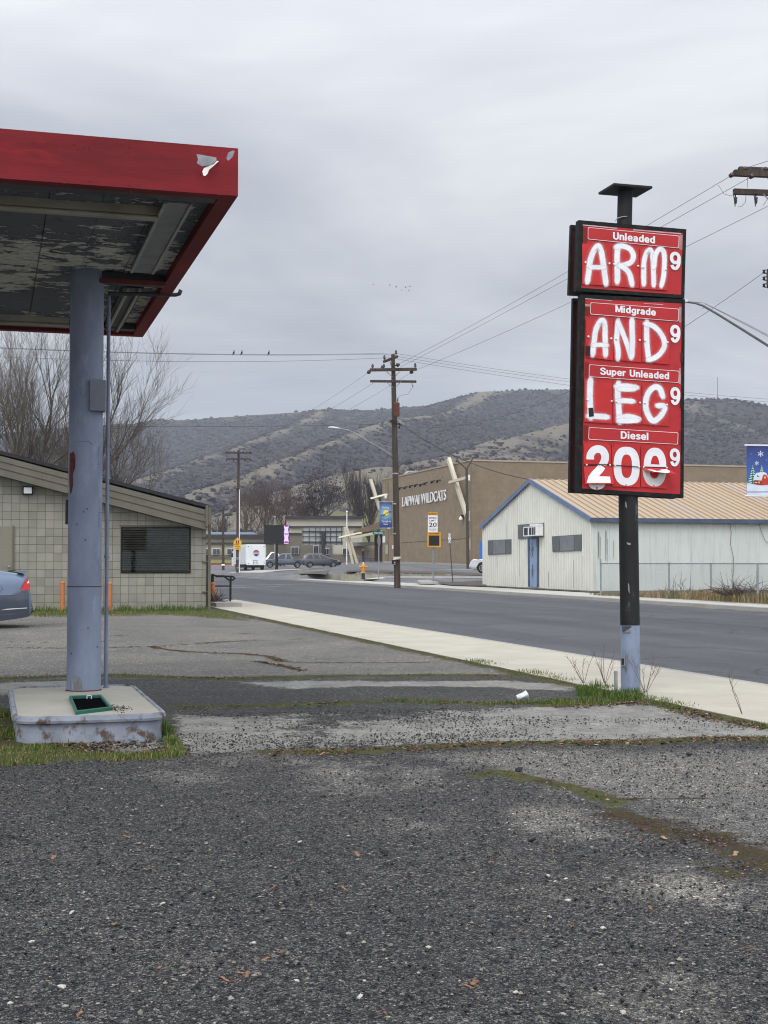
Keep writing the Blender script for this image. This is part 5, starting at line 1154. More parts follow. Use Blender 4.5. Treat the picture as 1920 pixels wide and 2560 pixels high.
suv, sc_ = simple_car('parked_car', 'dark grey suv parked between the pickup truck and the flagpole', 'car', 803, 1419, 172, hh(8), 4.85, 1.95, 1.70, car_paint('grey_suv_paint', (0.06, 0.06, 0.075)), 'suv')
mb = MB()
for sg in (-1, 1): mb.tube([sc_.P(.7, sg*.62, 1.72), sc_.P(.9, sg*.62, 1.77), sc_.P(2.3, sg*.62, 1.76), sc_.P(2.5, sg*.62, 1.70)], .025, 6)
mb.build('roof_rail', M_GALV, suv)
pick, pc = simple_car('pickup_truck', 'blue grey crew cab pickup truck with a silver cab parked by the white delivery van', 'pickup truck', 710, 1419.5, 180, hh(186), 5.75, 2.0, 1.88, car_paint('blue_pickup_paint', (0.095, 0.115, 0.15)), 'pickup')
mb = MB(); mb.obox(pc.P(.08, -.82, .9), pc.h*1.62, pc.s*1.64, (0, 0, .235)); mb.build('bed_opening', M_BLACK, pick)
wc, _w = simple_car('parked_car', 'white car peeping out behind the corner of the pale metal shed', 'car', 1263, 1433, 88, hh(172), 4.5, 1.8, 1.48, car_paint('white_car_paint', (0.72, 0.73, 0.75)), 'other')
rv, _r = simple_car('parked_car', 'white vehicle with a domed roof tucked between the van and the pickup', 'car', 679, 1418, 192, hh(186), 4.6, 1.9, 2.1, car_paint('white_van_paint', (0.70, 0.70, 0.72)), 'other')
# --- white beverage truck seen from behind
TY = 160.0; tb = at(640, 1424.5, TY)
trk = thing('delivery_truck', 'white beverage delivery truck with round cola logo on its rear wall', 'truck', tb)
th = V((-0.30, 0.954, 0)).normalized(); tr_ = V((th.y, -th.x, 0))
tw = 2.30; TP = lambda x, y, z: tb+tr_*x+th*y+V((0, 0, z))   # x across (0 centre), y forward, z up
hb_ = at(640, 1361, TY).z-tb.z
M_TRK = mat('white_truck_paint', (0.74, 0.76, 0.77), (0.66, 0.68, 0.69), scale=1.2, rough=0.4)
mb = MB(); mb.obox(TP(-tw/2, 0, .62), tr_*tw, th*7.6, (0, 0, hb_-.62)); bx_ = mb.build('cargo_box', M_TRK, trk, bevel=.08)
mb = MB()
for k in range(5): mb.obox(TP(-tw/2-.015, .5+k*1.35, .85), th*1.25, tr_*.02, (0, 0, hb_-1.15))
mb.build('bay_door', mat('truck_bay_grey', (0.55, 0.58, 0.60), (0.66, 0.68, 0.70), scale=1.5, rough=0.4), bx_)
mb = MB(); mb.obox(TP(-tw/2+.02, -.015, .55), tr_*(tw-.04), th*.05, (0, 0, .36)); mb.build('rear_bumper', M_TRK, trk)
mb = MB(); mb.obox(TP(-.35, -.06, .50), tr_*.04, th*.05, (0, 0, .62)); mb.obox(TP(.10, -.06, .50), tr_*.04, th*.05, (0, 0, .62)); mb.obox(TP(-.35, -.06, 1.1), tr_*.49, th*.05, (0, 0, .04)); mb.obox(TP(-.35, -.06, .80), tr_*.49, th*.05, (0, 0, .04)); mb.build('step', M_GALV, trk)
mb = MB(); mb.obox(TP(-tw/2+.25, .3, .25), tr_*(tw-.4), th*6, (0, 0, .38)); mb.build('chassis', M_BLACK, trk)
for yy in (1.2, 6.2):
    for xs_ in ((-.98, .98), ):
        for x in xs_:
            m_ = MB(); m_.lathe(TP(x-.15, yy, .42), [(.22, 0), (.40, 0), (.42, .05), (.42, .25), (.40, .30), (.2, .30)], tr_, 20); m_.build('wheel', M_TYRE, trk)
mb = MB(); mb.prism([TP(-1.0, 7.6, .5), TP(-1.0, 9.4, .5), TP(-1.0, 9.4, 1.5), TP(-1.0, 8.8, 2.3), TP(-1.0, 7.6, 2.3)], tr_*2.0); mb.build('cab', M_TRK, trk)
mb = MB(); mb.prism([TP(-1.28, 8.2, 1.5), TP(-1.28, 8.25, 1.5), TP(-1.28, 8.25, 2.0), TP(-1.28, 8.2, 2.0)], tr_*.2); mb.build('wing_mirror', M_BLACK, trk)
# roundel
lc = (0.02, hb_*.66); lr = .355
def disc(y, f, m, name, par):
    mb = MB(); pts = f(); mb.poly([TP(lc[0]+x, -y, lc[1]+z) for x, z in pts]); return mb.build(name, m, par)
M_LRED = mat('logo_red', (0.50, 0.015, 0.02), rough=0.4); M_LBLUE = mat('logo_blue', (0.012, 0.03, 0.30), rough=0.4); M_LBLK = mat('logo_black', (0.01, 0.01, 0.012), rough=0.4)
circ = lambda r, a0=0, a1=360, n=40: [(r*math.cos(R(a0+(a1-a0)*k/n)), r*math.sin(R(a0+(a1-a0)*k/n))) for k in range(n+(0 if a1-a0 == 360 else 1))]
lg = disc(.004, lambda: circ(lr+.03), M_LBLK, 'round_logo', bx_)
disc(.0055, lambda: circ(lr+.018), M_WHITE, 'logo_ground', lg)
disc(.008, lambda: circ(lr, 20, 160, 24)+[(-.2, .10), (0, .15), (.2, .10)][::1], M_LRED, 'logo_red_band', lg)
disc(.008, lambda: circ(lr, 200, 340, 24)+[(.2, -.16), (0, -.10), (-.2, -.16)], M_LBLUE, 'logo_blue_band', lg)
mb = MB(); lettering(mb, 'PEPSI', TP(lc[0]-.33, -.010, lc[1]-.07), tr_*.66, V((0, 0, .15)), bold=.04); mb.build('logo_lettering', M_LBLK, lg)
mb = MB()
for x, z in ((-tw/2+.22, hb_-.25), (tw/2-.22, hb_-.25), (-tw/2+.3, .75), (tw/2-.2, .78)): mb.lathe(TP(x, -.01, z), [(.05, 0), (.05, .03)], -th, 12)
mb.build('marker_lamp', M_BLACK, trk)

# ================================================================== PALE METAL SHED
def metal_mat(name, c1, c2, stain, dark=0.5):
    m = bpy.data.materials.new(name); m.use_nodes = True; t = m.node_tree; b = t.nodes['Principled BSDF']; b.inputs['Roughness'].default_value = 0.6; b.inputs['Specular IOR Level'].default_value = 0.3
    p = pos_vec(t, True); ps = pos_vec(t, True, (2.2, 2.2, 0.16))
    c = ramp(t, [(0.3, c1), (0.7, c2)], noise_n(t, p, 0.5, 6)).outputs[0]
    f = ramp(t, [(0.55, 0.0), (0.78, dark)], noise_n(t, ps, 1.6, 8, 0.7)).outputs[0]
    c = mixc(t, f, c, stain)
    t.links.new(c, b.inputs['Base Color']); return m
M_SHED = metal_mat('shed_sheeting', (0.58, 0.58, 0.51), (0.66, 0.66, 0.60), (0.30, 0.265, 0.175), .8)
M_SHEDS = metal_mat('shed_side_sheeting', (0.49, 0.52, 0.49), (0.56, 0.585, 0.55), (0.29, 0.295, 0.25), .75)
M_TRIM = mat('blue_trim', (0.14, 0.20, 0.33), (0.11, 0.16, 0.265), scale=2, rough=0.55)
M_TRIMD = mat('dark_blue_gutter', (0.07, 0.10, 0.15), (0.05, 0.07, 0.105), scale=2, rough=0.5)
M_BOARD = mat('grey_board', (0.13, 0.14, 0.145), (0.10, 0.108, 0.112), scale=3, rough=0.8)
SR = at(1478, 1471, 65.5); sv = SR.dot(VX); st_ = SR.dot(UX); ZS = SR.z-.12
p = ray(1208, 1466); kk = sv/(p.x*VX.x+p.y*VX.y); SLc = CO+p*kk; tL = SLc.dot(UX); tR = st_
EZ = at(1478, 1297, 65.5).z
def on_gable(px, py): return on_plane(px, py, SR, VX)
ap = on_gable(1327.5, 1204); RZ = ap.z; tA = (tL+tR)/2
def shp(t, v, z): q = UX*t+VX*v; return V((q.x, q.y, z))
shed = thing('metal_shed', 'pale corrugated metal shed with tan ribbed roof and blue trim', 'shed', shp(tA, sv+8, ZS))
LEN = 24.0
mb = MB(); mb.prism([shp(tR, sv, ZS), shp(tL, sv, ZS), shp(tL, sv, EZ), shp(tA, sv, RZ), shp(tR, sv, EZ)], VX*.1)
n = int((tL-tR)/.305)
for i in range(n+1):
    t_ = tR+(tL-tR)*i/n; z = EZ+(RZ-EZ)*(1-abs(t_-tA)/((tL-tR)/2))-.02
    mb.prism([shp(t_-.045, sv-.001, ZS), shp(t_-.02, sv-.036, ZS), shp(t_+.02, sv-.036, ZS), shp(t_+.045, sv-.001, ZS)], (0, 0, z-ZS))
mb.build('wall', M_SHED, shed)
mb = MB(); mb.obox(shp(tR, sv+.101, ZS), VX*(LEN-.1), UX*.1, (0, 0, EZ-ZS))
n = int(LEN/.62)
for i in range(n):
    v_ = sv+.3+i*.62
    mb.prism([shp(tR-.001, v_-.05, ZS), shp(tR-.035, v_-.02, ZS), shp(tR-.035, v_+.02, ZS), shp(tR-.001, v_+.05, ZS)], (0, 0, EZ-ZS-.05))
mb.obox(shp(tL-.1, sv+.101, ZS), VX*(LEN-.1), UX*.1, (0, 0, EZ-ZS)); mb.obox(shp(tR+.101, sv+LEN-.1, ZS), VX*.099, UX*(tL-tR-.202), (0, 0, EZ-ZS))
mb.build('wall', M_SHEDS, shed)
M_ROOF = bpy.data.materials.new('tan_ribbed_roof'); M_ROOF.use_nodes = True
t = M_ROOF.node_tree; b = t.nodes['Principled BSDF']; b.inputs['Roughness'].default_value = 0.5
pv_ = pos_vec(t, True, (1.35, 0.03, 0.03)); pp = pos_vec(t, True)
c = ramp(t, [(0.30, (0.35, 0.255, 0.165)), (0.48, (0.41, 0.31, 0.205)), (0.62, (0.38, 0.30, 0.235)), (0.72, (0.46, 0.415, 0.375))], noise_n(t, pv_, 1.0, 3)).outputs[0]
c = mixc(t, ramp(t, [(0.5, 0.0), (0.75, 0.5)], noise_n(t, pos_vec(t, True, (1, .25, .25)), 2.0, 8, .7)).outputs[0], c, (0.36, 0.27, 0.20)); t.links.new(c, b.inputs['Base Color'])
OV = .12
mb = MB(); k = (RZ-EZ)/((tL-tR)/2)
e0 = shp(tR-.18, sv-OV, EZ-.18*k+.06); r0 = shp(tA, sv-OV, RZ+.06)
mb.prism([e0, r0, r0+V((0, 0, .05)), e0+V((0, 0, .05))], VX*(LEN+2*OV))
e1 = shp(tL+.18, sv-OV, EZ-.18*k+.06); mb.prism([e1, r0, r0+V((0, 0, .05)), e1+V((0, 0, .05))], VX*(LEN+2*OV))
for i in range(int(LEN/.405)+1):
    v_ = .02+i*.405
    for e in (e0, e1): mb.obox(e+VX*v_+V((0, 0, .048)), VX*.05, r0-e, (0, 0, .06))
roof = mb.build('roof', M_ROOF, shed)
mb = MB()
for e in (e0, e1): mb.prism([e+V((0, 0, .10)), r0+V((0, 0, .10)), r0-V((0, 0, .14)), e-V((0, 0, .14))], -VX*.03)
mb.build('barge_board', M_TRIM, shed)
mb = MB(); mb.obox(e0-V((0, 0, .16))-UX*.11, VX*(LEN+2*OV), UX*.105, (0, 0, .20)); mb.build('gutter', M_TRIMD, shed)
def gpt(px, py, off): return on_gable(px, py)-VX*off
def gboard(q, name, m, off=.05, th=.03, parent=None):
    mb = MB(); mb.prism([gpt(x, y, off) for x, y in q], VX*th); return mb.build(name, m, parent or shed)
def boarded(q, split):
    w = gboard(q, 'boarded_window', M_BOARD, .06, .055)
    (a, b_, c_, d) = [V((*p, 0)) for p in q]
    for s in split:
        p0_, p1_ = a.lerp(b_, s), d.lerp(c_, s); gboard([(p0_.x, p0_.y), (p0_.x+.7, p0_.y), (p1_.x+.7, p1_.y), (p1_.x, p1_.y)], 'board_joint', M_DGREY, .063, .003, w)
    s0, s1 = split; i0, i1, j0, j1 = a.lerp(b_, s0), a.lerp(b_, s1), d.lerp(c_, s0), d.lerp(c_, s1)
    gboard([(i0.x+1, i0.y+1.4), (i1.x-.5, i1.y+1.4), (j1.x-.5, j1.y-1.5), (j0.x+1, j0.y-1.5)], 'pale_board', mat('pale_grey_board', (0.19, 0.205, 0.215), (0.155, 0.17, 0.18), scale=2), .062, .002, w)
    return w
boarded([(1222, 1351), (1279, 1348), (1279, 1384), (1222, 1387)], (.22, .77))
boarded([(1382, 1341), (1455, 1336), (1456, 1376), (1384, 1380)], (.25, .76))
upw = gboard([(1297, 1312), (1361, 1307), (1361, 1343), (1298, 1348)], 'boarded_window', M_BOARD, .06, .055)
gboard([(1313, 1313), (1361, 1309), (1361, 1342), (1314, 1346)], 'pale_board', mat('pale_grey_board', (0.19, 0.205, 0.215)), .063, .003, upw)
ac = thing('air_conditioner', 'white window air conditioner jutting out above the blue shed door', 'air conditioner', gpt(1345, 1342, .05))
a0, a1, a2 = gpt(1329, 1341, .05), gpt(1361, 1339, .05), gpt(1329, 1318, .05)
mb = MB(); mb.obox(a0, a1-a0, -VX*.42, a2-a0); acb = mb.build('case', M_WHITE, ac)
mb = MB(); q = a0-VX*.424
for s0, s1 in ((.06, .36), (.47, .64), (.68, .83), (.87, .96)): mb.obox(q+(a1-a0)*s0+(a2-a0)*.1, (a1-a0)*(s1-s0), VX*.006, (a2-a0)*.8)
mb.build('grille', M_DGREY, acb)
mb = MB(); mb.obox(a2+(a1-a0)*.48+V((0, 0, .02)), (a1-a0)*.5, -VX*.4, (0, 0, .11)); mb.build('top_cover', M_WHITE, ac)
M_DOORB = mat('weathered_blue_door', (0.25, 0.345, 0.52), (0.20, 0.285, 0.44), scale=2, rough=0.7, c3=(0.10, 0.095, 0.09), s3=1.9, lo3=0.56, hi3=0.60, stretch=(1, 1, .55))
dr = gboard([(1324, 1348), (1346, 1346.5), (1346, 1468), (1325, 1467)], 'door', M_DOORB, .05, .045)
gboard([(1322, 1346), (1326, 1346), (1327, 1467), (1323, 1467)], 'door_frame', M_TRIMD, .07, .06, dr); gboard([(1345, 1344), (1347.5, 1344), (1347.5, 1468), (1345, 1468)], 'door_frame', M_TRIMD, .07, .06, dr); gboard([(1322, 1344), (1347.5, 1343), (1347.5, 1347), (1322, 1348)], 'door_frame', M_TRIMD, .071, .062, dr)
mb = MB(); a = gpt(1313, 1472, .45); b_ = gpt(1335, 1473, .45); mb.obox(V((a.x, a.y, ZS-.1)), b_-a, VX*.4, (0, 0, .17)); mb.build('door_step', M_CURB, shed)
mb = MB(); mb.obox(shp(tR+.02, sv+.02, ZS-.35), VX*(LEN-.1), UX*(tL-tR-.04), (0, 0, .349)); mb.build('foundation', M_SOIL, shed)
M_STRK = mat('rust_streak', (0.10, 0.075, 0.05), (0.16, 0.14, 0.10), scale=3, rough=0.9)
for x, y0, y1, w in ((1372, 1430, 1467, .7), (1412, 1382, 1425, .5), (1435, 1400, 1470, .45), (1391, 1384, 1396, .4), (1457, 1390, 1468, .4), (1300, 1350, 1440, .3), (1244, 1388, 1420, .3)):
    mb = MB(); mb.prism([gpt(x, y0, .040), gpt(x+w, y0, .040), gpt(x+w*.7, y1, .040), gpt(x, y1, .040)], VX*.003); mb.build('rust_streak', M_STRK, shed)
M_STRK2 = mat('black_streak', (0.06, 0.055, 0.05), (0.16, 0.15, 0.13), scale=5, rough=0.9)
def spt(px, py, off): return on_plane(px, py, shp(tR-off, sv, 0), UX)
for x, y0, y1, w in ((1496, 1328, 1400, 2.0), (1500, 1340, 1415, 1.2), (1514, 1325, 1405, 2.0), (1518, 1345, 1410, .8), (1534, 1350, 1400, 1.2)):
    mb = MB(); mb.prism([spt(x, y0, .04), spt(x+w, y0+4, .04), spt(x+w*.5, y1, .04), spt(x, y1-8, .04)], UX*.003); mb.build('rust_streak', M_STRK2, shed)
for pts in ([(1824, 1305), (1828, 1330), (1826, 1360), (1834, 1395), (1833, 1440)], [(1896, 1305), (1904, 1330), (1912, 1350), (1930, 1366)]): mb = MB(); mb.tube([spt(x, y, .06) for x, y in pts], .012, 5); mb.build('dry_vine', M_TWIG, shed)

# chain link fence in front of the shed
fpts = [(1502, 1397, 1479, 57.2), (1673, 1406, 1486, 53.0), (1777.5, 1407, 1488, 50.8), (1895, 1408, 1497, 47.2), (2030, 1410, 1508, 44.5), (2200, 1412, 1520, 41.5)]
fence = thing('chain_link_fence', 'low chain link fence with grey posts in front of the metal shed', 'fence', at(1673, 1486, 53))
tops = []
for x, yt, yb, Y in fpts:
    b0 = at(x, yb, Y); t0 = at(x, yt, Y); mb = MB(); mb.tube([b0-V((0, 0, .15)), V((b0.x, b0.y, t0.z))], .036, 8); mb.build('post', M_GALV, fence); tops.append(V((b0.x, b0.y, at(x, 1407.5, Y).z-.02)))
mb = MB(); mb.tube(tops, .025, 8); mb.build('top_rail', M_GALV, fence)
def link_mat():
    m = bpy.data.materials.new('chain_link'); m.use_nodes = True; t = m.node_tree; b = t.nodes['Principled BSDF']; o = t.nodes['Material Output']
    b.inputs['Base Color'].default_value = (0.30, 0.31, 0.32, 1); b.inputs['Metallic'].default_value = .4; b.inputs['Roughness'].default_value = .5
    at_ = N(t, 'ShaderNodeAttribute'); at_.attribute_name = 'run'; g = N(t, 'ShaderNodeNewGeometry'); sp = N(t, 'ShaderNodeSeparateXYZ'); t.links.new(g.outputs['Position'], sp.inputs[0])
    d = []
    for s in (1, -1):
        x = mth(t, 'ADD', at_.outputs['Fac'], mth(t, 'MULTIPLY', sp.outputs[2], s)); f = mth(t, 'FRACT', mth(t, 'MULTIPLY', x, 14.0)); d.append(mth(t, 'LESS_THAN', f, 0.10))
    k = mth(t, 'MAXIMUM', d[0], d[1]); tr = N(t, 'ShaderNodeBsdfTransparent'); mx = N(t, 'ShaderNodeMixShader'); t.links.new(k, mx.inputs[0]); t.links.new(tr.outputs[0], mx.inputs[1]); t.links.new(b.outputs[0], mx.inputs[2]); t.links.new(mx.outputs[0], o.inputs[0]); return m
mb = MB(); run = 0.0
for a, b_ in zip(tops[:-1], tops[1:]):
    L = (b_-a).length; za, zb = gz(a.x, a.y)+.03, gz(b_.x, b_.y)+.03
    mb.add([V((a.x, a.y, za)), V((b_.x, b_.y, zb)), b_, a], [(0, 1, 2, 3)], False, [run, run+L, run+L, run]); run += L
mb.build('mesh', link_mat(), fence, attr='run')

# ================================================================== BROWN GYMNASIUM
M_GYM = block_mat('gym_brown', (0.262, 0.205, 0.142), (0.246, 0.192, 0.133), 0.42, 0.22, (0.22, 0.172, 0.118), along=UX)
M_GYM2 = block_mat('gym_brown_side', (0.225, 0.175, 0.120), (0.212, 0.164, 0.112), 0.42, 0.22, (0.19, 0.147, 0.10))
M_CREAM = mat('cream_timber', (0.60, 0.555, 0.43), (0.52, 0.475, 0.365), scale=1.5, rough=0.7)
GC = at(1176, 1411, 125.0); GZB = at(956, 1419, 150).z-.3; GTOP = at(1176, 1152.5, 125).z
GV0 = GC.dot(VX); GT0 = GC.dot(UX); GLN = 29.0
def gym_pt(px, py, off=0.0): return on_plane(px, py, GC-VX*off, VX)
gym = thing('gymnasium', 'large brown school gymnasium with raised white wall lettering', 'building', GC)
def gq(t, v, z): q = UX*t+VX*v; return V((q.x, q.y, z))
mb = MB(); mb.obox(gq(GT0+.0, GV0, GZB), VX*.4, UX*GLN, (0, 0, GTOP-GZB)); mb.build('wall', M_GYM, gym)
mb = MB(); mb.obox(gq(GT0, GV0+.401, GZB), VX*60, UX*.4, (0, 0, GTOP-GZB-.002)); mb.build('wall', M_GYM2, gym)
mb = MB(); mb.obox(gq(GT0+.3, GV0+.3, GTOP-.5), VX*60, UX*(GLN-.4), (0, 0, .3)); mb.build('roof', M_DGREY, gym)
mb = MB(); mb.obox(gq(GT0-.06, GV0-.06, GTOP), VX*60, UX*.5, (0, 0, .14)); mb.obox(gq(GT0+.441, GV0-.06, GTOP), VX*.5, UX*(GLN-.4), (0, 0, .14)); mb.build('parapet_cap', mat('tan_coping', (0.36, 0.30, 0.22), (0.32, 0.26, 0.19), scale=1), gym)
def gflat(q, name, m, off=.02, th=.02, par=None): mb = MB(); mb.prism([gym_pt(x, y, off) for x, y in q], VX*th); return mb.build(name, m, par or gym)
# inset corner strip, course line, panels
gflat([(963, 1205), (970, 1203), (970, 1418), (963, 1418)], 'wall_rib', M_GYM2, .06, .058); gflat([(1173, 1153), (1177, 1152), (1177, 1411), (1173, 1411)], 'wall_rib', M_GYM2, .06, .058)
gflat([(998, 1357), (1176, 1345), (1176, 1346.2), (998, 1358)], 'control_joint', mat('joint_dark', (0.07, 0.05, 0.035)), .012, .01)
M_PANEL = mat('pale_panel', (0.38, 0.37, 0.31), (0.33, 0.32, 0.27), scale=2)
gflat([(956.5, 1341), (963, 1340), (963, 1356), (956.5, 1356.5)], 'notice_board', M_WHITE, .04, .03); gflat([(963.5, 1362), (970, 1361.5), (970, 1385), (963.5, 1385.5)], 'panel', M_PANEL, .08, .02); gflat([(1172.5, 1346), (1176, 1346), (1176, 1374), (1172.5, 1374)], 'panel', M_PANEL, .08, .02); gflat([(1171.5, 1278), (1174.5, 1277), (1174.5, 1302), (1171.5, 1302)], 'panel', M_CREAM, .1, .02); gflat([(980, 1363), (983, 1363), (983, 1372), (980, 1372)], 'vent', M_WHITE, .04, .03)
# letters, as on a real wall: bold serif-like caps
def tall(word, x0, x1, yb0, yb1, yt0, yt1, off):
    mb = MB(); o = gym_pt(x0, yb0, off); r_ = gym_pt(x1, yb1, off)-o; u_ = gym_pt(x0, yt0, off)-o
    lettering(mb, word, o, r_, V((0, 0, u_.length)), bold=.0, depth=VX*.08)
    # small serifs on the stems give the condensed face its flare
    return mb.build('lettering', M_WHITE, gym)
tall('LAPWAI', 1005, 1047, 1266.5, 1260.5, 1242, 1235, .14); tall('WILDCATS', 1052, 1114, 1259.5, 1250, 1233, 1223, .14)
# sign lamps on goose-neck rods over the letters
for i, (x, y) in enumerate(((1001, 1219.5), (1014, 1217.5), (1027, 1214.5), (1040, 1212), (1053, 1211), (1064, 1207.5), (1082, 1203), (1096, 1201))):
    p = gym_pt(x, y, .05); q = gym_pt(x, y, .9); mb = MB(); mb.tube([p, q], .03, 5); mb.cbox(q+V((0, 0, .0)), UX*.55, VX*.06, (0, 0, .05)); mb.cbox(q+UX*.4-V((0, 0, .12)), UX*.12, VX*.08, (0, 0, .08)); mb.build('sign_lamp', M_BLACK, gym)
for x, y in ((1152.5, 1299), (973, 1322)):
    p = gym_pt(x, y, .25); mb = MB(); mb.lathe(p, [(.22, 0), (.16, .18), (.05, .34)], UP, 10); lm = mb.build('wall_lamp', M_WHITE, gym); mb = MB(); mb.obox(p-V((0, 0, .0))-UX*.1, UX*.2, VX*.24, (0, 0, .45)); mb.build('bracket', M_BLACK, lm)
# crossed cream beams leaning on the wall
def beam(name, p, q, w, d, m, par):
    p, q = V(p), V(q); ax = (q-p).normalized(); s = ax.cross(VX).normalized(); mb = MB(); mb.obox(p-s*w/2-VX*d/2, s*w, VX*d, q-p); return mb.build(name, m, par)
xb = thing('crossed_beams', 'tall leaning cream beam with a crosspiece against the gym wall, right of the lettering', 'beam sculpture', gym_pt(1160, 1300, .4), 'crossed cream beams on the gymnasium')
beam('leaning_beam', gym_pt(1121.5, 1147, .55), gym_pt(1166, 1288, .35), .42, .3, M_CREAM, xb); beam('crosspiece', gym_pt(1124, 1206, .85), gym_pt(1171, 1193, .85), .25, .22, M_CREAM, xb); mb = MB(); p = gym_pt(1171, 1187, .85); mb.obox(V((p.x, p.y, gym_pt(1171, 1201, .85).z)), UX*.3, VX*.14, (0, 0, p.z-gym_pt(1171, 1201, .85).z)); mb.build('bracket', M_WHITE, xb)
xb = thing('crossed_beams', 'leaning cream beam with a crosspiece rising behind the moonlit banner', 'beam sculpture', gym_pt(945, 1270, .4), 'crossed cream beams on the gymnasium')
gq2 = lambda x, y, o=.6: on_plane(x, y, GC-VX*o, VX)
YB2 = 146
beam('leaning_beam', at(926, 1198, YB2), at(950, 1276, YB2), .38, .3, M_CREAM, xb); beam('crosspiece', at(929, 1246, YB2-.4), at(966, 1236, YB2-.4), .24, .25, M_CREAM, xb); mb = MB(); p = at(964, 1241, YB2-.4); mb.cbox(p, V((.11, 0, 0)), V((0, .5, 0)), (0, 0, .22)); mb.build('bracket', M_WHITE, xb)
# rooftop unit
hv = thing('rooftop_unit', 'pale grey slanted rooftop unit above the gymnasium parapet', 'rooftop unit', at(1028, 1190, 150))
mb = MB(); mb.prism([at(999, 1195, 152), at(1055, 1185, 152), at(1055, 1177, 152), at(1024, 1177, 152), at(1017, 1177, 152)], V((0, 4, 0))); mb.build('case', mat('unit_grey', (0.42, 0.45, 0.48), (0.36, 0.39, 0.42), scale=.5), hv)
mb = MB()
for q in ([(1021, 1180), (1037, 1179), (1035, 1188), (1014, 1190)], [(1040, 1179), (1053, 1178), (1053, 1185), (1038, 1188)]): mb.prism([at(x, y, 151.9) for x, y in q], V((0, .05, 0)))
mb.build('louvre', mat('louvre_grey', (0.16, 0.19, 0.22)), hv)
# kerb at the foot of the gym + blue door
mb = MB(); a, b_ = ls(958, 143, .0), ls(1215, 119, .0); mb.obox(a-V((0, 0, .3)), b_-a, V((.1, .5, 0)), (0, 0, .48)); o = mb.build('kerb', M_CURB); tag(o, kind='structure')
bd = MB(); a = at(1199.5, 1405, 120); bd.obox(a, V((.36, 0, 0)), V((0, .1, 0)), (0, 0, at(1200, 1354, 120).z-a.z)); 
bdo = bd.build('blue_door', mat('bright_blue_paint', (0.05, 0.16, 0.48), (0.04, 0.13, 0.40), scale=1), gym)

# entrance canopy wing left of the gym
ent = thing('entrance_pavilion', 'school entrance with a low brown sloping roof, cream fascia and tan wall', 'building', at(910, 1414, 170))
mb = MB(); mb.prism([at(884, 1336, 168), at(884, 1328, 168), at(955, 1302, 158), at(955, 1326, 158), at(930, 1327, 160)], V((0, 9, 0))); mb.build('roof', mat('brown_roofing', (0.15, 0.105, 0.06), (0.19, 0.14, 0.085), scale=1.5, stretch=(1, 1, 4)), ent)
mb = MB(); mb.prism([at(878, 1341, 167), at(955, 1326, 157), at(955, 1333, 157), at(878, 1347, 167)], V((0, .5, 0))); mb.build('fascia', M_CREAM, ent)
mb = MB(); mb.prism([at(884, 1362, 176), at(936, 1362, 176), at(936, 1418, 176), at(884, 1418, 176)], V((0, 4, 0))); ew = mb.build('wall', mat('tan_render', (0.36, 0.28, 0.175), (0.32, 0.245, 0.15), scale=.8), ent)
mb = MB(); mb.prism([at(880, 1356, 175), at(936, 1355, 173), at(936, 1363, 173), at(880, 1366, 175)], V((0, 2, 0))); mb.build('lower_canopy', mat('grey_canopy', (0.22, 0.215, 0.19), (0.18, 0.175, 0.155)), ent)
mb = MB(); mb.prism([at(936, 1336, 168), at(956, 1334, 166), at(956, 1416, 166), at(936, 1416, 168)], V((0, 3, 0))); mb.build('pier', mat('dark_brown_pier', (0.075, 0.055, 0.038), (0.06, 0.045, 0.03)), ent)
for x0, x1, y0, y1, c in ((905, 911, 1378, 1406, (0.07, 0.09, 0.22)), (920, 924, 1376, 1398, (0.30, 0.31, 0.30))):
    mb = MB(); mb.prism([at(x0, y1, 175.9), at(x1, y1, 175.9), at(x1, y0, 175.9), at(x0, y0, 175.9)], V((0, .08, 0))); mb.build('door' if x0 == 905 else 'window', mat('entrance_%d' % x0, c), ew)
mb = MB(); p = at(907, 1375, 175.5); mb.lathe(p, [(.12, 0), (.12, .1)], -V((0, 1, 0)), 10); mb.build('door_lamp', mat('warm_lamp_glass', (0.85, 0.66, 0.30), (0.8, 0.6, 0.25)), ent)
mb = MB()
for y in (1396, 1402, 1408): mb.tube([at(884, y, 172), at(935, y, 170)], .035, 5)
for x in (886, 899, 912, 927): mb.tube([at(x, 1396, 171.3), at(x, 1412, 171.3)], .035, 5)
mb.build('blue_railing', mat('blue_rail_paint', (0.10, 0.13, 0.28)), ent)
# leaning V beams of the entrance
vb = thing('entrance_beams', 'pair of leaning cream timber beams holding the entrance canopy by the flagpole', 'beam sculpture', at(885, 1418, 160))
for a, b_ in (((861, 1317), (884, 1418)), ((866, 1316), (895, 1418))): beam('leaning_beam', at(*a, 160), at(*b_, 160), .27, .25, M_CREAM, vb)
beam('crosspiece', at(849, 1343.5, 159.5), at(902, 1332, 159.5), .21, .25, M_CREAM, vb)

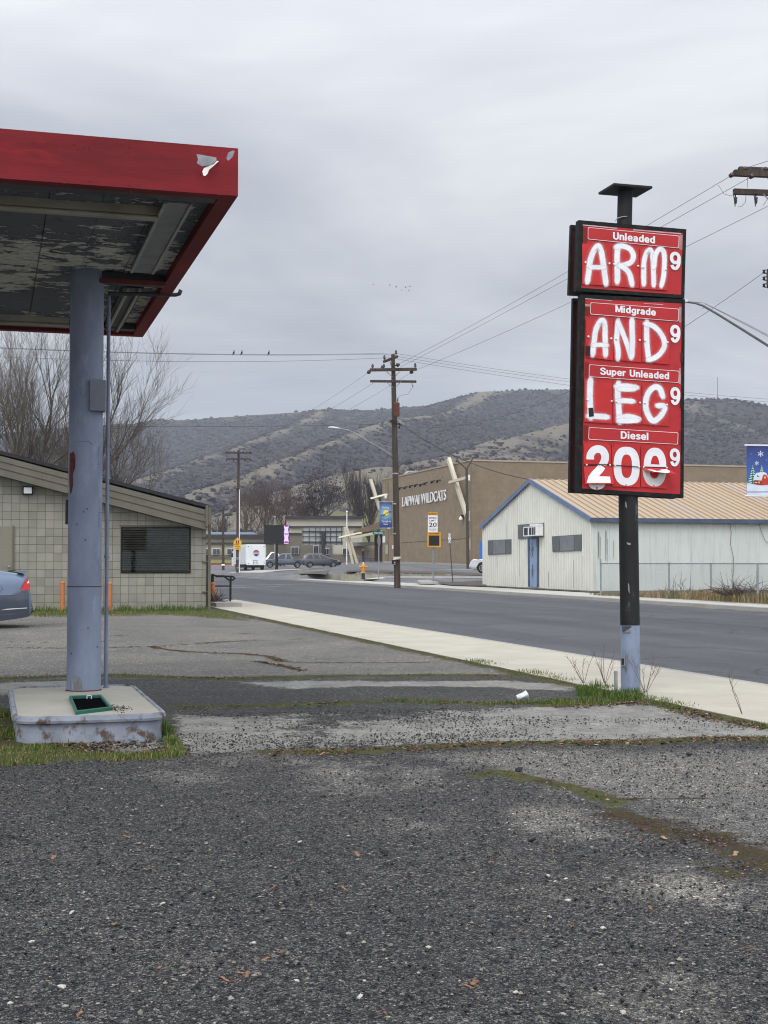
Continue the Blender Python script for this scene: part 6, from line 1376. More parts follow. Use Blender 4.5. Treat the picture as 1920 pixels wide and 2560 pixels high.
# ================================================================== SCHOOL BUILDINGS
M_SCW = mat('school_cream', (0.40, 0.375, 0.30), (0.36, 0.335, 0.27), scale=.6); M_SCD = mat('school_dark_band', (0.035, 0.032, 0.03), (0.045, 0.04, 0.038), scale=.6); M_SCB = mat('school_brown_base', (0.135, 0.12, 0.09), (0.115, 0.10, 0.078), scale=.6)
def pq(mb, x0, y0, x1, y1, Y, dep): mb.prism([at(x0, y1, Y), at(x1, y1, Y), at(x1, y0, Y), at(x0, y0, Y)], V((0, dep, 0)))
scl = thing('school_wing', 'long low cream school wing with dark roof bands behind the white delivery truck', 'building', at(640, 1404, 225))
mb = MB(); pq(mb, 440, 1338, 900, 1408, 225, 14); w_ = mb.build('wall', M_SCW, scl)
mb = MB(); pq(mb, 436, 1336, 790, 1345.5, 224.2, 1.0); pq(mb, 436, 1356, 776, 1360.5, 224.5, .5); mb.build('roof_band', M_SCD, scl)
mb = MB(); pq(mb, 440, 1387, 730, 1404, 224.7, .3); pq(mb, 666, 1361, 776, 1406, 224.6, .39); mb.build('brown_base', M_SCB, scl)
M_PANE = mat('far_window_dark', (0.015, 0.018, 0.022), (0.03, 0.034, 0.04), rough=.1, spec=.6, scale=.3)
for x0, x1 in ((478, 496), (506, 522), (532, 549.5), (568, 586), (602, 622)):
    mb = MB(); pq(mb, x0-.8, 1371.5, x1+.8, 1386.5, 224.5, .18); f = mb.build('window', M_WHITE, scl); mb = MB(); xm = x0+(x1-x0)*.55; pq(mb, x0, 1372.5, xm-.4, 1385.5, 224.42, .07); pq(mb, xm+.4, 1372.5, x1, 1385.5, 224.42, .07); mb.build('pane', M_PANE, f)
mb = MB(); pq(mb, 727, 1368, 748, 1384.5, 224.3, .18); f = mb.build('window', M_WHITE, scl); mb = MB(); pq(mb, 728, 1369, 737, 1383.5, 224.22, .07); pq(mb, 738, 1369, 747, 1383.5, 224.22, .07); mb.build('pane', M_PANE, f)
mb = MB(); mb.prism([at(520, 1336, 226), at(640, 1336, 226), at(628, 1330, 232), at(520, 1330, 232)], V((0, 6, .1))); mb.build('blue_roof', mat('blue_grey_roofing', (0.15, 0.18, 0.25), (0.13, 0.155, 0.22)), scl)
hs = thing('far_house', 'small white house with a dark gable roof above the school wing', 'house', at(625, 1334, 250))
mb = MB(); pq(mb, 605, 1328, 640, 1338, 250, 6); mb.build('wall', M_WHITE, hs); mb = MB(); mb.prism([at(598, 1329, 249.5), at(628, 1325, 249.5), at(646, 1334, 249.5), at(646, 1336, 249.5), at(628, 1327, 249.5), at(598, 1331, 249.5)], V((0, 7, 0))); mb.build('roof', M_SCD, hs)
hall = thing('school_hall', 'taller cream school hall with dark parapet behind the lattice billboard', 'building', at(800, 1404, 215))
mb = MB(); pq(mb, 716, 1292, 905, 1408, 216, 16); mb.build('wall', M_SCW, hall)
mb = MB(); pq(mb, 712, 1290, 908, 1297, 215.5, 1.2); pq(mb, 722, 1315, 905, 1319, 215.6, .39); pq(mb, 720, 1332, 780, 1337, 215.6, .39); mb.build('roof_band', M_SCD, hall)
mb = MB(); pq(mb, 716, 1338, 830, 1406, 215.7, .28); pq(mb, 830, 1386, 905, 1406, 215.7, .28); mb.build('brown_base', M_SCB, hall)
for x0, x1, y0, y1 in ((728, 746, 1368, 1384), (857, 876, 1371, 1385), (810, 822, 1371, 1386), (784, 796, 1365, 1390)):
    mb = MB(); pq(mb, x0-.8, y0-1, x1+.8, y1+1, 215.4, .18); f = mb.build('window', M_WHITE, hall); mb = MB(); xm = (x0+x1)/2; pq(mb, x0, y0, xm-.4, y1, 215.3, .08); pq(mb, xm+.4, y0, x1, y1, 215.3, .08); mb.build('pane', M_PANE, f)
# lawn and red kerb
mb = MB(); a, b_, c_, d_ = [at(x, y, Y) for x, y, Y in ((430, 1410, 203), (600, 1410, 203), (600, 1399, 224), (430, 1399, 224))]; mb.poly([a+V((0, 0, .1)), b_+V((0, 0, .1)), c_, d_]); o = mb.build('lawn', mat('winter_lawn', (0.12, 0.13, 0.035), (0.20, 0.17, 0.06), scale=.6, rough=1)); tag(o, kind='structure')
mb = MB(); pq(mb, 430, 1409.5, 599, 1413.5, 201, 1.8); o = mb.build('kerb', mat('red_kerb_paint', (0.42, 0.06, 0.055), (0.35, 0.05, 0.045), scale=.8)); tag(o, kind='structure')
mb = MB(); pq(mb, 470, 1425, 592, 1430.5, 163, 1.2); o = mb.build('kerb', M_CURB); tag(o, kind='structure')
mb = MB(); mb.poly([at(573, 1431.5, 150), at(612, 1437, 141), at(700, 1427, 158), at(800, 1421.2, 174), at(640, 1426, 160)]); 
o = mb.build('sidewalk', M_WALK2); o.location.z += .02; tag(o, kind='structure')
mb = MB(); pq(mb, 870, 1398, 940, 1407, 180, 1); 

# ================================================================== PLANTERS AND KERBS
M_MOSSY = mat('mossy_concrete', (0.30, 0.29, 0.23), (0.20, 0.19, 0.14), scale=.9, rough=.9, c3=(0.10, 0.11, 0.055), s3=1.3, lo3=.52, hi3=.66)
def planter(label, pts, ztop, zbot, w=.3):
    """low concrete bed: outline of ground points, walls with thickness, soil inside"""
    t_ = thing('planter_bed', label, 'planter', sum(pts, V())/len(pts), 'concrete planter beds by the school lot')
    mb = MB(); c = sum(pts, V())/len(pts); n = len(pts); inn = [p+(c-p).normalized()*w*1.4 for p in pts]
    for i in range(n):
        a, b_, bi, ai = pts[i], pts[(i+1) % n], inn[(i+1) % n], inn[i]
        mb.prism([V((q.x, q.y, zbot)) for q in (a, b_, bi, ai)], (0, 0, ztop-zbot))
    mb.build('wall', M_MOSSY, t_)
    mb = MB(); mb.prism([V((q.x, q.y, zbot)) for q in inn], (0, 0, ztop-zbot-.06)); s_ = mb.build('soil', M_SOIL, t_)
    rr = random.Random(len(pts)+int(c.x*10)); mb = MB()
    for k in range(260):
        wts = [rr.random() for _ in inn]; s = sum(wts); p = sum((q*(w_/s) for q, w_ in zip(inn, wts)), V()); h = rr.uniform(.03, .14); p = V((p.x, p.y, ztop-.07))
        d = V((rr.uniform(-1, 1), rr.uniform(-1, 1), .4)).normalized()*h; mb.poly([p, p+V((h*.7, 0, h*.5)), p+d+V((0, 0, h))])
    mb.build('dead_leaves', mat('dead_leaf_mulch', (0.12, 0.075, 0.045), (0.07, 0.045, 0.03), scale=6), t_); return t_
z1 = at(862, 1436, 98).z
planter('long mossy concrete planter bed behind the utility pole and speed sign', [at(820, 1433.5, 107), at(862, 1436, 98), at(1128, 1433, 98.5), at(1128, 1429, 106), at(845, 1428.5, 112)], z1, z1-.7)
rw = MB(); rw.prism([at(738, 1425.5, 127), at(824, 1427.5, 121), at(824, 1435, 121), at(738, 1432, 127)], V((0, .4, 0))); rwo = rw.build('retaining_wall', M_MOSSY, loc=at(780, 1434, 124)); tag(rwo, 'low stained concrete wall in front of the dark suv, left of the hydrant', 'wall')
def lot_patch(name, m, q, n=10, dz=.02):
    a, b_, c_, d_ = [V(((px-960)/FPX*Y, Y, 0)) for px, Y in q]; mb = MB(); vs = []
    for j in range(n+1):
        for i in range(n+1):
            p = a.lerp(b_, i/n).lerp(d_.lerp(c_, i/n), j/n); vs.append(V((p.x, p.y, lotz(p.x, p.y)+dz)))
    mb.add(vs, [(j*(n+1)+i, j*(n+1)+i+1, (j+1)*(n+1)+i+1, (j+1)*(n+1)+i) for j in range(n) for i in range(n)]); o = mb.build(name, m); tag(o, kind='structure'); return o
lot_patch('soil', M_SOIL, [(732, 117), (816, 103), (824, 119), (740, 125)])
z3 = at(1100, 1418, 114).z
mb = MB(); mb.prism([at(1030, 1424, 113), at(1210, 1422, 110), at(1210, 1426, 110), at(1030, 1426, 113)], V((0, .5, 0))); o = mb.build('kerb', M_CURB); tag(o, kind='structure')
mb = MB(); mb.prism([at(745, 1425, 132), at(838, 1424, 128), at(838, 1428.5, 128), at(745, 1428, 132)], V((0, .4, 0))); o = mb.build('kerb', M_CURB); tag(o, kind='structure')
# pale kerb line and soil strip in front of the planter
mb = MB(); mb.prism([at(962, 1440, 98), at(1210, 1441, 94), at(1210, 1445, 94), at(962, 1446, 98)], V((0, .3, 0))); o = mb.build('kerb', M_WALK2); tag(o, kind='structure')
mb = MB(); mb.prism([at(858, 1443.5, 103), at(962, 1441, 99), at(962, 1447.5, 96), at(858, 1449, 100)], (0, 0, .03)); o = mb.build('sidewalk', M_WALK2); tag(o, kind='structure')
mb = MB(); mb.prism([at(1043, 1455, 87.5), at(1070, 1454, 88), at(1096, 1460, 82.5), at(1050, 1461, 82.5)], (0, 0, .12)); o = mb.build('kerb', M_CURB); tag(o, kind='structure')
mb = MB(); mb.poly([at(1075, 1457, 87), at(1215, 1453, 88), at(1215, 1466, 76), at(1130, 1464, 79)]); o = mb.build('soil', M_SOIL); o.location.z += .02; tag(o, kind='structure')
lot_patch('soil', M_SOIL, [(866, 107), (1208, 100.5), (1208, 104), (866, 112)])

# ================================================================== STREET FURNITURE AND SIGNS
def sign_face(c, w, h, m, name, par, off=0.0, right=None, th=.012):
    r_ = right or V((1, 0, 0)); n = V((r_.y, -r_.x, 0)); mb = MB(); mb.obox(c-r_*w/2-V((0, 0, h/2))+n*off, r_*w, -n*th, (0, 0, h)); return mb.build(name, m, par, bevel=0.0)
def word(mb, s, cx, cz, w, h, c, off, bold=.015, right=None):
    r_ = right or V((1, 0, 0)); n = V((r_.y, -r_.x, 0)); o = c+r_*(cx-w/2)+V((0, 0, cz-h/2))+n*off; lettering(mb, s, o, r_*w, V((0, 0, h)), bold)
M_YEL = mat('sign_yellow', (0.75, 0.40, 0.02), (0.68, 0.36, 0.018), scale=3, rough=.45); M_ORY = mat('school_amber', (0.66, 0.30, 0.02), (0.58, 0.26, 0.02), scale=3, rough=.45)
# fire hydrant
p = at(908, 1447, 92); hyd = thing('fire_hydrant', 'orange fire hydrant with a black lower barrel on the far pavement', 'fire hydrant', p)
hh_ = at(908, 1404.5, 92).z-p.z; k = hh_/1.0
M_HYD = mat('hydrant_orange', (0.62, 0.27, 0.05), (0.54, 0.22, 0.045), scale=5, rough=.5)
mb = MB(); mb.lathe(p-V((0, 0, .02)), [(.13*k, 0), (.13*k, .05), (.10*k, .06), (.10*k, .34*k)], n=16); mb.build('lower_barrel', M_BLACK, hyd)
mb = MB(); mb.lathe(p, [(.115*k, .34*k), (.115*k, .40*k), (.10*k, .42*k), (.10*k, .66*k), (.15*k, .68*k), (.15*k, .72*k)], n=16); mb.build('barrel', M_HYD, hyd)
mb = MB(); mb.lathe(p, [(.13*k, .72*k), (.12*k, .80*k), (.07*k, .88*k), (.02, .90*k)], n=16); bn_ = mb.build('bonnet', M_HYD, hyd); mb = MB(); mb.lathe(p, [(.04*k, .90*k), (.035*k, .99*k)], n=6); mb.build('nut', M_WHITE, bn_)
for sg in (-1, 1): mb = MB(); mb.lathe(p+V((0, 0, .70*k)), [(.07*k, .12*k), (.07*k, .24*k), (.04*k, .27*k)], V((sg, 0, 0)), 10); mb.build('outlet', M_HYD, hyd)
mb = MB(); mb.lathe(p+V((0, 0, .60*k)), [(.075*k, .08*k), (.075*k, .2*k)], V((0, -1, 0)), 10); mb.build('outlet', M_HYD, hyd)
# street name sign
p = at(947, 1443.5, 96); ss = thing('street_sign', 'green street name sign reading Willow Avenue above a turned stop sign', 'street sign', p)
zt = at(947, 1328, 96).z; mb = MB(); mb.tube([p-V((0, 0, .2)), V((p.x, p.y, zt))], .04, 8); mb.build('pole', M_GALV, ss)
c = at(946.5, 1332, 95.9); M_SGRN = mat('street_sign_green', (0.01, 0.12, 0.095), (0.01, 0.10, 0.08), rough=.4)
rt = V((.99, -.14, 0)).normalized()
bl = sign_face(c, .84, .22, M_SGRN, 'name_blade', ss, .01, rt); mb = MB(); word(mb, 'Willow Avenue', 0, 0, .62, .105, c, .013, .01, rt); mb.build('lettering', M_WHITE, bl)
c2 = at(946, 1325.5, 96); r2 = V((.25, .97, 0)).normalized(); sign_face(c2, .8, .2, M_SGRN, 'name_blade', ss, .01, r2)
mb = MB(); c3 = at(948, 1352.5, 95.95); r3 = V((.27, .96, 0)).normalized(); mb.prism([c3+r3*(.38*math.cos(R(22.5+45*i)))+V((0, 0, .38*math.sin(R(22.5+45*i)))) for i in range(8)], V((-.02, .005, 0))); mb.build('stop_plate', M_GALV, ss)
# school speed limit sign with radar board
p = at(1083, 1457.5, 84); sp_ = thing('speed_sign', 'school speed limit 20 sign with amber radar board and solar panel', 'traffic sign', p)
zt = at(1083, 1281, 84).z; mb = MB(); mb.tube([p-V((0, 0, .2)), V((p.x, p.y+.05, zt))], .047, 8); mb.build('pole', M_GALV, sp_)
U = 84/FPX
def spc(px, py): return at(px, py, 83.9)
c = spc(1081.7, 1284.3); b1 = sign_face(c, 24*U, 8*U, M_ORY, 'school_plate', sp_, .02); mb = MB(); word(mb, 'SCHOOL', 0, 0, 20.5*U, 4.6*U, c, .024, .02); mb.build('lettering', M_LBLK, b1)
c = spc(1081.8, 1309.5); b2 = sign_face(c, 24.2*U, 42*U, M_WHITE, 'limit_plate', sp_, .02); mb = MB(); word(mb, 'SPEED', 0, 14.7*U, 20*U, 4.6*U, c, .024, .02); word(mb, 'LIMIT', 0, 8.2*U, 16*U, 4.4*U, c, .024, .02)
word(mb, '20', .2*U, -1.9*U, 19.5*U, 10.6*U, c, .024, .015); word(mb, 'ON SCHOOL DAYS', 0, -10.6*U, 19.5*U, 1.8*U, c, .024, .01); word(mb, 'WHEN CHILDREN', 0, -14.2*U, 18.5*U, 1.8*U, c, .024, .01); word(mb, 'ARE PRESENT', 0, -17.8*U, 15*U, 1.8*U, c, .024, .01); mb.build('lettering', M_LBLK, b2)
c = spc(1085.2, 1349.3); b3 = sign_face(c, 33.5*U, 37.5*U, M_ORY, 'radar_board', sp_, .06, th=.09); mb = MB(); word(mb, 'YOUR SPEED', .0, 15.3*U, 26*U, 3.4*U, c, .064, .03); mb.build('lettering', M_LBLK, b3)
sign_face(c-V((0, 0, 2.2*U)), 26*U, 25.5*U, mat('dark_display', (0.008, 0.010, 0.013), (0.012, 0.014, 0.018), rough=.3), 'display', b3, .066)
mb = MB(); q = [spc(1061, 1297), spc(1069, 1295.5), spc(1069.5, 1281), spc(1067, 1281)]; mb.prism(q, V((0, .5, 0))); mb.build('solar_panel', mat('solar_panel', (0.10, 0.11, 0.12), (0.2, 0.21, 0.22), rough=.3), sp_)
mb = MB(); mb.tube([spc(1069.8, 1290), spc(1069.8, 1330)], .02, 6); mb.build('strut', M_GALV, sp_)
# leaning parking sign
p = at(1132.5, 1455, 86); ns = thing('parking_sign', 'small narrow white parking sign on a thin leaning post', 'traffic sign', p)
q = at(1124.5, 1356, 86); mb = MB(); mb.tube([p-V((0, 0, .2)), q, q+(q-p)*.22], .032, 6); mb.build('post', mat('rusty_post', (0.10, 0.085, 0.075), (0.07, 0.055, 0.05)), ns)
c = at(1123.8, 1346, 85.9); pl = sign_face(c, 6.6*U, 24.5*U, M_WHITE, 'plate', ns, .01)
mb = MB(); blob2 = [c+V((.085*math.cos(R(a)), -.025, .06*3+.10*math.sin(R(a)))) for a in range(0, 360, 20)]; 
for cz__, sgn in ((.17, 1), (-.17, -1)):
    o_ = [(c+V((.068*math.cos(R(a)), -.026, cz__+.11*math.sin(R(a)))), c+V((.048*math.cos(R(a)), -.026, cz__+.085*math.sin(R(a))))) for a in range(0, 361, 20)]
    mb.add([x for pr in o_ for x in pr], [(2*i, 2*i+2, 2*i+3, 2*i+1) for i in range(len(o_)-1)])
mb.build('mark', M_LBLK, pl)
# twin-head lamp post by the gymnasium
p = at(1170, 1422, 112); lp = thing('lamp_post', 'dark bronze lamp post with two splayed heads in front of the gymnasium', 'lamp post', p)
tp = at(1166.5, 1170, 112); mb = MB(); mb.tube([p-V((0, 0, .3)), V((tp.x, p.y, tp.z))], [.13, .11], 10); mb.build('pole', mat('dark_bronze', (0.05, 0.042, 0.036), (0.06, 0.05, 0.042), rough=.5), lp)
for e1, e2 in (((1146, 1154), (1140, 1153)), ((1183, 1144), (1195, 1143))):
    mb = MB(); mb.tube([V((tp.x, p.y, tp.z-.1)), at(*e1, 112)], .06, 6); arm = mb.build('arm', MATS['dark_bronze'], lp); a, b_ = at(*e1, 112), at(*e2, 112); mb = MB(); mb.cbox((a+b_)/2, (b_-a)*.65+V((.0, 0, 0)), V((0, .2, 0)), (0, 0, .07)); mb.build('lamp_head', MATS['dark_bronze'], arm)
# electronic message board
p = at(691.5, 1421, 165); eb = thing('message_board', 'black electronic message board with a pink and lilac strip on a black post', 'sign', p)
mb = MB(); a, b_ = at(660, 1359.5, 165), at(723, 1312.5, 165); mb.obox(a, V((b_.x-a.x, 0, 0)), V((0, .35, 0)), (0, 0, b_.z-a.z)); cs = mb.build('case', M_BLACK, eb)
mb = MB(); t0 = at(691.5, 1358, 165.1); mb.tube([p-V((0, 0, .3)), V((p.x, p.y+.2, t0.z))], .17, 10); mb.build('post', M_BLACK, eb)
def epix(x, y, o=.004): q = at(x, y, 165); return q-V((0, o, 0))
mb = MB(); mb.poly([epix(710, 1359), epix(721.5, 1359), epix(721.5, 1313), epix(710, 1313)]); e1 = mb.build('screen_strip', emit('screen_lilac', (0.50, 0.44, 0.85), .55), cs)
mb = MB()
for q in ([(710, 1313), (721.5, 1313), (719, 1317), (712.5, 1317)], [(710, 1318), (712, 1324), (710, 1330)], [(721.5, 1318), (719.5, 1324), (721.5, 1330)], [(710, 1333.5), (721.5, 1333.5), (720, 1336.5), (711.5, 1336.5)], [(710, 1338), (711.8, 1345), (710, 1351)], [(721.5, 1338), (719.8, 1345), (721.5, 1351)], [(710, 1356), (713, 1353), (718.5, 1353), (721.5, 1356), (721.5, 1357.5), (710, 1357.5)]): mb.poly([epix(x, y, .008) for x, y in q])
mb.build('screen_pattern', emit('screen_magenta', (0.30, 0.02, 0.12), .4), e1)
# back of a billboard
p = at(809, 1421, 190); bbz = thing('billboard', 'back of a pale lattice braced billboard on a dark post', 'billboard', p)
def bq(x0, y0, x1, y1, name, m, par, o=0.0, th=.1): mb = MB(); a, b_ = at(x0, y1, 190), at(x1, y0, 190); mb.obox(a-V((0, o, 0)), V((b_.x-a.x, 0, 0)), V((0, th, 0)), (0, 0, b_.z-a.z)); return mb.build(name, m, par)
pn = bq(755, 1317.5, 857, 1363, 'panel', mat('billboard_grey', (0.40, 0.41, 0.39), (0.33, 0.345, 0.33), scale=.6), bbz)
mb = MB()
for x in (757, 773, 789, 800, 814, 826, 841, 854): a = at(x, 1362, 190); mb.obox(a-V((.03, .16, 0)), (.07, 0, 0), (0, .14, 0), (0, 0, at(x, 1318, 190).z-a.z))
for y, w in ((1318.5, .1), (1329, .2), (1341, .1), (1355.5, .22)): a = at(755, y, 190); mb.obox(a-V((0, .22, w/2)), V((at(857, y, 190).x-a.x, 0, 0)), (0, .06, 0), (0, 0, w))
mb.build('bracing', M_DGREY, bbz)
mb = MB(); mb.tube([p-V((0, 0, .3)), at(808, 1330, 189.6)], .28, 10); mb.build('post', M_DGREY, bbz); 
# flagpole, small pole and second plain pole
p = at(867, 1416, 168); fp_ = thing('flagpole', 'white flagpole with a ball top in front of the cream entrance beams', 'flagpole', p); tz = at(866, 1282, 168).z
mb = MB(); mb.tube([p-V((0, 0, .2)), V((p.x, p.y, tz))], [.09, .06], 10); mb.build('pole', M_WHITE, fp_); mb = MB(); mb.lathe(V((p.x, p.y, tz)), [(.02, 0), (.12, .08), (.13, .14), (.08, .22), (.01, .26)], n=12); mb.build('finial', M_WHITE, fp_)
p = at(687.5, 1421, 186); fq = thing('flagpole', 'thin pale pole standing behind the electronic message board', 'flagpole', p); mb = MB(); mb.tube([p, at(687, 1296, 186)], .085, 8); mb.build('pole', M_GALV, fq); mb = MB(); q = at(687, 1296, 186); mb.lathe(q, [(.02, 0), (.15, .1), (.15, .25), (.02, .34)], n=10); mb.build('finial', M_GALV, fq)

# ================================================================== UTILITY POLES, STREET LAMPS, BANNERS
M_WOOD = mat('weathered_pole_wood', (0.075, 0.055, 0.042), (0.038, 0.028, 0.022), scale=3, rough=.95, stretch=(4, 4, .25), bump=.01, c3=(0.14, 0.115, 0.095), s3=2, lo3=.58, hi3=.72)
M_INS = mat('brown_insulator', (0.045, 0.022, 0.02), (0.03, 0.015, 0.015), rough=.25, spec=.6)
def insulator(mb, p, h=.22, r=.07, ax=UP):
    mb.lathe(p, [(r*.35, 0), (r*.35, h*.35), (r, h*.4), (r*.95, h*.55), (r*.6, h*.6), (r*.85, h*.7), (r*.6, h*.85), (r*.3, h)], ax, 10)
def crossarm(name, a, b_, sz, par, m=None):
    a, b_ = V(a), V(b_); d = (b_-a); s = V((-d.y, d.x, 0)).normalized(); mb = MB(); mb.obox(a-s*sz/2-V((0, 0, sz*.55)), d, s*sz, (0, 0, sz*1.1)); return mb.build(name, m or M_WOOD, par)
YP = 79.0
pm0 = at(993.5, 1461.5, YP)
pole = thing('utility_pole', 'tall dark utility pole with transformer, two crossarms and a street lamp', 'utility pole', pm0)
def mp2(x, y, dy=0.0): return at(x, y, YP+dy)
mb = MB(); mb.tube([pm0-V((0, 0, .3)), mp2(990, 1250), mp2(985, 1000), mp2(982.5, 886)], [.185, .175, .145, .105], 16); mb.build('pole', M_WOOD, pole)
ca1 = crossarm('crossarm', mp2(924, 925, -.25), mp2(1042, 923, -.2), .15, pole); ca2 = crossarm('crossarm', mp2(925, 953, -.22), mp2(1041, 954, -.2), .12, pole); ca3 = crossarm('crossarm', mp2(960, 904, -1.1), mp2(993, 891.5, 1.1), .13, pole)
mb = MB()
for x0, y0, x1, y1 in ((966, 929, 981, 942), (999, 929, 989, 940), (966, 955, 982, 969), (1002, 955, 990, 966), (975, 903, 979, 918)): mb.tube([mp2(x0, y0, -.3), mp2(x1, y1, -.15)], .022, 5)
mb.build('brace', M_GALV, pole)
for (x, y, dy, par, h) in ((931.5, 924, -.25, ca1, .34), (959.5, 924, -.25, ca1, .34), (1038, 922, -.2, ca1, .34), (961, 903, -1.0, ca3, .36), (990, 890, 1.0, ca3, .36), (955, 923, -.25, ca1, .22)):
    mb = MB(); insulator(mb, mp2(x, y, dy), h, .085); mb.build('insulator', M_INS, par)
for (x, y, ax) in ((926, 927, V((-.4, .5, -.25))), (1032, 927, V((-.3, .5, -.2))), (989, 914, V((.5, -.4, .1)))): mb = MB(); insulator(mb, mp2(x, y, -.25), .30, .12, ax); mb.build('insulator', M_INS, pole)
mb = MB(); q = mp2(1031, 957, -.25); insulator(mb, q, .30, .05, V((.1, 0, -1))); mb.tube([q+V((-.06, 0, 0)), q+V((.02, 0, -.27))], .014, 5); mb.build('cutout', M_GALV, ca2)
tf = mp2(992, 1041, -.36); th_ = mp2(992, 1007, -.36).z-tf.z; mb = MB(); mb.lathe(tf, [(.14, 0), (.155, .03), (.165, th_*.9), (.175, th_*.92), (.16, th_), (.05, th_+.06)], n=18); tfo = mb.build('transformer', mat('rusty_transformer', (0.16, 0.055, 0.032), (0.11, 0.04, 0.026), scale=6, rough=.8), pole)
mb = MB(); insulator(mb, mp2(994.5, 1007, -.36), .30, .045); mb.build('bushing', M_INS, tfo)
mb = MB(); mb.tube([mp2(1030, 970, -.25), mp2(1020, 985, -.3), mp2(1006, 988, -.34), mp2(998, 991, -.36), mp2(995, 997, -.36)], .008, 4); mb.build('jumper_wire', M_BLACK, pole)
mb = MB()
for k in range(5): q = mp2(974+k*.8, 1051+k*1.2, -.2-.05*k); mb.tube([q, mp2(996+k*1.4, 1052+k*3, -.2)], .018, 5)
for y in (1060, 1068): insulator(mb, mp2(995.5, y, -.12), .12, .09, V((1, 0, 0)))
mb.build('cable_bundle', M_BLACK, pole)
for y in (1186, 1262, 1336): mb = MB(); mb.lathe(V((mp2(988.5, y).x, YP, mp2(988.5, y).z)), [(.17, 0), (.182, .01), (.182, .07), (.17, .08)], n=16); mb.build('band', M_GALV, pole)
mb = MB(); q = mp2(992.5, 1398); mb.lathe(V((q.x, q.y, q.z)), [(.19, -.02), (.215, 0), (.22, .10), (.20, .14)], n=14); mb.tube([mp2(984, 1400, -.25), mp2(987, 1398, -.26), mp2(998, 1396, -.26), mp2(1001, 1394, -.2)], .07, 6); q = mp2(985, 1405, -.24); mb.tube([q, mp2(986, 1412, -.25)], [.10, .06], 6); mb.build('tied_cloth', mat('white_cloth', (0.55, 0.52, 0.47), (0.3, 0.25, 0.22), scale=6), pole)
mb = MB(); mb.tube([mp2(983.5, 1400, -.24), mp2(984, 1410, -.24)], .10, 7); mb.build('black_bag', M_BLACK, pole)
# lamp arm
mb = MB(); mb.tube([mp2(983, 1141), mp2(960, 1126, -.15), mp2(920, 1103, -.35), mp2(882, 1081, -.55), mp2(868, 1075, -.6), mp2(850, 1071.5, -.65)], [.045, .045, .042, .04, .038, .036], 8); la = mb.build('lamp_arm', M_GALV, pole)
mb = MB(); a, b_ = mp2(850, 1071.5, -.65), mp2(820, 1069, -.8); ax = (b_-a); d = ax.normalized(); s = V((0, 1, 0))
vs = []; prof = [(0, .05, .04), (.25, .11, .07), (.6, .15, .085), (.9, .11, .06), (1, .02, .02)]
for k, w, h in prof:
    c = a+ax*k
    for j in range(10): an = 2*math.pi*j/10; vs.append(c+s*w*math.cos(an)+V((0, 0, h*math.sin(an)*(1.1 if math.sin(an) > 0 else .5))))
mb.add(vs, [(i*10+j, i*10+(j+1) % 10, (i+1)*10+(j+1) % 10, (i+1)*10+j) for i in range(len(prof)-1) for j in range(10)], True); mb.build('lamp_head', mat('lamp_grey', (0.60, 0.61, 0.63), (0.50, 0.51, 0.53), rough=.4), la)
mb = MB(); mb.tube([mp2(984, 1121), mp2(930, 1103, -.3), mp2(885, 1079, -.5)], .012, 5); mb.build('stay_wire', M_GALV, pole)
# banner hanging on the pole (a thing of its own)
def soft_mat(name, centre, axes, inner, outer, r0, r1):
    """printed radial glow on cloth: colour belongs to the print"""
    m = bpy.data.materials.new(name); m.use_nodes = True; t = m.node_tree; b = t.nodes['Principled BSDF']; b.inputs['Roughness'].default_value = .7
    g = N(t, 'ShaderNodeNewGeometry'); d = N(t, 'ShaderNodeVectorMath', operation='DISTANCE'); t.links.new(g.outputs['Position'], d.inputs[0]); d.inputs[1].default_value = centre
    mr = N(t, 'ShaderNodeMapRange'); t.links.new(d.outputs['Value'], mr.inputs[0]); mr.inputs[1].default_value = r0; mr.inputs[2].default_value = r1
    t.links.new(ramp(t, [(0.0, inner), (0.45, tuple((a+b_*2)/3 for a, b_ in zip(inner, outer))), (1.0, outer)], mr.outputs[0]).outputs[0], b.inputs['Base Color']); return m
YB = 78.6
bn = thing('street_banner', 'navy banner with yellow moon reading Dashing Through the Snow on the pole', 'banner', at(964, 1320, YB))
Bq = lambda x, y, o=0.0: at(x, y, YB-o)
mcen = Bq(964, 1283)
def wavy(x0, y0, x1, y1, nx=10, ny=16, amp=.02, f=None, seed=0):
    mb = MB(); vs = []
    for j in range(ny+1):
        for i in range(nx+1):
            p = f(x0+(x1-x0)*i/nx, y0+(y1-y0)*j/ny); vs.append(p+V((0, amp*math.sin(i*.9+j*.5+seed)+amp*.5*math.sin(j*1.1), 0)))
    mb.add(vs, [(j*(nx+1)+i, j*(nx+1)+i+1, (j+1)*(nx+1)+i+1, (j+1)*(nx+1)+i) for j in range(ny) for i in range(nx)], True); return mb
clo = wavy(948.5, 1256, 980, 1319, f=Bq, amp=.012).build('cloth', soft_mat('moonlit_cloth', mcen, None, (0.30, 0.48, 0.66), (0.012, 0.030, 0.16), .05, .72), bn)
mb = MB(); mb.poly([mcen+V((.165*math.cos(R(a))+.03, -.05, .02+.165*math.sin(R(a)))) for a in range(0, 360, 15)]); mb.build('moon', mat('moon_yellow', (0.72, 0.62, 0.14), (0.62, 0.50, 0.10), scale=8), clo)
mb = MB()
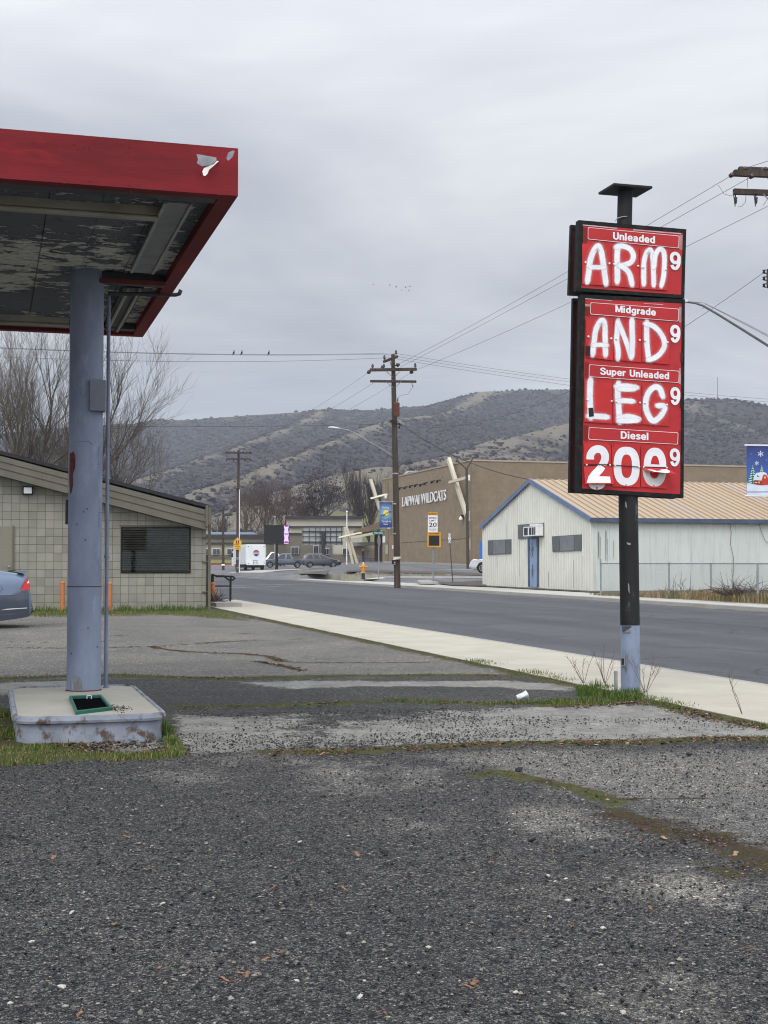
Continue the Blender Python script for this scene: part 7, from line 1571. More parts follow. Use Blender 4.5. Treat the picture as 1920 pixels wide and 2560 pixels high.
for (x0, y0, x1, y1) in ((951, 1289.5, 957, 1288), (957.5, 1289, 962, 1286.5), (962, 1286, 966.5, 1283.5), (967, 1283, 972, 1280.5), (972.5, 1280, 978, 1280)):
    for q in ([(x0, y0), (x0+(x1-x0)*.3, y0-1.6), (x1, y1-1.2), (x1-.6, y1+.8), (x0+.5, y0+1)], [(x1-1.2, y1-1), (x1-.2, y1-3), (x1+.2, y1-.6)], [(x0+1, y0+.5), (x0+1.3, y0+2.6), (x0+1.8, y0+.4)]): mb.poly([Bq(x, y, .058) for x, y in q])
mb.build('silhouette', mat('navy_silhouette', (0.01, 0.015, 0.05)), clo)
mb = MB(); word(mb, 'Dashing', 0, 0, 16*YB/FPX, 4.2*YB/FPX, Bq(964.5, 1268.5, .05), 0.0, .0); word(mb, 'Through the', 0, 0, 23*YB/FPX, 4.2*YB/FPX, Bq(966, 1303, .05), 0, .0); word(mb, 'Snow', 0, 0, 10.5*YB/FPX, 4*YB/FPX, Bq(964.5, 1310, .05), 0, .0); mb.build('lettering', M_WHITE, clo)
mb = MB(); mb.tube([Bq(948, 1254.5), Bq(985, 1254.5)], .022, 6); mb.tube([Bq(949, 1320.5), Bq(985, 1320)], .022, 6); mb.build('rod', M_GALV, bn)

# pole just outside the right edge: crossarms, rack, lamp arm, winter banner reach into the picture
YQ = 39.6; XQ = 2005
q0 = at(XQ, 1496, YQ); q0.z = gz(q0.x, q0.y)
pol2 = thing('utility_pole', 'near utility pole at the right edge with crossarms and hanging cutouts', 'utility pole', q0)
Q = lambda x, y, dy=0.0: at(x, y, YQ+dy)
zt = Q(XQ, 395).z; mb = MB(); mb.tube([q0-V((0, 0, .3)), V((q0.x, q0.y, q0.z+6)), V((q0.x, q0.y, zt))], [.19, .17, .12], 16); mb.build('pole', M_WOOD, pol2)
qa = crossarm('crossarm', Q(1835, 432.5, -.30), Q(2170, 446, .22), .155, pol2); qa1 = crossarm('crossarm', Q(1847, 425, .10), Q(2178, 437, .62), .155, pol2); qb = crossarm('crossarm', Q(1834, 479, -.10), Q(2170, 491, .42), .14, pol2)
for (x, y, dy, par) in ((1864, 423, -.05, qa1), (1914.5, 424, .05, qa1), (1830, 437, -.30, qa), (1880, 440, -.32, qa)):
    mb = MB(); c = Q(x, y, dy-.1); d = V((-.25, -.6, .05)) if par is qa1 else V((-.45, .75, -.2)); d.normalize(); mb.lathe(c-d*.05, [(.02, 0), (.068, .02), (.072, .06), (.05, .075), (.066, .10), (.06, .13), (.02, .15)], d, 14); mb.build('insulator', M_INS, par)
for x in (1838, 1889):
    mb = MB(); insulator(mb, Q(x, 484, -.1), .30, .055, V((.06, 0, -1))); mb.tube([Q(x-4, 486, -.15), Q(x, 516, -.15)], .016, 6); mb.tube([Q(x-5, 483, -.15), Q(x+4, 484, -.15)], .03, 6); mb.build('cutout', M_INS, qb)
mb = MB()
for a, b_ in ((((1911, 436)), ((1935, 460))), (((1908, 485)), ((1935, 512)))): mb.tube([Q(*a, -.1), Q(*b_, 0)], .02, 5)
mb.build('brace', M_GALV, pol2)
mb = MB(); mb.tube([Q(1869, 441, 0), Q(1868, 470, 0)], .006, 4); mb.tube([Q(1796, 463, .3), Q(1810, 485, .1), Q(1828, 490, 0), Q(1840, 482, -.1)], .006, 4); mb.tube([Q(1865, 485, -.1), Q(1864, 505, -.1), Q(1853, 517, -.1), Q(1845, 517, -.12)], .006, 4); mb.tube([Q(1920, 495, 0), Q(1908, 514, -.1)], .006, 4); mb.build('jumper_wire', M_BLACK, pol2)
rk = MB(); rk.tube([Q(1924, 671), Q(1919, 674), Q(1918, 680), Q(1918, 713), Q(1919, 719), Q(1924, 721)], .022, 6); rk.tube([Q(1924, 671), Q(2004, 676)], .024, 6); rk.tube([Q(1924, 721), Q(2004, 726)], .024, 6); rko = rk.build('insulator_rack', M_BLACK, pol2)
for y in (680, 697, 714.5):
    mb = MB(); mb.tube([Q(1909, y-5), Q(1918, y-5)], .012, 5); mb.tube([Q(1909, y+3.6), Q(1918, y+4)], .012, 5); mb.lathe(Q(1910, y+3), [(.03, 0), (.05, .01), (.03, .04), (.03, .055), (.05, .085), (.03, .09)], UP, 10); mb.build('insulator', M_BLACK, rko)
mb = MB(); mb.tube([Q(1985, 905), Q(1920, 864), Q(1850, 820), Q(1790, 783), Q(1757, 764), Q(1738, 757.5), Q(1716, 755)], [.04, .038, .036, .034, .032, .030, .028], 10); qla = mb.build('lamp_arm', mat('dull_arm_steel', (0.13, 0.135, 0.145), (0.09, 0.095, 0.10), rough=.6, scale=6), pol2)
mb = MB(); c = Q(1698, 754); mb.cbox(c, V((.24, 0, .01)), V((0, .09, 0)), (0, 0, .045)); mb.build('lamp_head', MATS['lamp_grey'], qla, bevel=.03)
mb = MB(); mb.tube([Q(1990, 880), Q(1900, 830), Q(1765, 760)], .013, 5); mb.tube([Q(1990, 876), Q(1880, 816), Q(1765, 759)], .010, 5); mb.tube([Q(1765, 760), Q(1759, 757), Q(1740, 755), Q(1716, 753)], .010, 5); mb.tube([Q(1765, 760), Q(1756, 772)], .012, 5); mb.build('stay_wire', M_GALV, pol2)
bn2 = thing('street_banner', 'blue winter banner with snowflakes and a red snowy barn at the right edge', 'banner', Q(1915, 1180))
K = lambda x, y, o=0.0: Q(1840+x*.0768, 1090+y*.0768, -.25-o)
sc_b = 1
def grad_mat(name, z0, z1, c0, c1):
    m = bpy.data.materials.new(name); m.use_nodes = True; t = m.node_tree; b = t.nodes['Principled BSDF']; b.inputs['Roughness'].default_value = .65
    g = N(t, 'ShaderNodeNewGeometry'); sp = N(t, 'ShaderNodeSeparateXYZ'); t.links.new(g.outputs['Position'], sp.inputs[0]); mr = N(t, 'ShaderNodeMapRange'); t.links.new(sp.outputs[2], mr.inputs[0]); mr.inputs[1].default_value = z0; mr.inputs[2].default_value = z1
    t.links.new(ramp(t, [(0, c0), (1, c1)], mr.outputs[0]).outputs[0], b.inputs['Base Color']); return m
wavy(345, 330, 1700, 1950, f=K, amp=.006).build('cloth', grad_mat('night_print', K(0, 1500).z, K(0, 330).z, (0.035, 0.11, 0.36), (0.022, 0.030, 0.15)), bn2); cl_ = bn2.children[0]
def bp(pts, name, m, o=.015): mb = MB(); mb.poly([K(x, y, o) for x, y in pts]); return mb.build(name, m, cl_)
M_SNOW = mat('print_snow', (0.62, 0.67, 0.74), (0.52, 0.57, 0.66), scale=3); M_BARN = mat('print_barn', (0.36, 0.03, 0.025), (0.26, 0.02, 0.02), scale=6); M_PINE = mat('print_pine', (0.015, 0.12, 0.06), (0.02, 0.17, 0.10), scale=20)
bp([(352, 1490), (430, 1540), (560, 1565), (700, 1585), (1000, 1590), (1700, 1560), (1700, 1945), (350, 1935)], 'snow_ground', M_SNOW)
bp([(355, 1800), (1700, 1780), (1700, 1830), (355, 1850)], 'snow_shadow', mat('print_shade', (0.36, 0.40, 0.50)), .017)
def tree_print(x, y0, y1, w, rows):
    bp([(x, y0), (x+w*.25, y0+(y1-y0)*.35), (x+w*.6, y0+(y1-y0)*.7), (x+w, y1), (x-w, y1), (x-w*.6, y0+(y1-y0)*.7), (x-w*.25, y0+(y1-y0)*.35)], 'print_pine', M_PINE, .018); mb = MB()
    for i in range(rows):
        s = (i+.5)/rows; y = y0+(y1-y0)*s; w_ = w*s
        for sg in (-1, 1): mb.poly([K(x+sg*w_*.2, y-18, .021), K(x+sg*w_*1.05, y+26, .021), K(x+sg*w_*.75, y+44, .021), K(x+sg*w_*.1, y+14, .021)])
    mb.build('print_snow_branch', M_SNOW, cl_)
tree_print(545, 920, 1560, 190, 8); tree_print(838, 930, 1200, 80, 4)
bp([(590, 1440), (830, 1455), (850, 1600), (590, 1570)], 'print_barn', M_BARN, .023); bp([(830, 1455), (880, 1280), (940, 1250), (1000, 1270), (1040, 1400), (1060, 1590), (840, 1600)], 'print_barn', mat('print_barn_front', (0.50, 0.045, 0.035)), .0235)
bp([(560, 1430), (600, 1290), (660, 1200), (900, 1170), (980, 1200), (1050, 1330), (1060, 1420), (1010, 1290), (940, 1250), (880, 1275), (830, 1450)], 'print_roof_snow', M_SNOW, .026)
for q in ([(620, 1490), (690, 1500), (690, 1535), (620, 1520)], [(730, 1480), (770, 1485), (770, 1545), (730, 1535)], [(915, 1320), (970, 1320), (970, 1385), (915, 1385)]): bp(q, 'print_window', mat('print_window', (0.70, 0.52, 0.20)), .027)
bp([(680, 1290), (700, 1275), (735, 1300), (765, 1300), (740, 1330), (690, 1335)], 'print_wreath', M_BARN, .028)
def flake(cx, cy, r, m):
    mb = MB()
    for k in range(6):
        a = R(60*k+30); d = (math.cos(a), math.sin(a)); n_ = (-d[1], d[0])
        mb.poly([K(cx+n_[0]*r*.10, cy+n_[1]*r*.10, .02), K(cx+d[0]*r+n_[0]*r*.10, cy+d[1]*r+n_[1]*r*.10, .02), K(cx+d[0]*r-n_[0]*r*.10, cy+d[1]*r-n_[1]*r*.10, .02), K(cx-n_[0]*r*.10, cy-n_[1]*r*.10, .02)])
        for sg in (-1, 1): b0 = (cx+d[0]*r*.55, cy+d[1]*r*.55); e = (d[0]*.5+sg*n_[0]*.8, d[1]*.5+sg*n_[1]*.8); mb.poly([K(b0[0]-d[0]*r*.08, b0[1]-d[1]*r*.08, .021), K(b0[0]+e[0]*r*.4, b0[1]+e[1]*r*.4, .021), K(b0[0]+d[0]*r*.12, b0[1]+d[1]*r*.12, .021)])
    mb.build('print_flake', m, cl_)
flake(800, 580, 100, M_SNOW); flake(675, 885, 76, M_SNOW); M_FL2 = mat('print_pale_blue', (0.12, 0.18, 0.42)); flake(490, 590, 48, M_FL2); flake(990, 790, 50, M_FL2)
mb = MB(); mb.tube([K(280, 300), K(2100, 320)], .022, 8); mb.tube([K(290, 1955), K(2100, 1975)], .02, 8); mb.build('rod', M_WHITE, bn2)

# second pole down the street with the school crossing sign on it, and a stub pole
Y2 = 150.0; q2 = at(594, 1431, Y2); pl3 = thing('utility_pole', 'distant utility pole with two crossarms beside the white delivery truck', 'utility pole', q2)
D = lambda x, y, dy=0.0: at(x, y, Y2+dy)
mb = MB(); mb.tube([q2-V((0, 0, .3)), D(595, 1280), D(596.5, 1125)], [.20, .17, .13], 12); mb.build('pole', M_WOOD, pl3)
r1 = crossarm('crossarm', D(563.5, 1132, -.3), D(630, 1132, -.3), .16, pl3); r2_ = crossarm('crossarm', D(566, 1147.5, -.3), D(627, 1147.5, -.3), .13, pl3)
for x in (566, 584, 612, 627): mb = MB(); insulator(mb, D(x, 1148, -.3), .26, .09, V((0, 0, -1))); mb.build('insulator', M_INS, r2_)
for x in (567, 586, 608, 627): mb = MB(); insulator(mb, D(x, 1132, -.3), .2, .09); mb.build('insulator', M_INS, r1)
mb = MB(); mb.tube([D(598.6, 1223, -.1), D(598.2, 1431, -.1)], .055, 6); mb.build('riser_pipe', M_WHITE, pl3)
mb = MB(); mb.tube([D(590, 1224, -.2), D(594, 1219, -.2), D(599, 1222, -.2)], .12, 6); mb.build('bracket', M_DGREY, pl3)
for y in (1396, 1399, 1421): q = D(594.5, y); mb = MB(); mb.lathe(V((q.x, q.y, q.z)), [(.2, 0), (.215, .02), (.215, .07), (.2, .09)], n=12); mb.build('band', M_GALV, pl3)
cs_ = thing('crossing_sign', 'yellow pentagon school crossing sign fixed on the distant utility pole', 'traffic sign', D(593.5, 1360, -.3))
mb = MB(); mb.prism([D(x, y, -.32) for x, y in ((583.6, 1361.5), (584, 1354), (593.6, 1343.5), (604, 1354), (603.6, 1361.5))], V((0, .03, 0))); pt5 = mb.build('pentagon_plate', M_YEL, cs_)
mb = MB()
for x in (591.2, 595.8):
    for q in ([(x-1, 1352), (x+1, 1352), (x+1.2, 1357), (x-1.2, 1357)], [(x-.7, 1349.5), (x+.7, 1349.5), (x+.7, 1351.6), (x-.7, 1351.6)], [(x-1.2, 1357), (x, 1357), (x-1.4, 1361), (x-2, 1360.6)], [(x, 1357), (x+1.2, 1357), (x+2, 1360.4), (x+1.2, 1361)]): mb.poly([D(a, b_, -.335) for a, b_ in q])
mb.build('walking_figures', M_LBLK, pt5)
mb = MB(); mb.prism([D(x, y, -.32) for x, y in ((585.5, 1363), (602, 1363), (602, 1374.5), (585.5, 1374.5))], V((0, .03, 0))); pl5 = mb.build('plaque', M_YEL, cs_)
mb = MB(); word(mb, 'NO PARKING', 0, 0, 13*Y2/FPX, 2.0*Y2/FPX, D(593.7, 1366.5, -.33), .004, .02); word(mb, 'STOP', 0, 0, 7*Y2/FPX, 2.0*Y2/FPX, D(593.7, 1371.3, -.33), .004, .02); mb.build('lettering', M_LBLK, pl5)
Y4 = 158; q4 = at(558, 1425.5, Y4); st4 = thing('stub_pole', 'short bare wooden pole with a white painted foot left of the delivery truck', 'utility pole', q4)
mb = MB(); mb.tube([q4, at(557.5, 1268, Y4)], [.165, .13], 10); mb.build('pole', M_WOOD, st4); mb = MB(); mb.lathe(at(558, 1414.5, Y4), [(.19, 0), (.21, .05), (.20, .16), (.17, .2)], n=12); mb.build('painted_collar', M_WHITE, st4)

# ------------------------------------------------------------------ wires
M_WIRE = mat('wire_dark', (0.05, 0.05, 0.055), rough=.5)
def wire(label, group, a, b_, sag, r=.008, n=24):
    a, b_ = V(a), V(b_); mb = MB(); mb.tube([a.lerp(b_, i/n)-V((0, 0, sag*4*(i/n)*(1-i/n))) for i in range(n+1)], r, 4, False); o = mb.build('power_line', M_WIRE); tag(o, label, 'power line', group); return o
G1 = 'street power lines'
wire('power line from the far pole to the left end of the near crossarm', G1, Q(1828, 439, -.2), mp2(989, 914, -.4), .15)
wire('power line reaching the underside of the near double crossarm', G1, Q(1876, 443, -.3), mp2(1000, 918, -.3), .1)
wire('power line rising to the right edge below the hanging cutouts', G1, Q(2010, 470, 0), mp2(1042, 924, -.3), .2)
wire('power line from the insulator rack at the right edge', G1, Q(1910, 681), mp2(997, 1062, -.1), 1.6)
wire('short power line leaving the near crossarm toward the upper right', G1, Q(1867, 419, -.1), at(2300, 235, 22), .1)
wire('power line falling left from the left end of the main crossarm', G1, mp2(924, 929, -.2), D(567, 1131, -.3), .55); wire('power line falling left from the lower crossarm', G1, mp2(933, 958, -.2), D(597, 1126, -.3), .5); wire('power line falling left from the right end of the main crossarm', G1, mp2(1033, 928, -.2), D(627, 1131, -.3), .6)
G2 = 'cross street power lines'
LFT = lambda y: at(-700, y, 48)
wire('upper of the pair of lines crossing left behind the canopy', G2, LFT(828), mp2(961, 883, -1), .35); wire('line just below the one the birds sit on', G2, LFT(831), mp2(989, 884.5, .9), .35); wire('lowest line crossing left behind the canopy', G2, LFT(852), mp2(975, 894, 0), .45)
RT = lambda y: at(2500, y, 112)
wire('upper line crossing right behind the price sign', G2, mp2(992, 884, .9), RT(1012), 1.0); wire('middle line crossing right behind the price sign', G2, mp2(962, 886, -1), RT(1020), 1.0); wire('lowest line crossing right behind the price sign', G2, mp2(985, 896, 0), RT(1034), 1.0)
wire('heavy service cable drooping to the metal shed roof', 'service cables', mp2(998, 1058, -.1), ap+V((0, 0, .1)), .5, .022); wire('thin cable crossing left in front of the hill', 'service cables', mp2(980, 1060, 0), at(-500, 1052, 60), .2, .009)
# birds sitting on the line, small flock in the air
def bird(label, group, p, s, sitting=True):
    t_ = MB(); p = V(p)
    if sitting:
        t_.lathe(p, [(.01, 0), (.045*s, .03*s), (.055*s, .09*s), (.04*s, .15*s), (.022*s, .175*s)], V((.25, 0, 1)), 10); t_.lathe(p+V((.045*s, 0, .17*s)), [(.005, 0), (.033*s, .02*s), (.033*s, .05*s), (.008, .075*s)], UP, 8); t_.tube([p+V((0, 0, .03*s)), p+V((-.08*s, 0, -.08*s))], [.02*s, .008*s], 6)
    else:
        t_.tube([p-V((.15*s, 0, 0)), p, p+V((.14*s, 0, .01))], [.01, .05*s, .02], 6)
        for sg in (-1, 1): t_.add([p+V((-.05*s, 0, 0)), p+V((.08*s, 0, 0)), p+V((.02*s, sg*.3*s, .16*s)), p+V((-.04*s, sg*.55*s, .08*s))], [(0, 1, 2, 3)])
    o = t_.build('bird', M_BLACK, loc=p); tag(o, label, 'bird', group); return o
def on_wire(px):
    a, b_ = LFT(828), mp2(961, 883, -1); best = None
    for i in range(400):
        k = i/399; q = a.lerp(b_, k)-V((0, 0, .35*4*k*(1-k))); d = (q-CO); x = 960+FPX*d.x/(d.y*math.cos(PITCH)+d.z*math.sin(PITCH))
        if best is None or abs(x-px) < best[0]: best = (abs(x-px), q)
    return best[1]
for px, lb in ((585, 'leftmost of three small birds sitting on the line'), (603, 'middle bird sitting on the line, close to the left one'), (670.5, 'lone bird sitting on the line on the right of the pair')): bird(lb, 'birds on the power line', on_wire(px), .85)
for x, y, s in ((933, 712, 1), (974, 713.5, .9), (977, 710.5, .6), (990, 717.5, 1.5), (1014, 718.5, 1.1), (1025, 716.5, 1.1), (1022, 726.5, 1.0), (1004, 726, .7)): bird('tiny dark bird flying in the distant flock', 'distant flock of birds', at(x, y, 170), s*.6, False)
# mast on the right hill is placed with the hills

# ================================================================== BARE TREES
def bare_tree(name, label, cat, base, height, seed, spread=.45, stems=1, m=None, mt=None, counts=(7, 6, 5, 4), r0=.2, group=None, leaf=None, upright=.6, lean=(0, 0), twr=1.0, leaf_n=0, leaf_s=.3):
    rnd = random.Random(seed); root = thing(name, label, cat, base, group); big, fine = MB(), MB(); lv = MB(); tips = []
    def branch(p, d, L, r, lev):
        n = 4 if lev < 2 else 3; pts = [V(p)]; q = V(p); dd = V(d)
        wob = .10 if lev == 0 else .20
        for i in range(n):
            dd = (dd+V((rnd.uniform(-1, 1)*wob, rnd.uniform(-1, 1)*wob, rnd.uniform(-.2, .9)*wob*(upright if lev > 0 else .3)))).normalized(); q = q+dd*L/n; pts.append(V(q))
        taper = [r*(1-.72*(i/n)) if lev > 0 else r*(1-.5*i/n) for i in range(n+1)]
        (big if lev < 2 else fine).tube(pts, taper, 7 if lev == 0 else (5 if lev == 1 else 3), False, lev < 2)
        if lev >= len(counts): tips.append(pts[-1]); return
        c = counts[lev]
        for k in range(c):
            f = rnd.uniform(.25, 1.0) if lev > 0 else rnd.uniform(.30, 1.0)
            if k == 0: f = 1.0
            i = min(int(f*n), n-1); pp = pts[i].lerp(pts[i+1], f*n-i); base_d = (pts[i+1]-pts[i]).normalized()
            a = rnd.uniform(0, 2*math.pi); sd = base_d.orthogonal().normalized(); sd.rotate(Matrix.Rotation(a, 3, base_d))
            sp = spread*rnd.uniform(.55, 1.25)*(1.25 if lev == 0 else 1.0); nd = (base_d*(1-sp*.55)+sd*sp+V((0, 0, upright*.35))).normalized()
            branch(pp, nd, L*rnd.uniform(.45, .72)*(1.0 if lev else .9), max(taper[i]*rnd.uniform(.45, .65), .006*twr), lev+1)
    for s in range(stems):
        a = 2*math.pi*s/max(stems, 1)+rnd.uniform(-.4, .4); off = V((math.cos(a), math.sin(a), 0))*(.35 if stems > 1 else 0)
        d = V((lean[0]+(math.cos(a)*.22 if stems > 1 else 0), lean[1]+(math.sin(a)*.22 if stems > 1 else 0), 1)).normalized()
        branch(V(base)+off-V((0, 0, .2)), d, height*.52, r0*(1 if stems == 1 else .72), 0)
    big.build('trunk', m, root); c = fine.build('crown', mt, root)
    if leaf_n:
        for i in range(leaf_n):
            t_ = rnd.choice(tips)+V((rnd.gauss(0, 1), rnd.gauss(0, 1), rnd.gauss(0, 1)))*leaf_s*.9; a, b_ = V((rnd.uniform(-1, 1), rnd.uniform(-1, 1), rnd.uniform(-1, 1)))*leaf_s*.5, V((rnd.uniform(-1, 1), rnd.uniform(-1, 1), rnd.uniform(-1, 1)))*leaf_s*.5
            lv.poly([t_, t_+a, t_+a+b_, t_+b_])
        lv.build('withered_leaves', leaf, root)
    return root
M_BARK = mat('grey_brown_bark', (0.115, 0.10, 0.082), (0.07, 0.06, 0.05), scale=3, rough=1); M_TWG = mat('brown_grey_twigs', (0.125, 0.108, 0.088), (0.085, 0.072, 0.06), scale=2, rough=1)
M_TWR = mat('reddish_twigs', (0.085, 0.056, 0.050), (0.058, 0.038, 0.035), scale=.3, rough=1); M_TWD = mat('dark_twigs', (0.050, 0.038, 0.034), (0.034, 0.026, 0.024), scale=.3, rough=1); M_TWY = mat('lichen_twigs', (0.105, 0.088, 0.052), (0.065, 0.052, 0.036), scale=.3, rough=1)
GT_ = 'bare trees behind the block building'
def tb_(px, Y): p = at(px, 1430, Y); return V((p.x, p.y, gz(p.x, p.y)-.1))
bare_tree('bare_tree', 'bare tree at the left edge behind the sloping tan roof', 'tree', tb_(0, 60), 12.5, 11, .52, 2, M_BARK, M_TWG, (10, 8, 7, 4), .21, GT_, twr=.9)
bare_tree('bare_tree', 'bare tree with a thick upright trunk just left of the blue column', 'tree', tb_(135, 62), 12.5, 23, .42, 2, M_BARK, M_TWG, (10, 8, 7, 4), .22, GT_, twr=.9)
bare_tree('bare_tree', 'bare tree whose slanting branches fan out right of the blue column', 'tree', tb_(232, 64), 8.8, 43, .46, 3, M_BARK, M_TWG, (8, 7, 7, 4), .15, GT_, upright=.75, twr=.9)
bare_tree('bare_tree', 'shorter bare tree filling the gap between the two larger ones on the left', 'tree', tb_(75, 70), 10.5, 57, .5, 2, M_BARK, M_TWG, (7, 7, 6, 4), .17, GT_, twr=.9)
def tf_(px, py, Y): p = at(px, py, Y); return p
bare_tree('bare_tree', 'large dark bare tree with withered leaves behind the school hall', 'tree', tf_(775, 1410, 250), 19.0, 5, .62, 1, M_TWD, M_TWD, (9, 7, 6, 4), .5, None, mat('withered_leaf', (0.055, 0.036, 0.030), (0.035, 0.024, 0.022), scale=.3, rough=1), .5, twr=4.5, leaf_n=2600, leaf_s=.45)
bare_tree('bare_tree', 'reddish brown spreading bare tree behind the black message board', 'tree', tf_(688, 1410, 238), 15.5, 8, .62, 2, M_TWR, M_TWR, (9, 7, 6, 4), .34, None, None, .75, twr=4.0)
bare_tree('bare_tree', 'lichen yellow gnarled bare tree beside the distant utility pole', 'tree', tf_(612, 1405, 245), 17.5, 14, .66, 1, M_TWY, M_TWY, (8, 6, 5, 3), .42, None, None, .4, twr=4.0)
bare_tree('bare_tree', 'narrow upright bare tree left of the leaning beam by the gym', 'tree', tf_(914, 1400, 235), 16.0, 31, .34, 2, M_TWR, M_TWD, (8, 7, 6, 4), .24, 'narrow bare trees beside the gym', None, 1.3, twr=3.6)
bare_tree('bare_tree', 'narrow upright bare tree half hidden by the moonlit banner', 'tree', tf_(942, 1400, 240), 16.0, 37, .34, 2, M_TWR, M_TWD, (8, 7, 6, 4), .24, 'narrow bare trees beside the gym', None, 1.3, twr=3.6)
bare_tree('bare_tree', 'small dark bare tree above the edge of the tan roof', 'tree', tf_(548, 1390, 262), 9.0, 44, .6, 2, M_TWD, M_TWD, (7, 6, 5, 3), .2, None, None, .6, twr=4.0)

# ================================================================== HILLS
def hills():
    P3 = lambda L: np.array([tuple(at(*q)) for q in L])
    main = P3([(-700, 1150, 1560), (-300, 1105, 1500), (300, 1060, 1450), (400, 1055, 1400), (625, 1038, 1400), (810, 1030, 1400), (985, 1022, 1380), (1100, 1009, 1350), (1215, 989, 1300), (1320, 977, 1300), (1425, 975, 1350), (1560, 986, 1450), (1700, 1004, 1600)])
    right = P3([(1440, 1062, 1050), (1540, 1030, 1020), (1620, 1016, 1000), (1713, 1002, 1000), (1801, 997, 1000), (1860, 1001, 1000), (1920, 1012, 1000), (2100, 1042, 1000), (2500, 1090, 1000)])
    s1 = P3([(810, 1031, 1395), (760, 1058, 1200), (700, 1083, 1060), (592, 1119, 920), (450, 1160, 790), (323, 1202, 690), (180, 1250, 580)])
    s2 = P3([(1215, 992, 1290), (1100, 1033, 1000), (1000, 1050, 910), (930, 1066, 850), (800, 1112, 740), (640, 1182, 610), (489, 1233, 500), (380, 1285, 430)])
    s3 = P3([(1600, 1040, 1000), (1420, 1061, 800), (1250, 1095, 690), (1100, 1142, 590), (950, 1166, 510), (826, 1199, 440), (700, 1250, 385), (560, 1310, 330)])
    s4 = P3([(1720, 1030, 985), (1800, 1050, 900), (1900, 1075, 840), (2100, 1110, 760)])
    s5 = P3([(400, 1058, 1398), (300, 1100, 1200), (150, 1150, 1050), (-50, 1220, 900)])
    xs = np.arange(-760, 900, 6.0); ys = np.arange(270, 1700, 6.0)
    Xg, Yg = np.meshgrid(xs, ys, indexing='xy'); zb = np.full(Xg.shape, 1.5)+np.clip((Yg-300)*.012, 0, 10)
    acc = np.exp((zb-60)/5.0); grass = np.zeros(Xg.shape)
    rng = np.random.RandomState(3)
    nz = np.zeros(Xg.shape)
    for sc_, am in ((.006, 8), (.018, 3.2), (.05, 1.2)):
        nz += am*np.array([[mnoise.noise(V((x*sc_, y*sc_, sc_*50))) for x in xs] for y in ys])
    for cr, sl, gw, gk in ((main, .30, 22, .55), (right, .40, 8, .30), (s1, .40, 9, .62), (s2, .40, 13, .68), (s3, .36, 40, .68), (s4, .38, 8, .45), (s5, .38, 7, .4)):
        best = np.full(Xg.shape, -1e9); dmin = np.full(Xg.shape, 1e9)
        for a, b in zip(cr[:-1], cr[1:]):
            ab = b-a; L = ab[0]**2+ab[1]**2; s = np.clip(((Xg-a[0])*ab[0]+(Yg-a[1])*ab[1])/L, 0, 1)
            d = np.hypot(Xg-a[0]-s*ab[0], Yg-a[1]-s*ab[1]); z = a[2]+s*ab[2]-sl*(np.sqrt(d*d+36)-6); best = np.maximum(best, z); dmin = np.minimum(dmin, d)
        acc = acc+np.exp((best-60)/5.0); grass = np.maximum(grass, gk*np.exp(-(dmin/gw)**1.3))
    Z = 60+5*np.log(acc); damp = np.clip((Z-zb)/25, 0, 1)
    Z = Z+nz*.55*damp*(1-.8*np.clip(grass, 0, 1)); grass = np.clip(grass+.16*nz/6*1.0, 0, 1)
    low = np.clip(1-(Z-8)/26, 0, 1)*np.clip((Xg+60)/60, 0, 1)*np.clip((620-Yg)/150, 0, 1)
    ny, nx = Xg.shape; idx = np.arange(nx*ny).reshape(ny, nx); F = np.stack([idx[:-1, :-1], idx[:-1, 1:], idx[1:, 1:], idx[1:, :-1]], -1).reshape(-1, 4)
    me = bpy.data.meshes.new('hills'); me.from_pydata(np.stack([Xg, Yg, Z], -1).reshape(-1, 3).tolist(), [], F.tolist())
    for nm, a in (('grass', grass), ('low', low)): q = me.attributes.new(nm, 'FLOAT', 'POINT'); q.data.foreach_set('value', a.astype(np.float32).ravel())
    me.polygons.foreach_set('use_smooth', [True]*len(me.polygons)); me.update()
    o = bpy.data.objects.new('hills', me); C.objects.link(o); tag(o, kind='structure')
    m = bpy.data.materials.new('brushy_hillside'); m.use_nodes = True; t = m.node_tree; b = t.nodes['Principled BSDF']; b.inputs['Roughness'].default_value = 1; b.inputs['Specular IOR Level'].default_value = 0
    g = N(t, 'ShaderNodeNewGeometry'); p = g.outputs['Position']
    ag = N(t, 'ShaderNodeAttribute'); ag.attribute_name = 'grass'; al = N(t, 'ShaderNodeAttribute'); al.attribute_name = 'low'
    n1, n2, n3 = noise_n(t, p, .02, 8, .65), noise_n(t, p, .09, 8, .7), noise_n(t, p, .35, 4, .7)
    w = mth(t, 'ADD', mth(t, 'MULTIPLY', n1, .5), mth(t, 'MULTIPLY', n2, .5))
    brush = ramp(t, [(0.30, (0.033, 0.033, 0.043)), (0.48, (0.051, 0.048, 0.057)), (0.60, (0.072, 0.063, 0.066)), (0.75, (0.105, 0.092, 0.080))], n2).outputs[0]
    brush = mixc(t, ramp(t, [(0.35, 0.0), (0.7, 0.55)], n3).outputs[0], brush, (0.035, 0.035, 0.042))
    gr = ramp(t, [(0.3, (0.110, 0.097, 0.080)), (0.5, (0.172, 0.153, 0.123)), (0.7, (0.125, 0.113, 0.084))], n2).outputs[0]
    gr = mixc(t, ramp(t, [(0.55, 0.0), (0.70, 0.6)], n3).outputs[0], gr, (0.075, 0.067, 0.06))
    f = mth(t, 'ADD', ag.outputs['Fac'], mth(t, 'MULTIPLY', mth(t, 'SUBTRACT', w, .5), 3.0)); f = ramp(t, [(0.30, 0.0), (0.62, 1.0)], f).outputs[0]
    c = mixc(t, f, brush, gr)
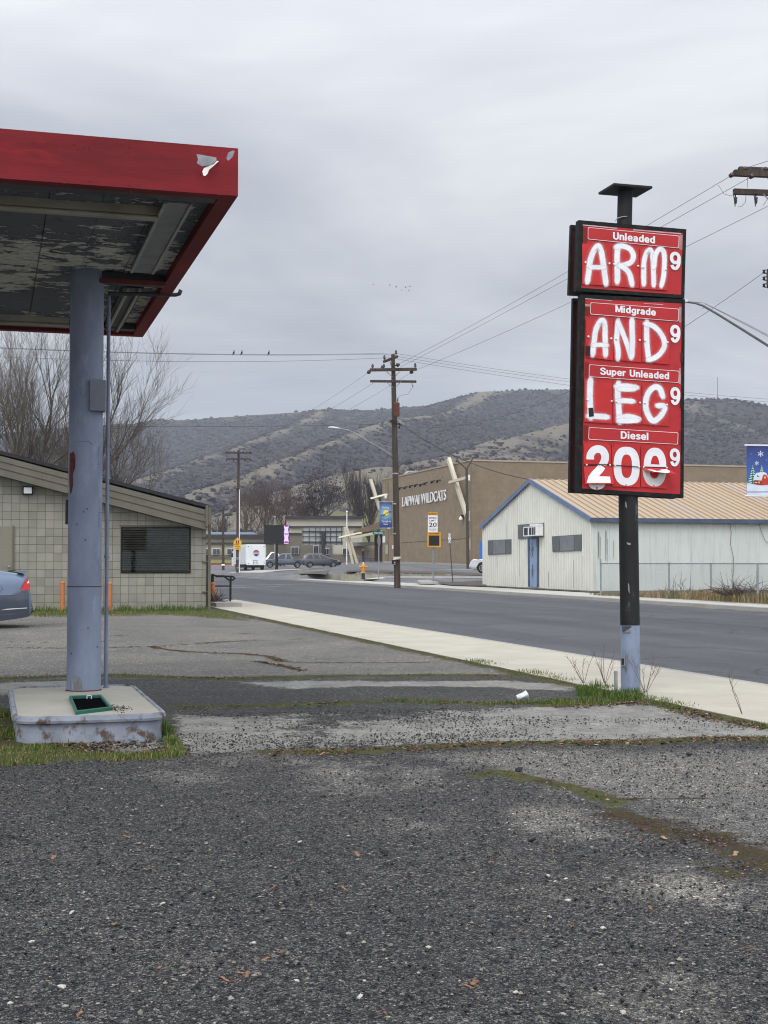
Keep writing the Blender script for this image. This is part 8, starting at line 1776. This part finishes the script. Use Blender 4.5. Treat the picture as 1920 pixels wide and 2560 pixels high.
    fl_ = mth(t, 'ADD', al.outputs['Fac'], mth(t, 'MULTIPLY', mth(t, 'SUBTRACT', w, .5), 1.4)); c = mixc(t, ramp(t, [(0.45, 0.0), (0.65, 1.0)], fl_).outputs[0], c, ramp(t, [(0.35, (0.105, 0.112, 0.048)), (0.6, (0.15, 0.145, 0.075))], n2).outputs[0])
    t.links.new(c, b.inputs['Base Color']); me.materials.append(m)
    # brush as real clumps
    def zat(x, y):
        i = (x-xs[0])/6.0; j = (y-ys[0])/6.0; i0, j0 = int(i), int(j)
        if i0 < 0 or j0 < 0 or i0 >= nx-1 or j0 >= ny-1: return None
        a, c_ = i-i0, j-j0; f_ = lambda A: A[j0, i0]*(1-a)*(1-c_)+A[j0, i0+1]*a*(1-c_)+A[j0+1, i0]*(1-a)*c_+A[j0+1, i0+1]*a*c_
        return f_(Z), f_(grass), f_(low)
    bm = bmesh.new(); bmesh.ops.create_icosphere(bm, subdivisions=1, radius=1); bv = np.array([tuple(v.co) for v in bm.verts]); bf = [tuple(v.index for v in f.verts) for f in bm.faces]; bm.free()
    rnd = random.Random(9); vs, fs, at2 = [], [], []; cnt = 0; tries = 0
    while cnt < 42000 and tries < 400000:
        tries += 1
        y = 300+(rnd.random()**1.15)*1150; px = rnd.uniform(-150, 2150); x = (px-960)/FPX*y
        r = zat(x, y)
        if r is None: continue
        z, gr_, lo = r
        if z < 6+y*.006: continue
        dens = .95-.9*min(gr_*1.6, 1)-.6*lo
        dens *= .55+.9*max(0, min(1, .5+mnoise.noise(V((x*.012, y*.012, 3)))*1.6))
        if rnd.random() > max(dens, .035): continue
        s = (.40+.75*rnd.random()**2.5)*(1+.45*(y/1000)); k = len(vs)
        jit = bv*np.array([s*rnd.uniform(.9, 1.6), s*rnd.uniform(.9, 1.6), s*rnd.uniform(.6, 1.1)])*rng.uniform(.6, 1.3, (len(bv), 1))+np.array([x, y, z+s*.25])
        vs += jit.tolist(); fs += [tuple(i+k for i in f) for f in bf]; at2 += [rnd.random()]*len(bv); cnt += 1
    m2 = bpy.data.meshes.new('hillside_brush'); m2.from_pydata(vs, [], fs); q = m2.attributes.new('cov', 'FLOAT', 'POINT'); q.data.foreach_set('value', at2)
    o2 = bpy.data.objects.new('hillside_brush', m2); C.objects.link(o2); tag(o2, 'leafless grey purple brush covering the hillsides', 'brush', None, 'stuff')
    mm = bpy.data.materials.new('bare_brush'); mm.use_nodes = True; t = mm.node_tree; b = t.nodes['Principled BSDF']; b.inputs['Roughness'].default_value = 1; b.inputs['Specular IOR Level'].default_value = 0
    a = N(t, 'ShaderNodeAttribute'); a.attribute_name = 'cov'; t.links.new(ramp(t, [(0, (0.030, 0.030, 0.040)), (.5, (0.047, 0.044, 0.053)), (.8, (0.070, 0.060, 0.062)), (1, (0.062, 0.056, 0.046))], a.outputs['Fac']).outputs[0], b.inputs['Base Color']); m2.materials.append(mm)
    # radio mast on the right hill
    p = at(1794, 999, 1000); ma = MB(); ma.tube([p-V((0, 0, 1)), at(1794, 943, 1000)], [.22, .14], 5); ob = ma.build('radio_mast', M_DGREY, loc=p); tag(ob, 'thin radio mast standing on top of the right hill', 'mast')
hills()

# ================================================================== GRASS, WEEDS, GRAVEL, LITTER
def hue_mat(name, stops):
    m = bpy.data.materials.new(name); m.use_nodes = True; t = m.node_tree; b = t.nodes['Principled BSDF']; b.inputs['Roughness'].default_value = .85; b.inputs['Specular IOR Level'].default_value = .2
    a = N(t, 'ShaderNodeAttribute'); a.attribute_name = 'cov'; t.links.new(ramp(t, stops, a.outputs['Fac']).outputs[0], b.inputs['Base Color']); return m
M_GRASS = hue_mat('grass_blades', [(0, (0.035, 0.075, 0.012)), (.35, (0.075, 0.125, 0.022)), (.65, (0.125, 0.145, 0.035)), (.85, (0.20, 0.17, 0.07)), (1, (0.26, 0.20, 0.11))])
M_DRYG = hue_mat('dry_grass_blades', [(0, (0.055, 0.075, 0.02)), (.25, (0.11, 0.105, 0.035)), (.5, (0.24, 0.18, 0.085)), (.8, (0.33, 0.25, 0.14)), (1, (0.12, 0.08, 0.055))])
grng = random.Random(21)
def blade(mb, p, h, w, hue, lean=.5):
    a = grng.uniform(0, 2*math.pi); d = V((math.cos(a), math.sin(a), 0)); s = V((-d.y, d.x, 0))*w; l = grng.uniform(.1, lean)*h
    m_ = p+d*l*.35+V((0, 0, h*.6)); e = p+d*l+V((0, 0, h)); mb.add([p-s, p+s, m_+s*.7, m_-s*.7, e], [(0, 1, 2, 3), (3, 2, 4)], False, [hue]*5)
def along(px):
    P = [gp(*q) for q in px]; return P
def strip(mb, px, n, width, h0, h1, hue0, hue1, w=.004, patch=.45):
    P = along(px); Ls = [(b-a).length for a, b in zip(P[:-1], P[1:])]; T = sum(Ls)
    for i in range(n):
        s = grng.random()*T
        for (a, b), L in zip(zip(P[:-1], P[1:]), Ls):
            if s <= L: break
            s -= L
        p = a.lerp(b, s/L); dd = (b-a).normalized(); q = p+V((-dd.y, dd.x, 0))*grng.gauss(0, width*.4)+V((0, 0, 0))
        k = mnoise.noise(V((q.x*1.1, q.y*1.1, 7)))
        if k < patch-.5+grng.uniform(-.15, .15): continue
        q.z = gz(q.x, q.y)-.004; c = 1+max(k, -.3)*.9; blade(mb, q, grng.uniform(h0, h1)*c, w*grng.uniform(.7, 1.3), min(max(grng.gauss((hue0+hue1)/2, (hue1-hue0)/2)-.25*k, 0), 1))
def inpoly(q, P):
    r = False
    for i in range(len(P)):
        a, b = P[i], P[(i+1) % len(P)]
        if (a[1] > q[1]) != (b[1] > q[1]) and q[0] < (b[0]-a[0])*(q[1]-a[1])/(b[1]-a[1])+a[0]: r = not r
    return r
def area(mb, px, n, h0, h1, hue0, hue1, w=.004, patch=.35):
    P = [gp(*q) for q in px]; P2 = [(p.x, p.y) for p in P]; x0, x1 = min(p[0] for p in P2), max(p[0] for p in P2); y0, y1 = min(p[1] for p in P2), max(p[1] for p in P2); c = 0; tr_ = 0
    while c < n and tr_ < n*12:
        tr_ += 1; q = (grng.uniform(x0, x1), grng.uniform(y0, y1))
        if not inpoly(q, P2): continue
        k = mnoise.noise(V((q[0]*1.6, q[1]*1.6, 3)))
        if k < patch-.5+grng.uniform(-.15, .15): continue
        c += 1; blade(mb, V((q[0], q[1], gz(*q)-.004)), grng.uniform(h0, h1)*(1+k*.8), w*grng.uniform(.7, 1.3), min(max(grng.gauss((hue0+hue1)/2, (hue1-hue0)/2)-.25*k, 0), 1))
L1, L2, L3, L4, L5 = JOINTS
mb = MB()
strip(mb, [(0, 1694), (150, 1692), (270, 1690), (460, 1694)], 1100, .22, .01, .035, .3, .95); strip(mb, [(460, 1694), (930, 1690), (1200, 1689), (1400, 1692)], 1300, .20, .008, .025, .45, 1.0)
strip(mb, L2[:4], 1200, .16, .01, .03, .3, .95); strip(mb, L2[3:], 2400, .18, .015, .045, .15, .8, patch=.38); strip(mb, L3, 1700, .20, .008, .026, .35, 1.0); strip(mb, L4, 2200, .15, .006, .020, .15, .75)
strip(mb, [(1380, 1764), (1480, 1762), (1560, 1752), (1604, 1744), (1671, 1764), (1760, 1787), (1960, 1822)], 3000, .22, .015, .055, .1, .75, patch=.33)
area(mb, [(1440, 1728), (1490, 1718), (1540, 1722), (1600, 1738), (1620, 1750), (1540, 1760), (1450, 1760)], 1700, .03, .10, 0, .5, .004, .3)
strip(mb, [(600, 1540), (760, 1567), (900, 1594), (1060, 1627), (1200, 1656)], 2200, .20, .01, .035, .4, 1.0); strip(mb, [(1180, 1655), (1300, 1680), (1400, 1702), (1480, 1716)], 2000, .26, .015, .05, .2, .9, patch=.36)
mb.build('grass', M_GRASS); o = C.objects['grass']; tag(o, 'short green grass growing in the cracks and along the pavement', 'grass', None, 'stuff')
mb = MB()
area(mb, [(-260, 1756), (30, 1775), (60, 1800), (90, 1838), (200, 1848), (190, 1862), (120, 1880), (-260, 1890)], 8000, .02, .075, .05, .8, .004, .36); area(mb, [(-60, 1880), (130, 1878), (300, 1888), (420, 1884), (470, 1888), (390, 1900), (200, 1903), (60, 1914), (-260, 1928), (-260, 1885)], 4600, .012, .04, .2, .95, .004, .42)
area(mb, [(410, 1815), (432, 1832), (470, 1884), (420, 1890), (408, 1850)], 900, .012, .04, .2, .9, .004, .4); strip(mb, [(60, 1838), (200, 1852), (400, 1845), (412, 1825)], 700, .10, .04, .13, .05, .5)
mb.build('grass', M_GRASS); tag(C.objects[-1] if False else [o for o in C.objects if o.name.startswith('grass')][-1], 'green tufts round the front of the pump island', 'grass', None, 'stuff')
mb = MB()
area(mb, [(60, 1516), (515, 1519), (520, 1526), (440, 1530), (90, 1530)], 3600, .05, .20, 0, .55, .010, .33); area(mb, [(60, 1530), (520, 1528), (600, 1542), (560, 1548), (400, 1538), (90, 1543)], 3200, .02, .06, .3, .95, .008, .33)
og = mb.build('grass', M_GRASS); tag(og, 'grass strip along the foot of the block building', 'grass', None, 'stuff')
# tall dry grass at the fence
mb = MB()
dg = [at(1500, 1480, 57), at(1680, 1488, 52.5), at(1920, 1503, 46), at(2150, 1518, 41.5)]
for i in range(13000):
    s = grng.random(); k = s*3; j = min(int(k), 2); p = dg[j].lerp(dg[j+1], k-j); p = p+V((grng.uniform(-.3, 2.4)*.6, grng.uniform(-.2, 2.6), 0)); p.z = gz(p.x, p.y)+.02
    n_ = mnoise.noise(V((p.x*.7, p.y*.5, 1))); base_h = .10+.22*max(0, min(1, (s-.12)*3))
    blade(mb, p, base_h*grng.uniform(.35, 1.2)*(1+.9*n_), .012, min(max(grng.gauss(.45+.5*n_, .22), 0), 1), .7)
o = mb.build('dry_grass', M_DRYG); tag(o, 'tall dry tan grass and weeds below the chain link fence', 'grass', None, 'stuff')
p = at(1868, 1494, 47.8); twig_pile('dead_bush', 'dark tangle of dead brush beside the fence near the right edge', 'bush', V((p.x, p.y+.8, gz(p.x, p.y)+.25)), 150, 1.0, M_TWIGD, (.75, .4), .55, 8, .010)
p = at(1700, 1487, 52.5); twig_pile('dead_weed', 'dark upright dead weeds by the second fence post', 'weed', V((p.x, p.y+.5, gz(p.x, p.y))), 30, 1.1, M_TWIGD, (.5, .3), 1.4, 10, .009)
def stalk(label, px, py, h, seed, n=5):
    rnd = random.Random(seed); p = gp(px, py); mb = MB()
    for i in range(n):
        d = V((rnd.uniform(-.7, .7), rnd.uniform(-.5, .5), 1)).normalized(); l = h*rnd.uniform(.6, 1); pts = [p, p+d*l*.5, p+d*l+V((rnd.uniform(-.04, .04), 0, 0))]; mb.tube(pts, [.0035, .0025, .0012], 4, False)
        for k in range(5):
            q = pts[1].lerp(pts[2], rnd.random()); mb.tube([q, q+(d*.5+V((rnd.uniform(-1, 1), rnd.uniform(-.5, .5), .5))).normalized()*h*.16], [.002, .001], 3, False)
    o = mb.build('dry_stalk', M_TWIG, loc=p); tag(o, label, 'weed', 'dry weed stalks near the price sign'); return o
stalk('thin dry weed stalks leaning left in the tuft beside the sign pole', 1460, 1712, .42, 1); stalk('dry weed stalks rising just left of the blue sign pole', 1512, 1712, .45, 2, 6); stalk('faint branching weed stalks right of the sign pole', 1614, 1736, .50, 3, 7); stalk('tall single weed stalk by the pavement near the right edge', 1857, 1791, .52, 4, 2)
# broken leaf litter and silt crumbs lying in the joints
def litter(label, lines, seed, m):
    rnd = random.Random(seed); mb = MB()
    for px, n, w, *kk in lines:
        P = along(px); Ls = [(b-a).length for a, b in zip(P[:-1], P[1:])]; T = sum(Ls)
        for i in range(n):
            q = rnd.random()*T
            for (a, b), L in zip(zip(P[:-1], P[1:]), Ls):
                if q <= L: break
                q -= L
            d = (b-a).normalized(); p = a.lerp(b, q/L)+V((-d.y, d.x, 0))*rnd.gauss(0, w)
            if mnoise.noise(V((p.x*1.5, p.y*1.5, 9))) < rnd.uniform(-.5, .2): continue
            p.z = gz(p.x, p.y)+rnd.uniform(.004, .016); k = rnd.uniform(.006, .028)*(.5+rnd.random())*(kk[0] if kk else .8); an = rnd.uniform(0, 6.28); u_ = V((math.cos(an), math.sin(an), rnd.uniform(-.4, .4)))*k; v_ = V((-math.sin(an), math.cos(an), rnd.uniform(-.4, .4)))*k*rnd.uniform(.25, .7); h = rnd.random()
            mb.add([p-u_, p+v_, p+u_, p-v_], [(0, 1, 2, 3)], False, [h]*4)
    o = mb.build('leaf_litter', m); tag(o, label, 'leaf litter', None, 'stuff')
M_LIT2 = hue_mat('fine_leaf_crumbs', [(0, (0.026, 0.017, 0.012)), (.6, (0.060, 0.036, 0.024)), (.85, (0.10, 0.062, 0.040)), (.96, (0.22, 0.15, 0.10)), (1, (0.34, 0.27, 0.20))])
M_LIT = hue_mat('leaf_crumbs', [(0, (0.030, 0.018, 0.012)), (.45, (0.075, 0.042, 0.026)), (.75, (0.14, 0.085, 0.05)), (.93, (0.26, 0.17, 0.11)), (1, (0.42, 0.33, 0.24))])
litter('brown leaf crumbs along the first joint and the verge', [(L1, 2600, .09), ([(600, 1542), (760, 1569), (900, 1596), (1060, 1630), (1200, 1660), (1380, 1698)], 2600, .10)], 1, M_LIT)
litter('brown leaf crumbs beside the concrete slabs', [(L2, 3200, .07), (L3, 4200, .08), ([(1380, 1768), (1480, 1766), (1560, 1758), (1671, 1768), (1760, 1792), (1960, 1828)], 2600, .10)], 2, M_LIT)
litter('brown leaf crumbs in the diagonal crack near the right edge', [(L4, 800, .05, .5), (L5, 4200, .15, .36), ([(1770, 2155), (1800, 2180), (1870, 2200)], 300, .10, .4), ([(1556, 2002), (1660, 2000), (1759, 1997)], 400, .025, .4)], 3, M_LIT2)
litter('brown leaf crumbs in front of the pump island', [([(-60, 1800), (60, 1850), (200, 1868), (420, 1880)], 3000, .22)], 4, M_LIT)
litter('dark crumbs in the cracks of the far lot', [([(380, 1617), (400, 1623), (470, 1631), (593, 1634), (670, 1642), (708, 1654)], 1500, .05), ([(641, 1654), (709, 1666), (757, 1678)], 700, .05), ([(0, 1620), (200, 1622), (366, 1618), (463, 1612), (640, 1601)], 900, .03)], 5, M_LIT)
# loose stones
def stones(name, label, pick, n, s0, s1, stops, seed):
    rnd = random.Random(seed); vs, fs, aa = [], [], []
    base_v = [(1, 0, 0), (-1, 0, 0), (0, 1, 0), (0, -1, 0), (0, 0, 1), (0, 0, -1), (.6, .6, .5), (-.6, .5, .55)]; base_f = [(0, 2, 6), (2, 4, 6), (4, 0, 6), (2, 1, 7), (1, 4, 7), (4, 2, 7), (1, 3, 4), (3, 0, 4), (2, 0, 5), (1, 2, 5), (3, 1, 5), (0, 3, 5)]
    c = 0; tr_ = 0
    while c < n and tr_ < n*20:
        tr_ += 1; q = pick(rnd)
        if q is None: continue
        s = rnd.uniform(s0, s1)*(.6+.8*rnd.random()**3); k = len(vs); a = rnd.uniform(0, 6.28); ca, sa = math.cos(a), math.sin(a)
        for x, y, z in base_v:
            x, y, z = x*rnd.uniform(.7, 1.3)*s, y*rnd.uniform(.6, 1.1)*s, z*rnd.uniform(.4, .8)*s; vs.append((q[0]+x*ca-y*sa, q[1]+x*sa+y*ca, gz(*q)+.002+s*.2+z))
        fs += [tuple(i+k for i in f) for f in base_f]; aa += [rnd.random()]*len(base_v); c += 1
    me = bpy.data.meshes.new(name); me.from_pydata(vs, [], fs); q = me.attributes.new('cov', 'FLOAT', 'POINT'); q.data.foreach_set('value', aa); o = bpy.data.objects.new(name, me); C.objects.link(o); me.materials.append(hue_mat(name+'_stone', stops)); tag(o, label, 'gravel', None, 'stuff'); return o
def near_pick(rnd):
    y = 3.6+rnd.random()**1.0*8.0; x = rnd.uniform(-.31, .31)*y
    return (x, y)
GS = [(0, (0.018, 0.0185, 0.020)), (.40, (0.042, 0.043, 0.046)), (.70, (0.085, 0.086, 0.09)), (.88, (0.14, 0.138, 0.135)), (.94, (0.18, 0.155, 0.12)), (1, (0.28, 0.265, 0.235))]
stones('loose_gravel', 'loose dark gravel strewn over the near lot', near_pick, 26000, .004, .0105, GS, 5)
SLP = [(p.x, p.y) for p in [gp(*q) for q in [(440, 1784), (640, 1782), (1100, 1768), (1580, 1752), (1700, 1772), (1900, 1830), (1640, 1850), (1200, 1858), (700, 1878), (460, 1888)]]]
def slab_pick(rnd):
    q = (rnd.uniform(-1.8, 4.0), rnd.uniform(10.4, 13.6))
    if not inpoly(q, SLP): return None
    k = mnoise.noise(V((q[0]*.8, q[1]*1.4, 5)))
    return q if rnd.random() < .35+.8*k-.10*max(0, q[0]-.5) else None
stones('loose_gravel', 'black gravel washed across the pale concrete slab', slab_pick, 4200, .005, .012, [(0, (0.022, 0.022, 0.024)), (.6, (0.05, 0.05, 0.053)), (1, (0.14, 0.138, 0.13))], 6)
def isl_pick(rnd):
    q = gp(282, 1768, .23); a = V((q.x, q.y, 0))+VX*abs(rnd.gauss(0, .07))+UX*rnd.gauss(.02, .14); return (a.x, a.y)
def patch_pick(rnd):
    q = (rnd.uniform(-2.6, -1.6), rnd.uniform(10.7, 11.4)); return q
stones('loose_gravel', 'black gravel on the concrete patch before the pump island', patch_pick, 260, .008, .02, [(0, (0.014, 0.015, 0.018)), (1, (0.05, 0.045, 0.04))], 8)
_sg = stones('loose_gravel', 'dark grit spilled beside the green frame on the island', isl_pick, 90, .005, .011, [(0, (0.014, 0.014, 0.016)), (1, (0.06, 0.055, 0.05))], 18); _sg.location.z = .215
# fallen leaves and pale pebbles, each one an object
rl = random.Random(77)
def leaf_proto():
    mb = MB(); pts = [(-.5, 0), (-.35, .12), (-.15, .22), (0, .14), (.12, .26), (.3, .13), (.55, .02), (.3, -.12), (.1, -.22), (-.02, -.12), (-.2, -.2), (-.36, -.1)]
    vs = [V((x*.055, y*.055, .006+.010*abs(y)+.006*math.sin(x*5))) for x, y in pts]+[V((0, 0, .004))]; n = len(pts); mb.add(vs, [(i, (i+1) % n, n) for i in range(n)]); mb.tube([V((-.027, 0, .006)), V((-.048, .004, .010))], .0012, 4, False); return mb
def scatter(name, label, cat, group, proto, m, spots, s0, s1):
    first = None
    for x, y in spots:
        p = gp(x, y)
        if first is None: o = first = proto().build(name, m)
        else: o = first.copy(); C.objects.link(o)
        o.location = p+V((0, 0, .006)); o.rotation_euler = (rl.uniform(-.25, .25), rl.uniform(-.25, .25), rl.uniform(0, 6.28)); k = rl.uniform(s0, s1); o.scale = (k, k, k); tag(o, label, cat, group)
z6 = lambda L: [(x*.5787, 1900+y*.5787) for x, y in L]; z7b = lambda L: [(960+x*.5787, 1900+y*.5787) for x, y in L]
leafs = z6([(230, 430), (648, 480), (545, 338), (498, 720), (690, 907), (1040, 930), (1070, 938), (1148, 873), (1220, 840), (1183, 560), (1485, 565), (92, 1066), (345, 1110), (970, 960), (1265, 453), (1540, 415), (1645, 1105), (1605, 275)])+z7b([(105, 515), (395, 520), (255, 645), (560, 657), (632, 587), (590, 748), (815, 727), (730, 396), (1030, 488), (1150, 648), (1415, 672), (1270, 775), (390, 975), (365, 992), (395, 1048), (1105, 362), (465, 450), (1580, 825)])
scatter('fallen_leaf', 'dry orange brown leaf lying on the dark gravel', 'leaf', 'fallen leaves on the gravel', leaf_proto, mat('dry_leaf', (0.27, 0.145, 0.08), (0.17, 0.085, 0.048), scale=30, rough=.8), leafs, .45, .95)
leaf2 = [(700, 1888), (742, 1884), (806, 1888), (1000, 1762), (1050, 1760), (1100, 1762), (1240, 1766), (1500, 1763), (1545, 1763), (1705, 1771), (1735, 1852), (1770, 1850), (300, 1892), (215, 1872), (60, 1888), (390, 1880), (130, 1898), (520, 1778), (1330, 1864), (1600, 2080), (1660, 2100), (1780, 2110), (1840, 2140)]
scatter('fallen_leaf', 'curled tan leaf caught in the mossy joint', 'leaf', 'leaves caught in the joints', leaf_proto, mat('tan_leaf', (0.36, 0.24, 0.15), (0.24, 0.14, 0.085), scale=30, rough=.8), leaf2, .7, 1.25)
def pebble_proto():
    bm = bmesh.new(); bmesh.ops.create_icosphere(bm, subdivisions=1, radius=.018)
    for v in bm.verts: v.co = V((v.co.x*1.35, v.co.y*.95, v.co.z*.55))*(1+.45*mnoise.noise(v.co*70)); v.co.z += .004
    mb = MB(); mb.add([v.co.copy() for v in bm.verts], [tuple(v.index for v in f.verts) for f in bm.faces], False); bm.free(); return mb
peb = z6([(600, 366), (1293, 361), (1505, 333), (702, 628), (310, 667), (268, 990), (135, 795), (1283, 963), (1575, 962), (1555, 1032), (45, 1060), (572, 222), (605, 36), (863, 543), (770, 457), (1095, 798), (656, 375), (440, 130), (280, 1075)])+z7b([(740, 533), (795, 614), (715, 686), (945, 733), (935, 895), (1243, 888), (193, 818), (772, 1108), (10, 866), (1033, 1100), (385, 176), (365, 118), (710, 507), (785, 520), (830, 170), (570, 1012), (710, 1012), (1240, 1000)])
scatter('pebble', 'pale cream pebble lying on the dark gravel', 'pebble', 'pale pebbles on the gravel', pebble_proto, mat('pale_pebble', (0.46, 0.445, 0.40), (0.34, 0.325, 0.28), scale=40, rough=.7), peb, .28, .75)
scatter('asphalt_lump', 'loose black lump of asphalt on the grey gravel', 'lump', 'loose lumps of asphalt', pebble_proto, mat('asphalt_lump_black', (0.015, 0.015, 0.016), (0.03, 0.03, 0.03), scale=30, rough=.9), [(1722, 1889), (1298, 1929), (960, 2135), (1330, 2105)], 1.0, 1.9)
# crumpled plastic cup
p = gp(1304, 1750); mb = MB(); vs = []; n, k = 22, 12; ax_ = V((.93, .20, .30)).normalized(); sx_ = V((-.2, .97, 0)).normalized(); sy_ = ax_.cross(sx_)
for j in range(k+1):
    f_ = j/k; r0_ = .030+.020*f_ if f_ < .93 else .052
    for i in range(n):
        a = 2*math.pi*i/n; r = r0_*(1+.16*mnoise.noise(V((math.cos(a)*1.5, math.sin(a)*1.5, f_*2.5)))+.05*math.sin(a*5+f_*6)); vs.append(ax_*(-.055+.115*f_)+sx_*(r*math.cos(a))+sy_*(r*math.sin(a)*.78)+V((0, 0, .040)))
mb.add(vs, [(j*n+i, j*n+(i+1) % n, (j+1)*n+(i+1) % n, (j+1)*n+i) for j in range(k) for i in range(n)], True); mb.add(vs[:n], [tuple(range(n))])
pm_ = mat('milky_plastic', (0.70, 0.72, 0.76), (0.58, 0.60, 0.66), scale=12, rough=.3); cup = mb.build('plastic_cup', pm_); cup.location = p; cup.rotation_euler = (0, 0, 0); cup.scale = (1, 1, 1); tag(cup, 'crumpled milky plastic cup lying beside the grassy joint', 'litter')

# ================================================================== HAZE: the damp winter air between here and the hills
hz = MB(); hz.obox((-2200, -700, -2.2), (4400, 0, 0), (0, 3100, 0), (0, 0, 205))
hm = bpy.data.materials.new('haze'); hm.use_nodes = True; t = hm.node_tree; t.nodes.remove(t.nodes['Principled BSDF']); pvn = N(t, 'ShaderNodeVolumePrincipled')
pvn.inputs['Color'].default_value = (0.84, 0.90, 1.0, 1); pvn.inputs['Density'].default_value = 0.00024; pvn.inputs['Anisotropy'].default_value = 0.2
t.links.new(pvn.outputs[0], t.nodes['Material Output'].inputs['Volume']); ho = hz.build('haze', hm); tag(ho, kind='stuff'); ho.display_type = 'WIRE'
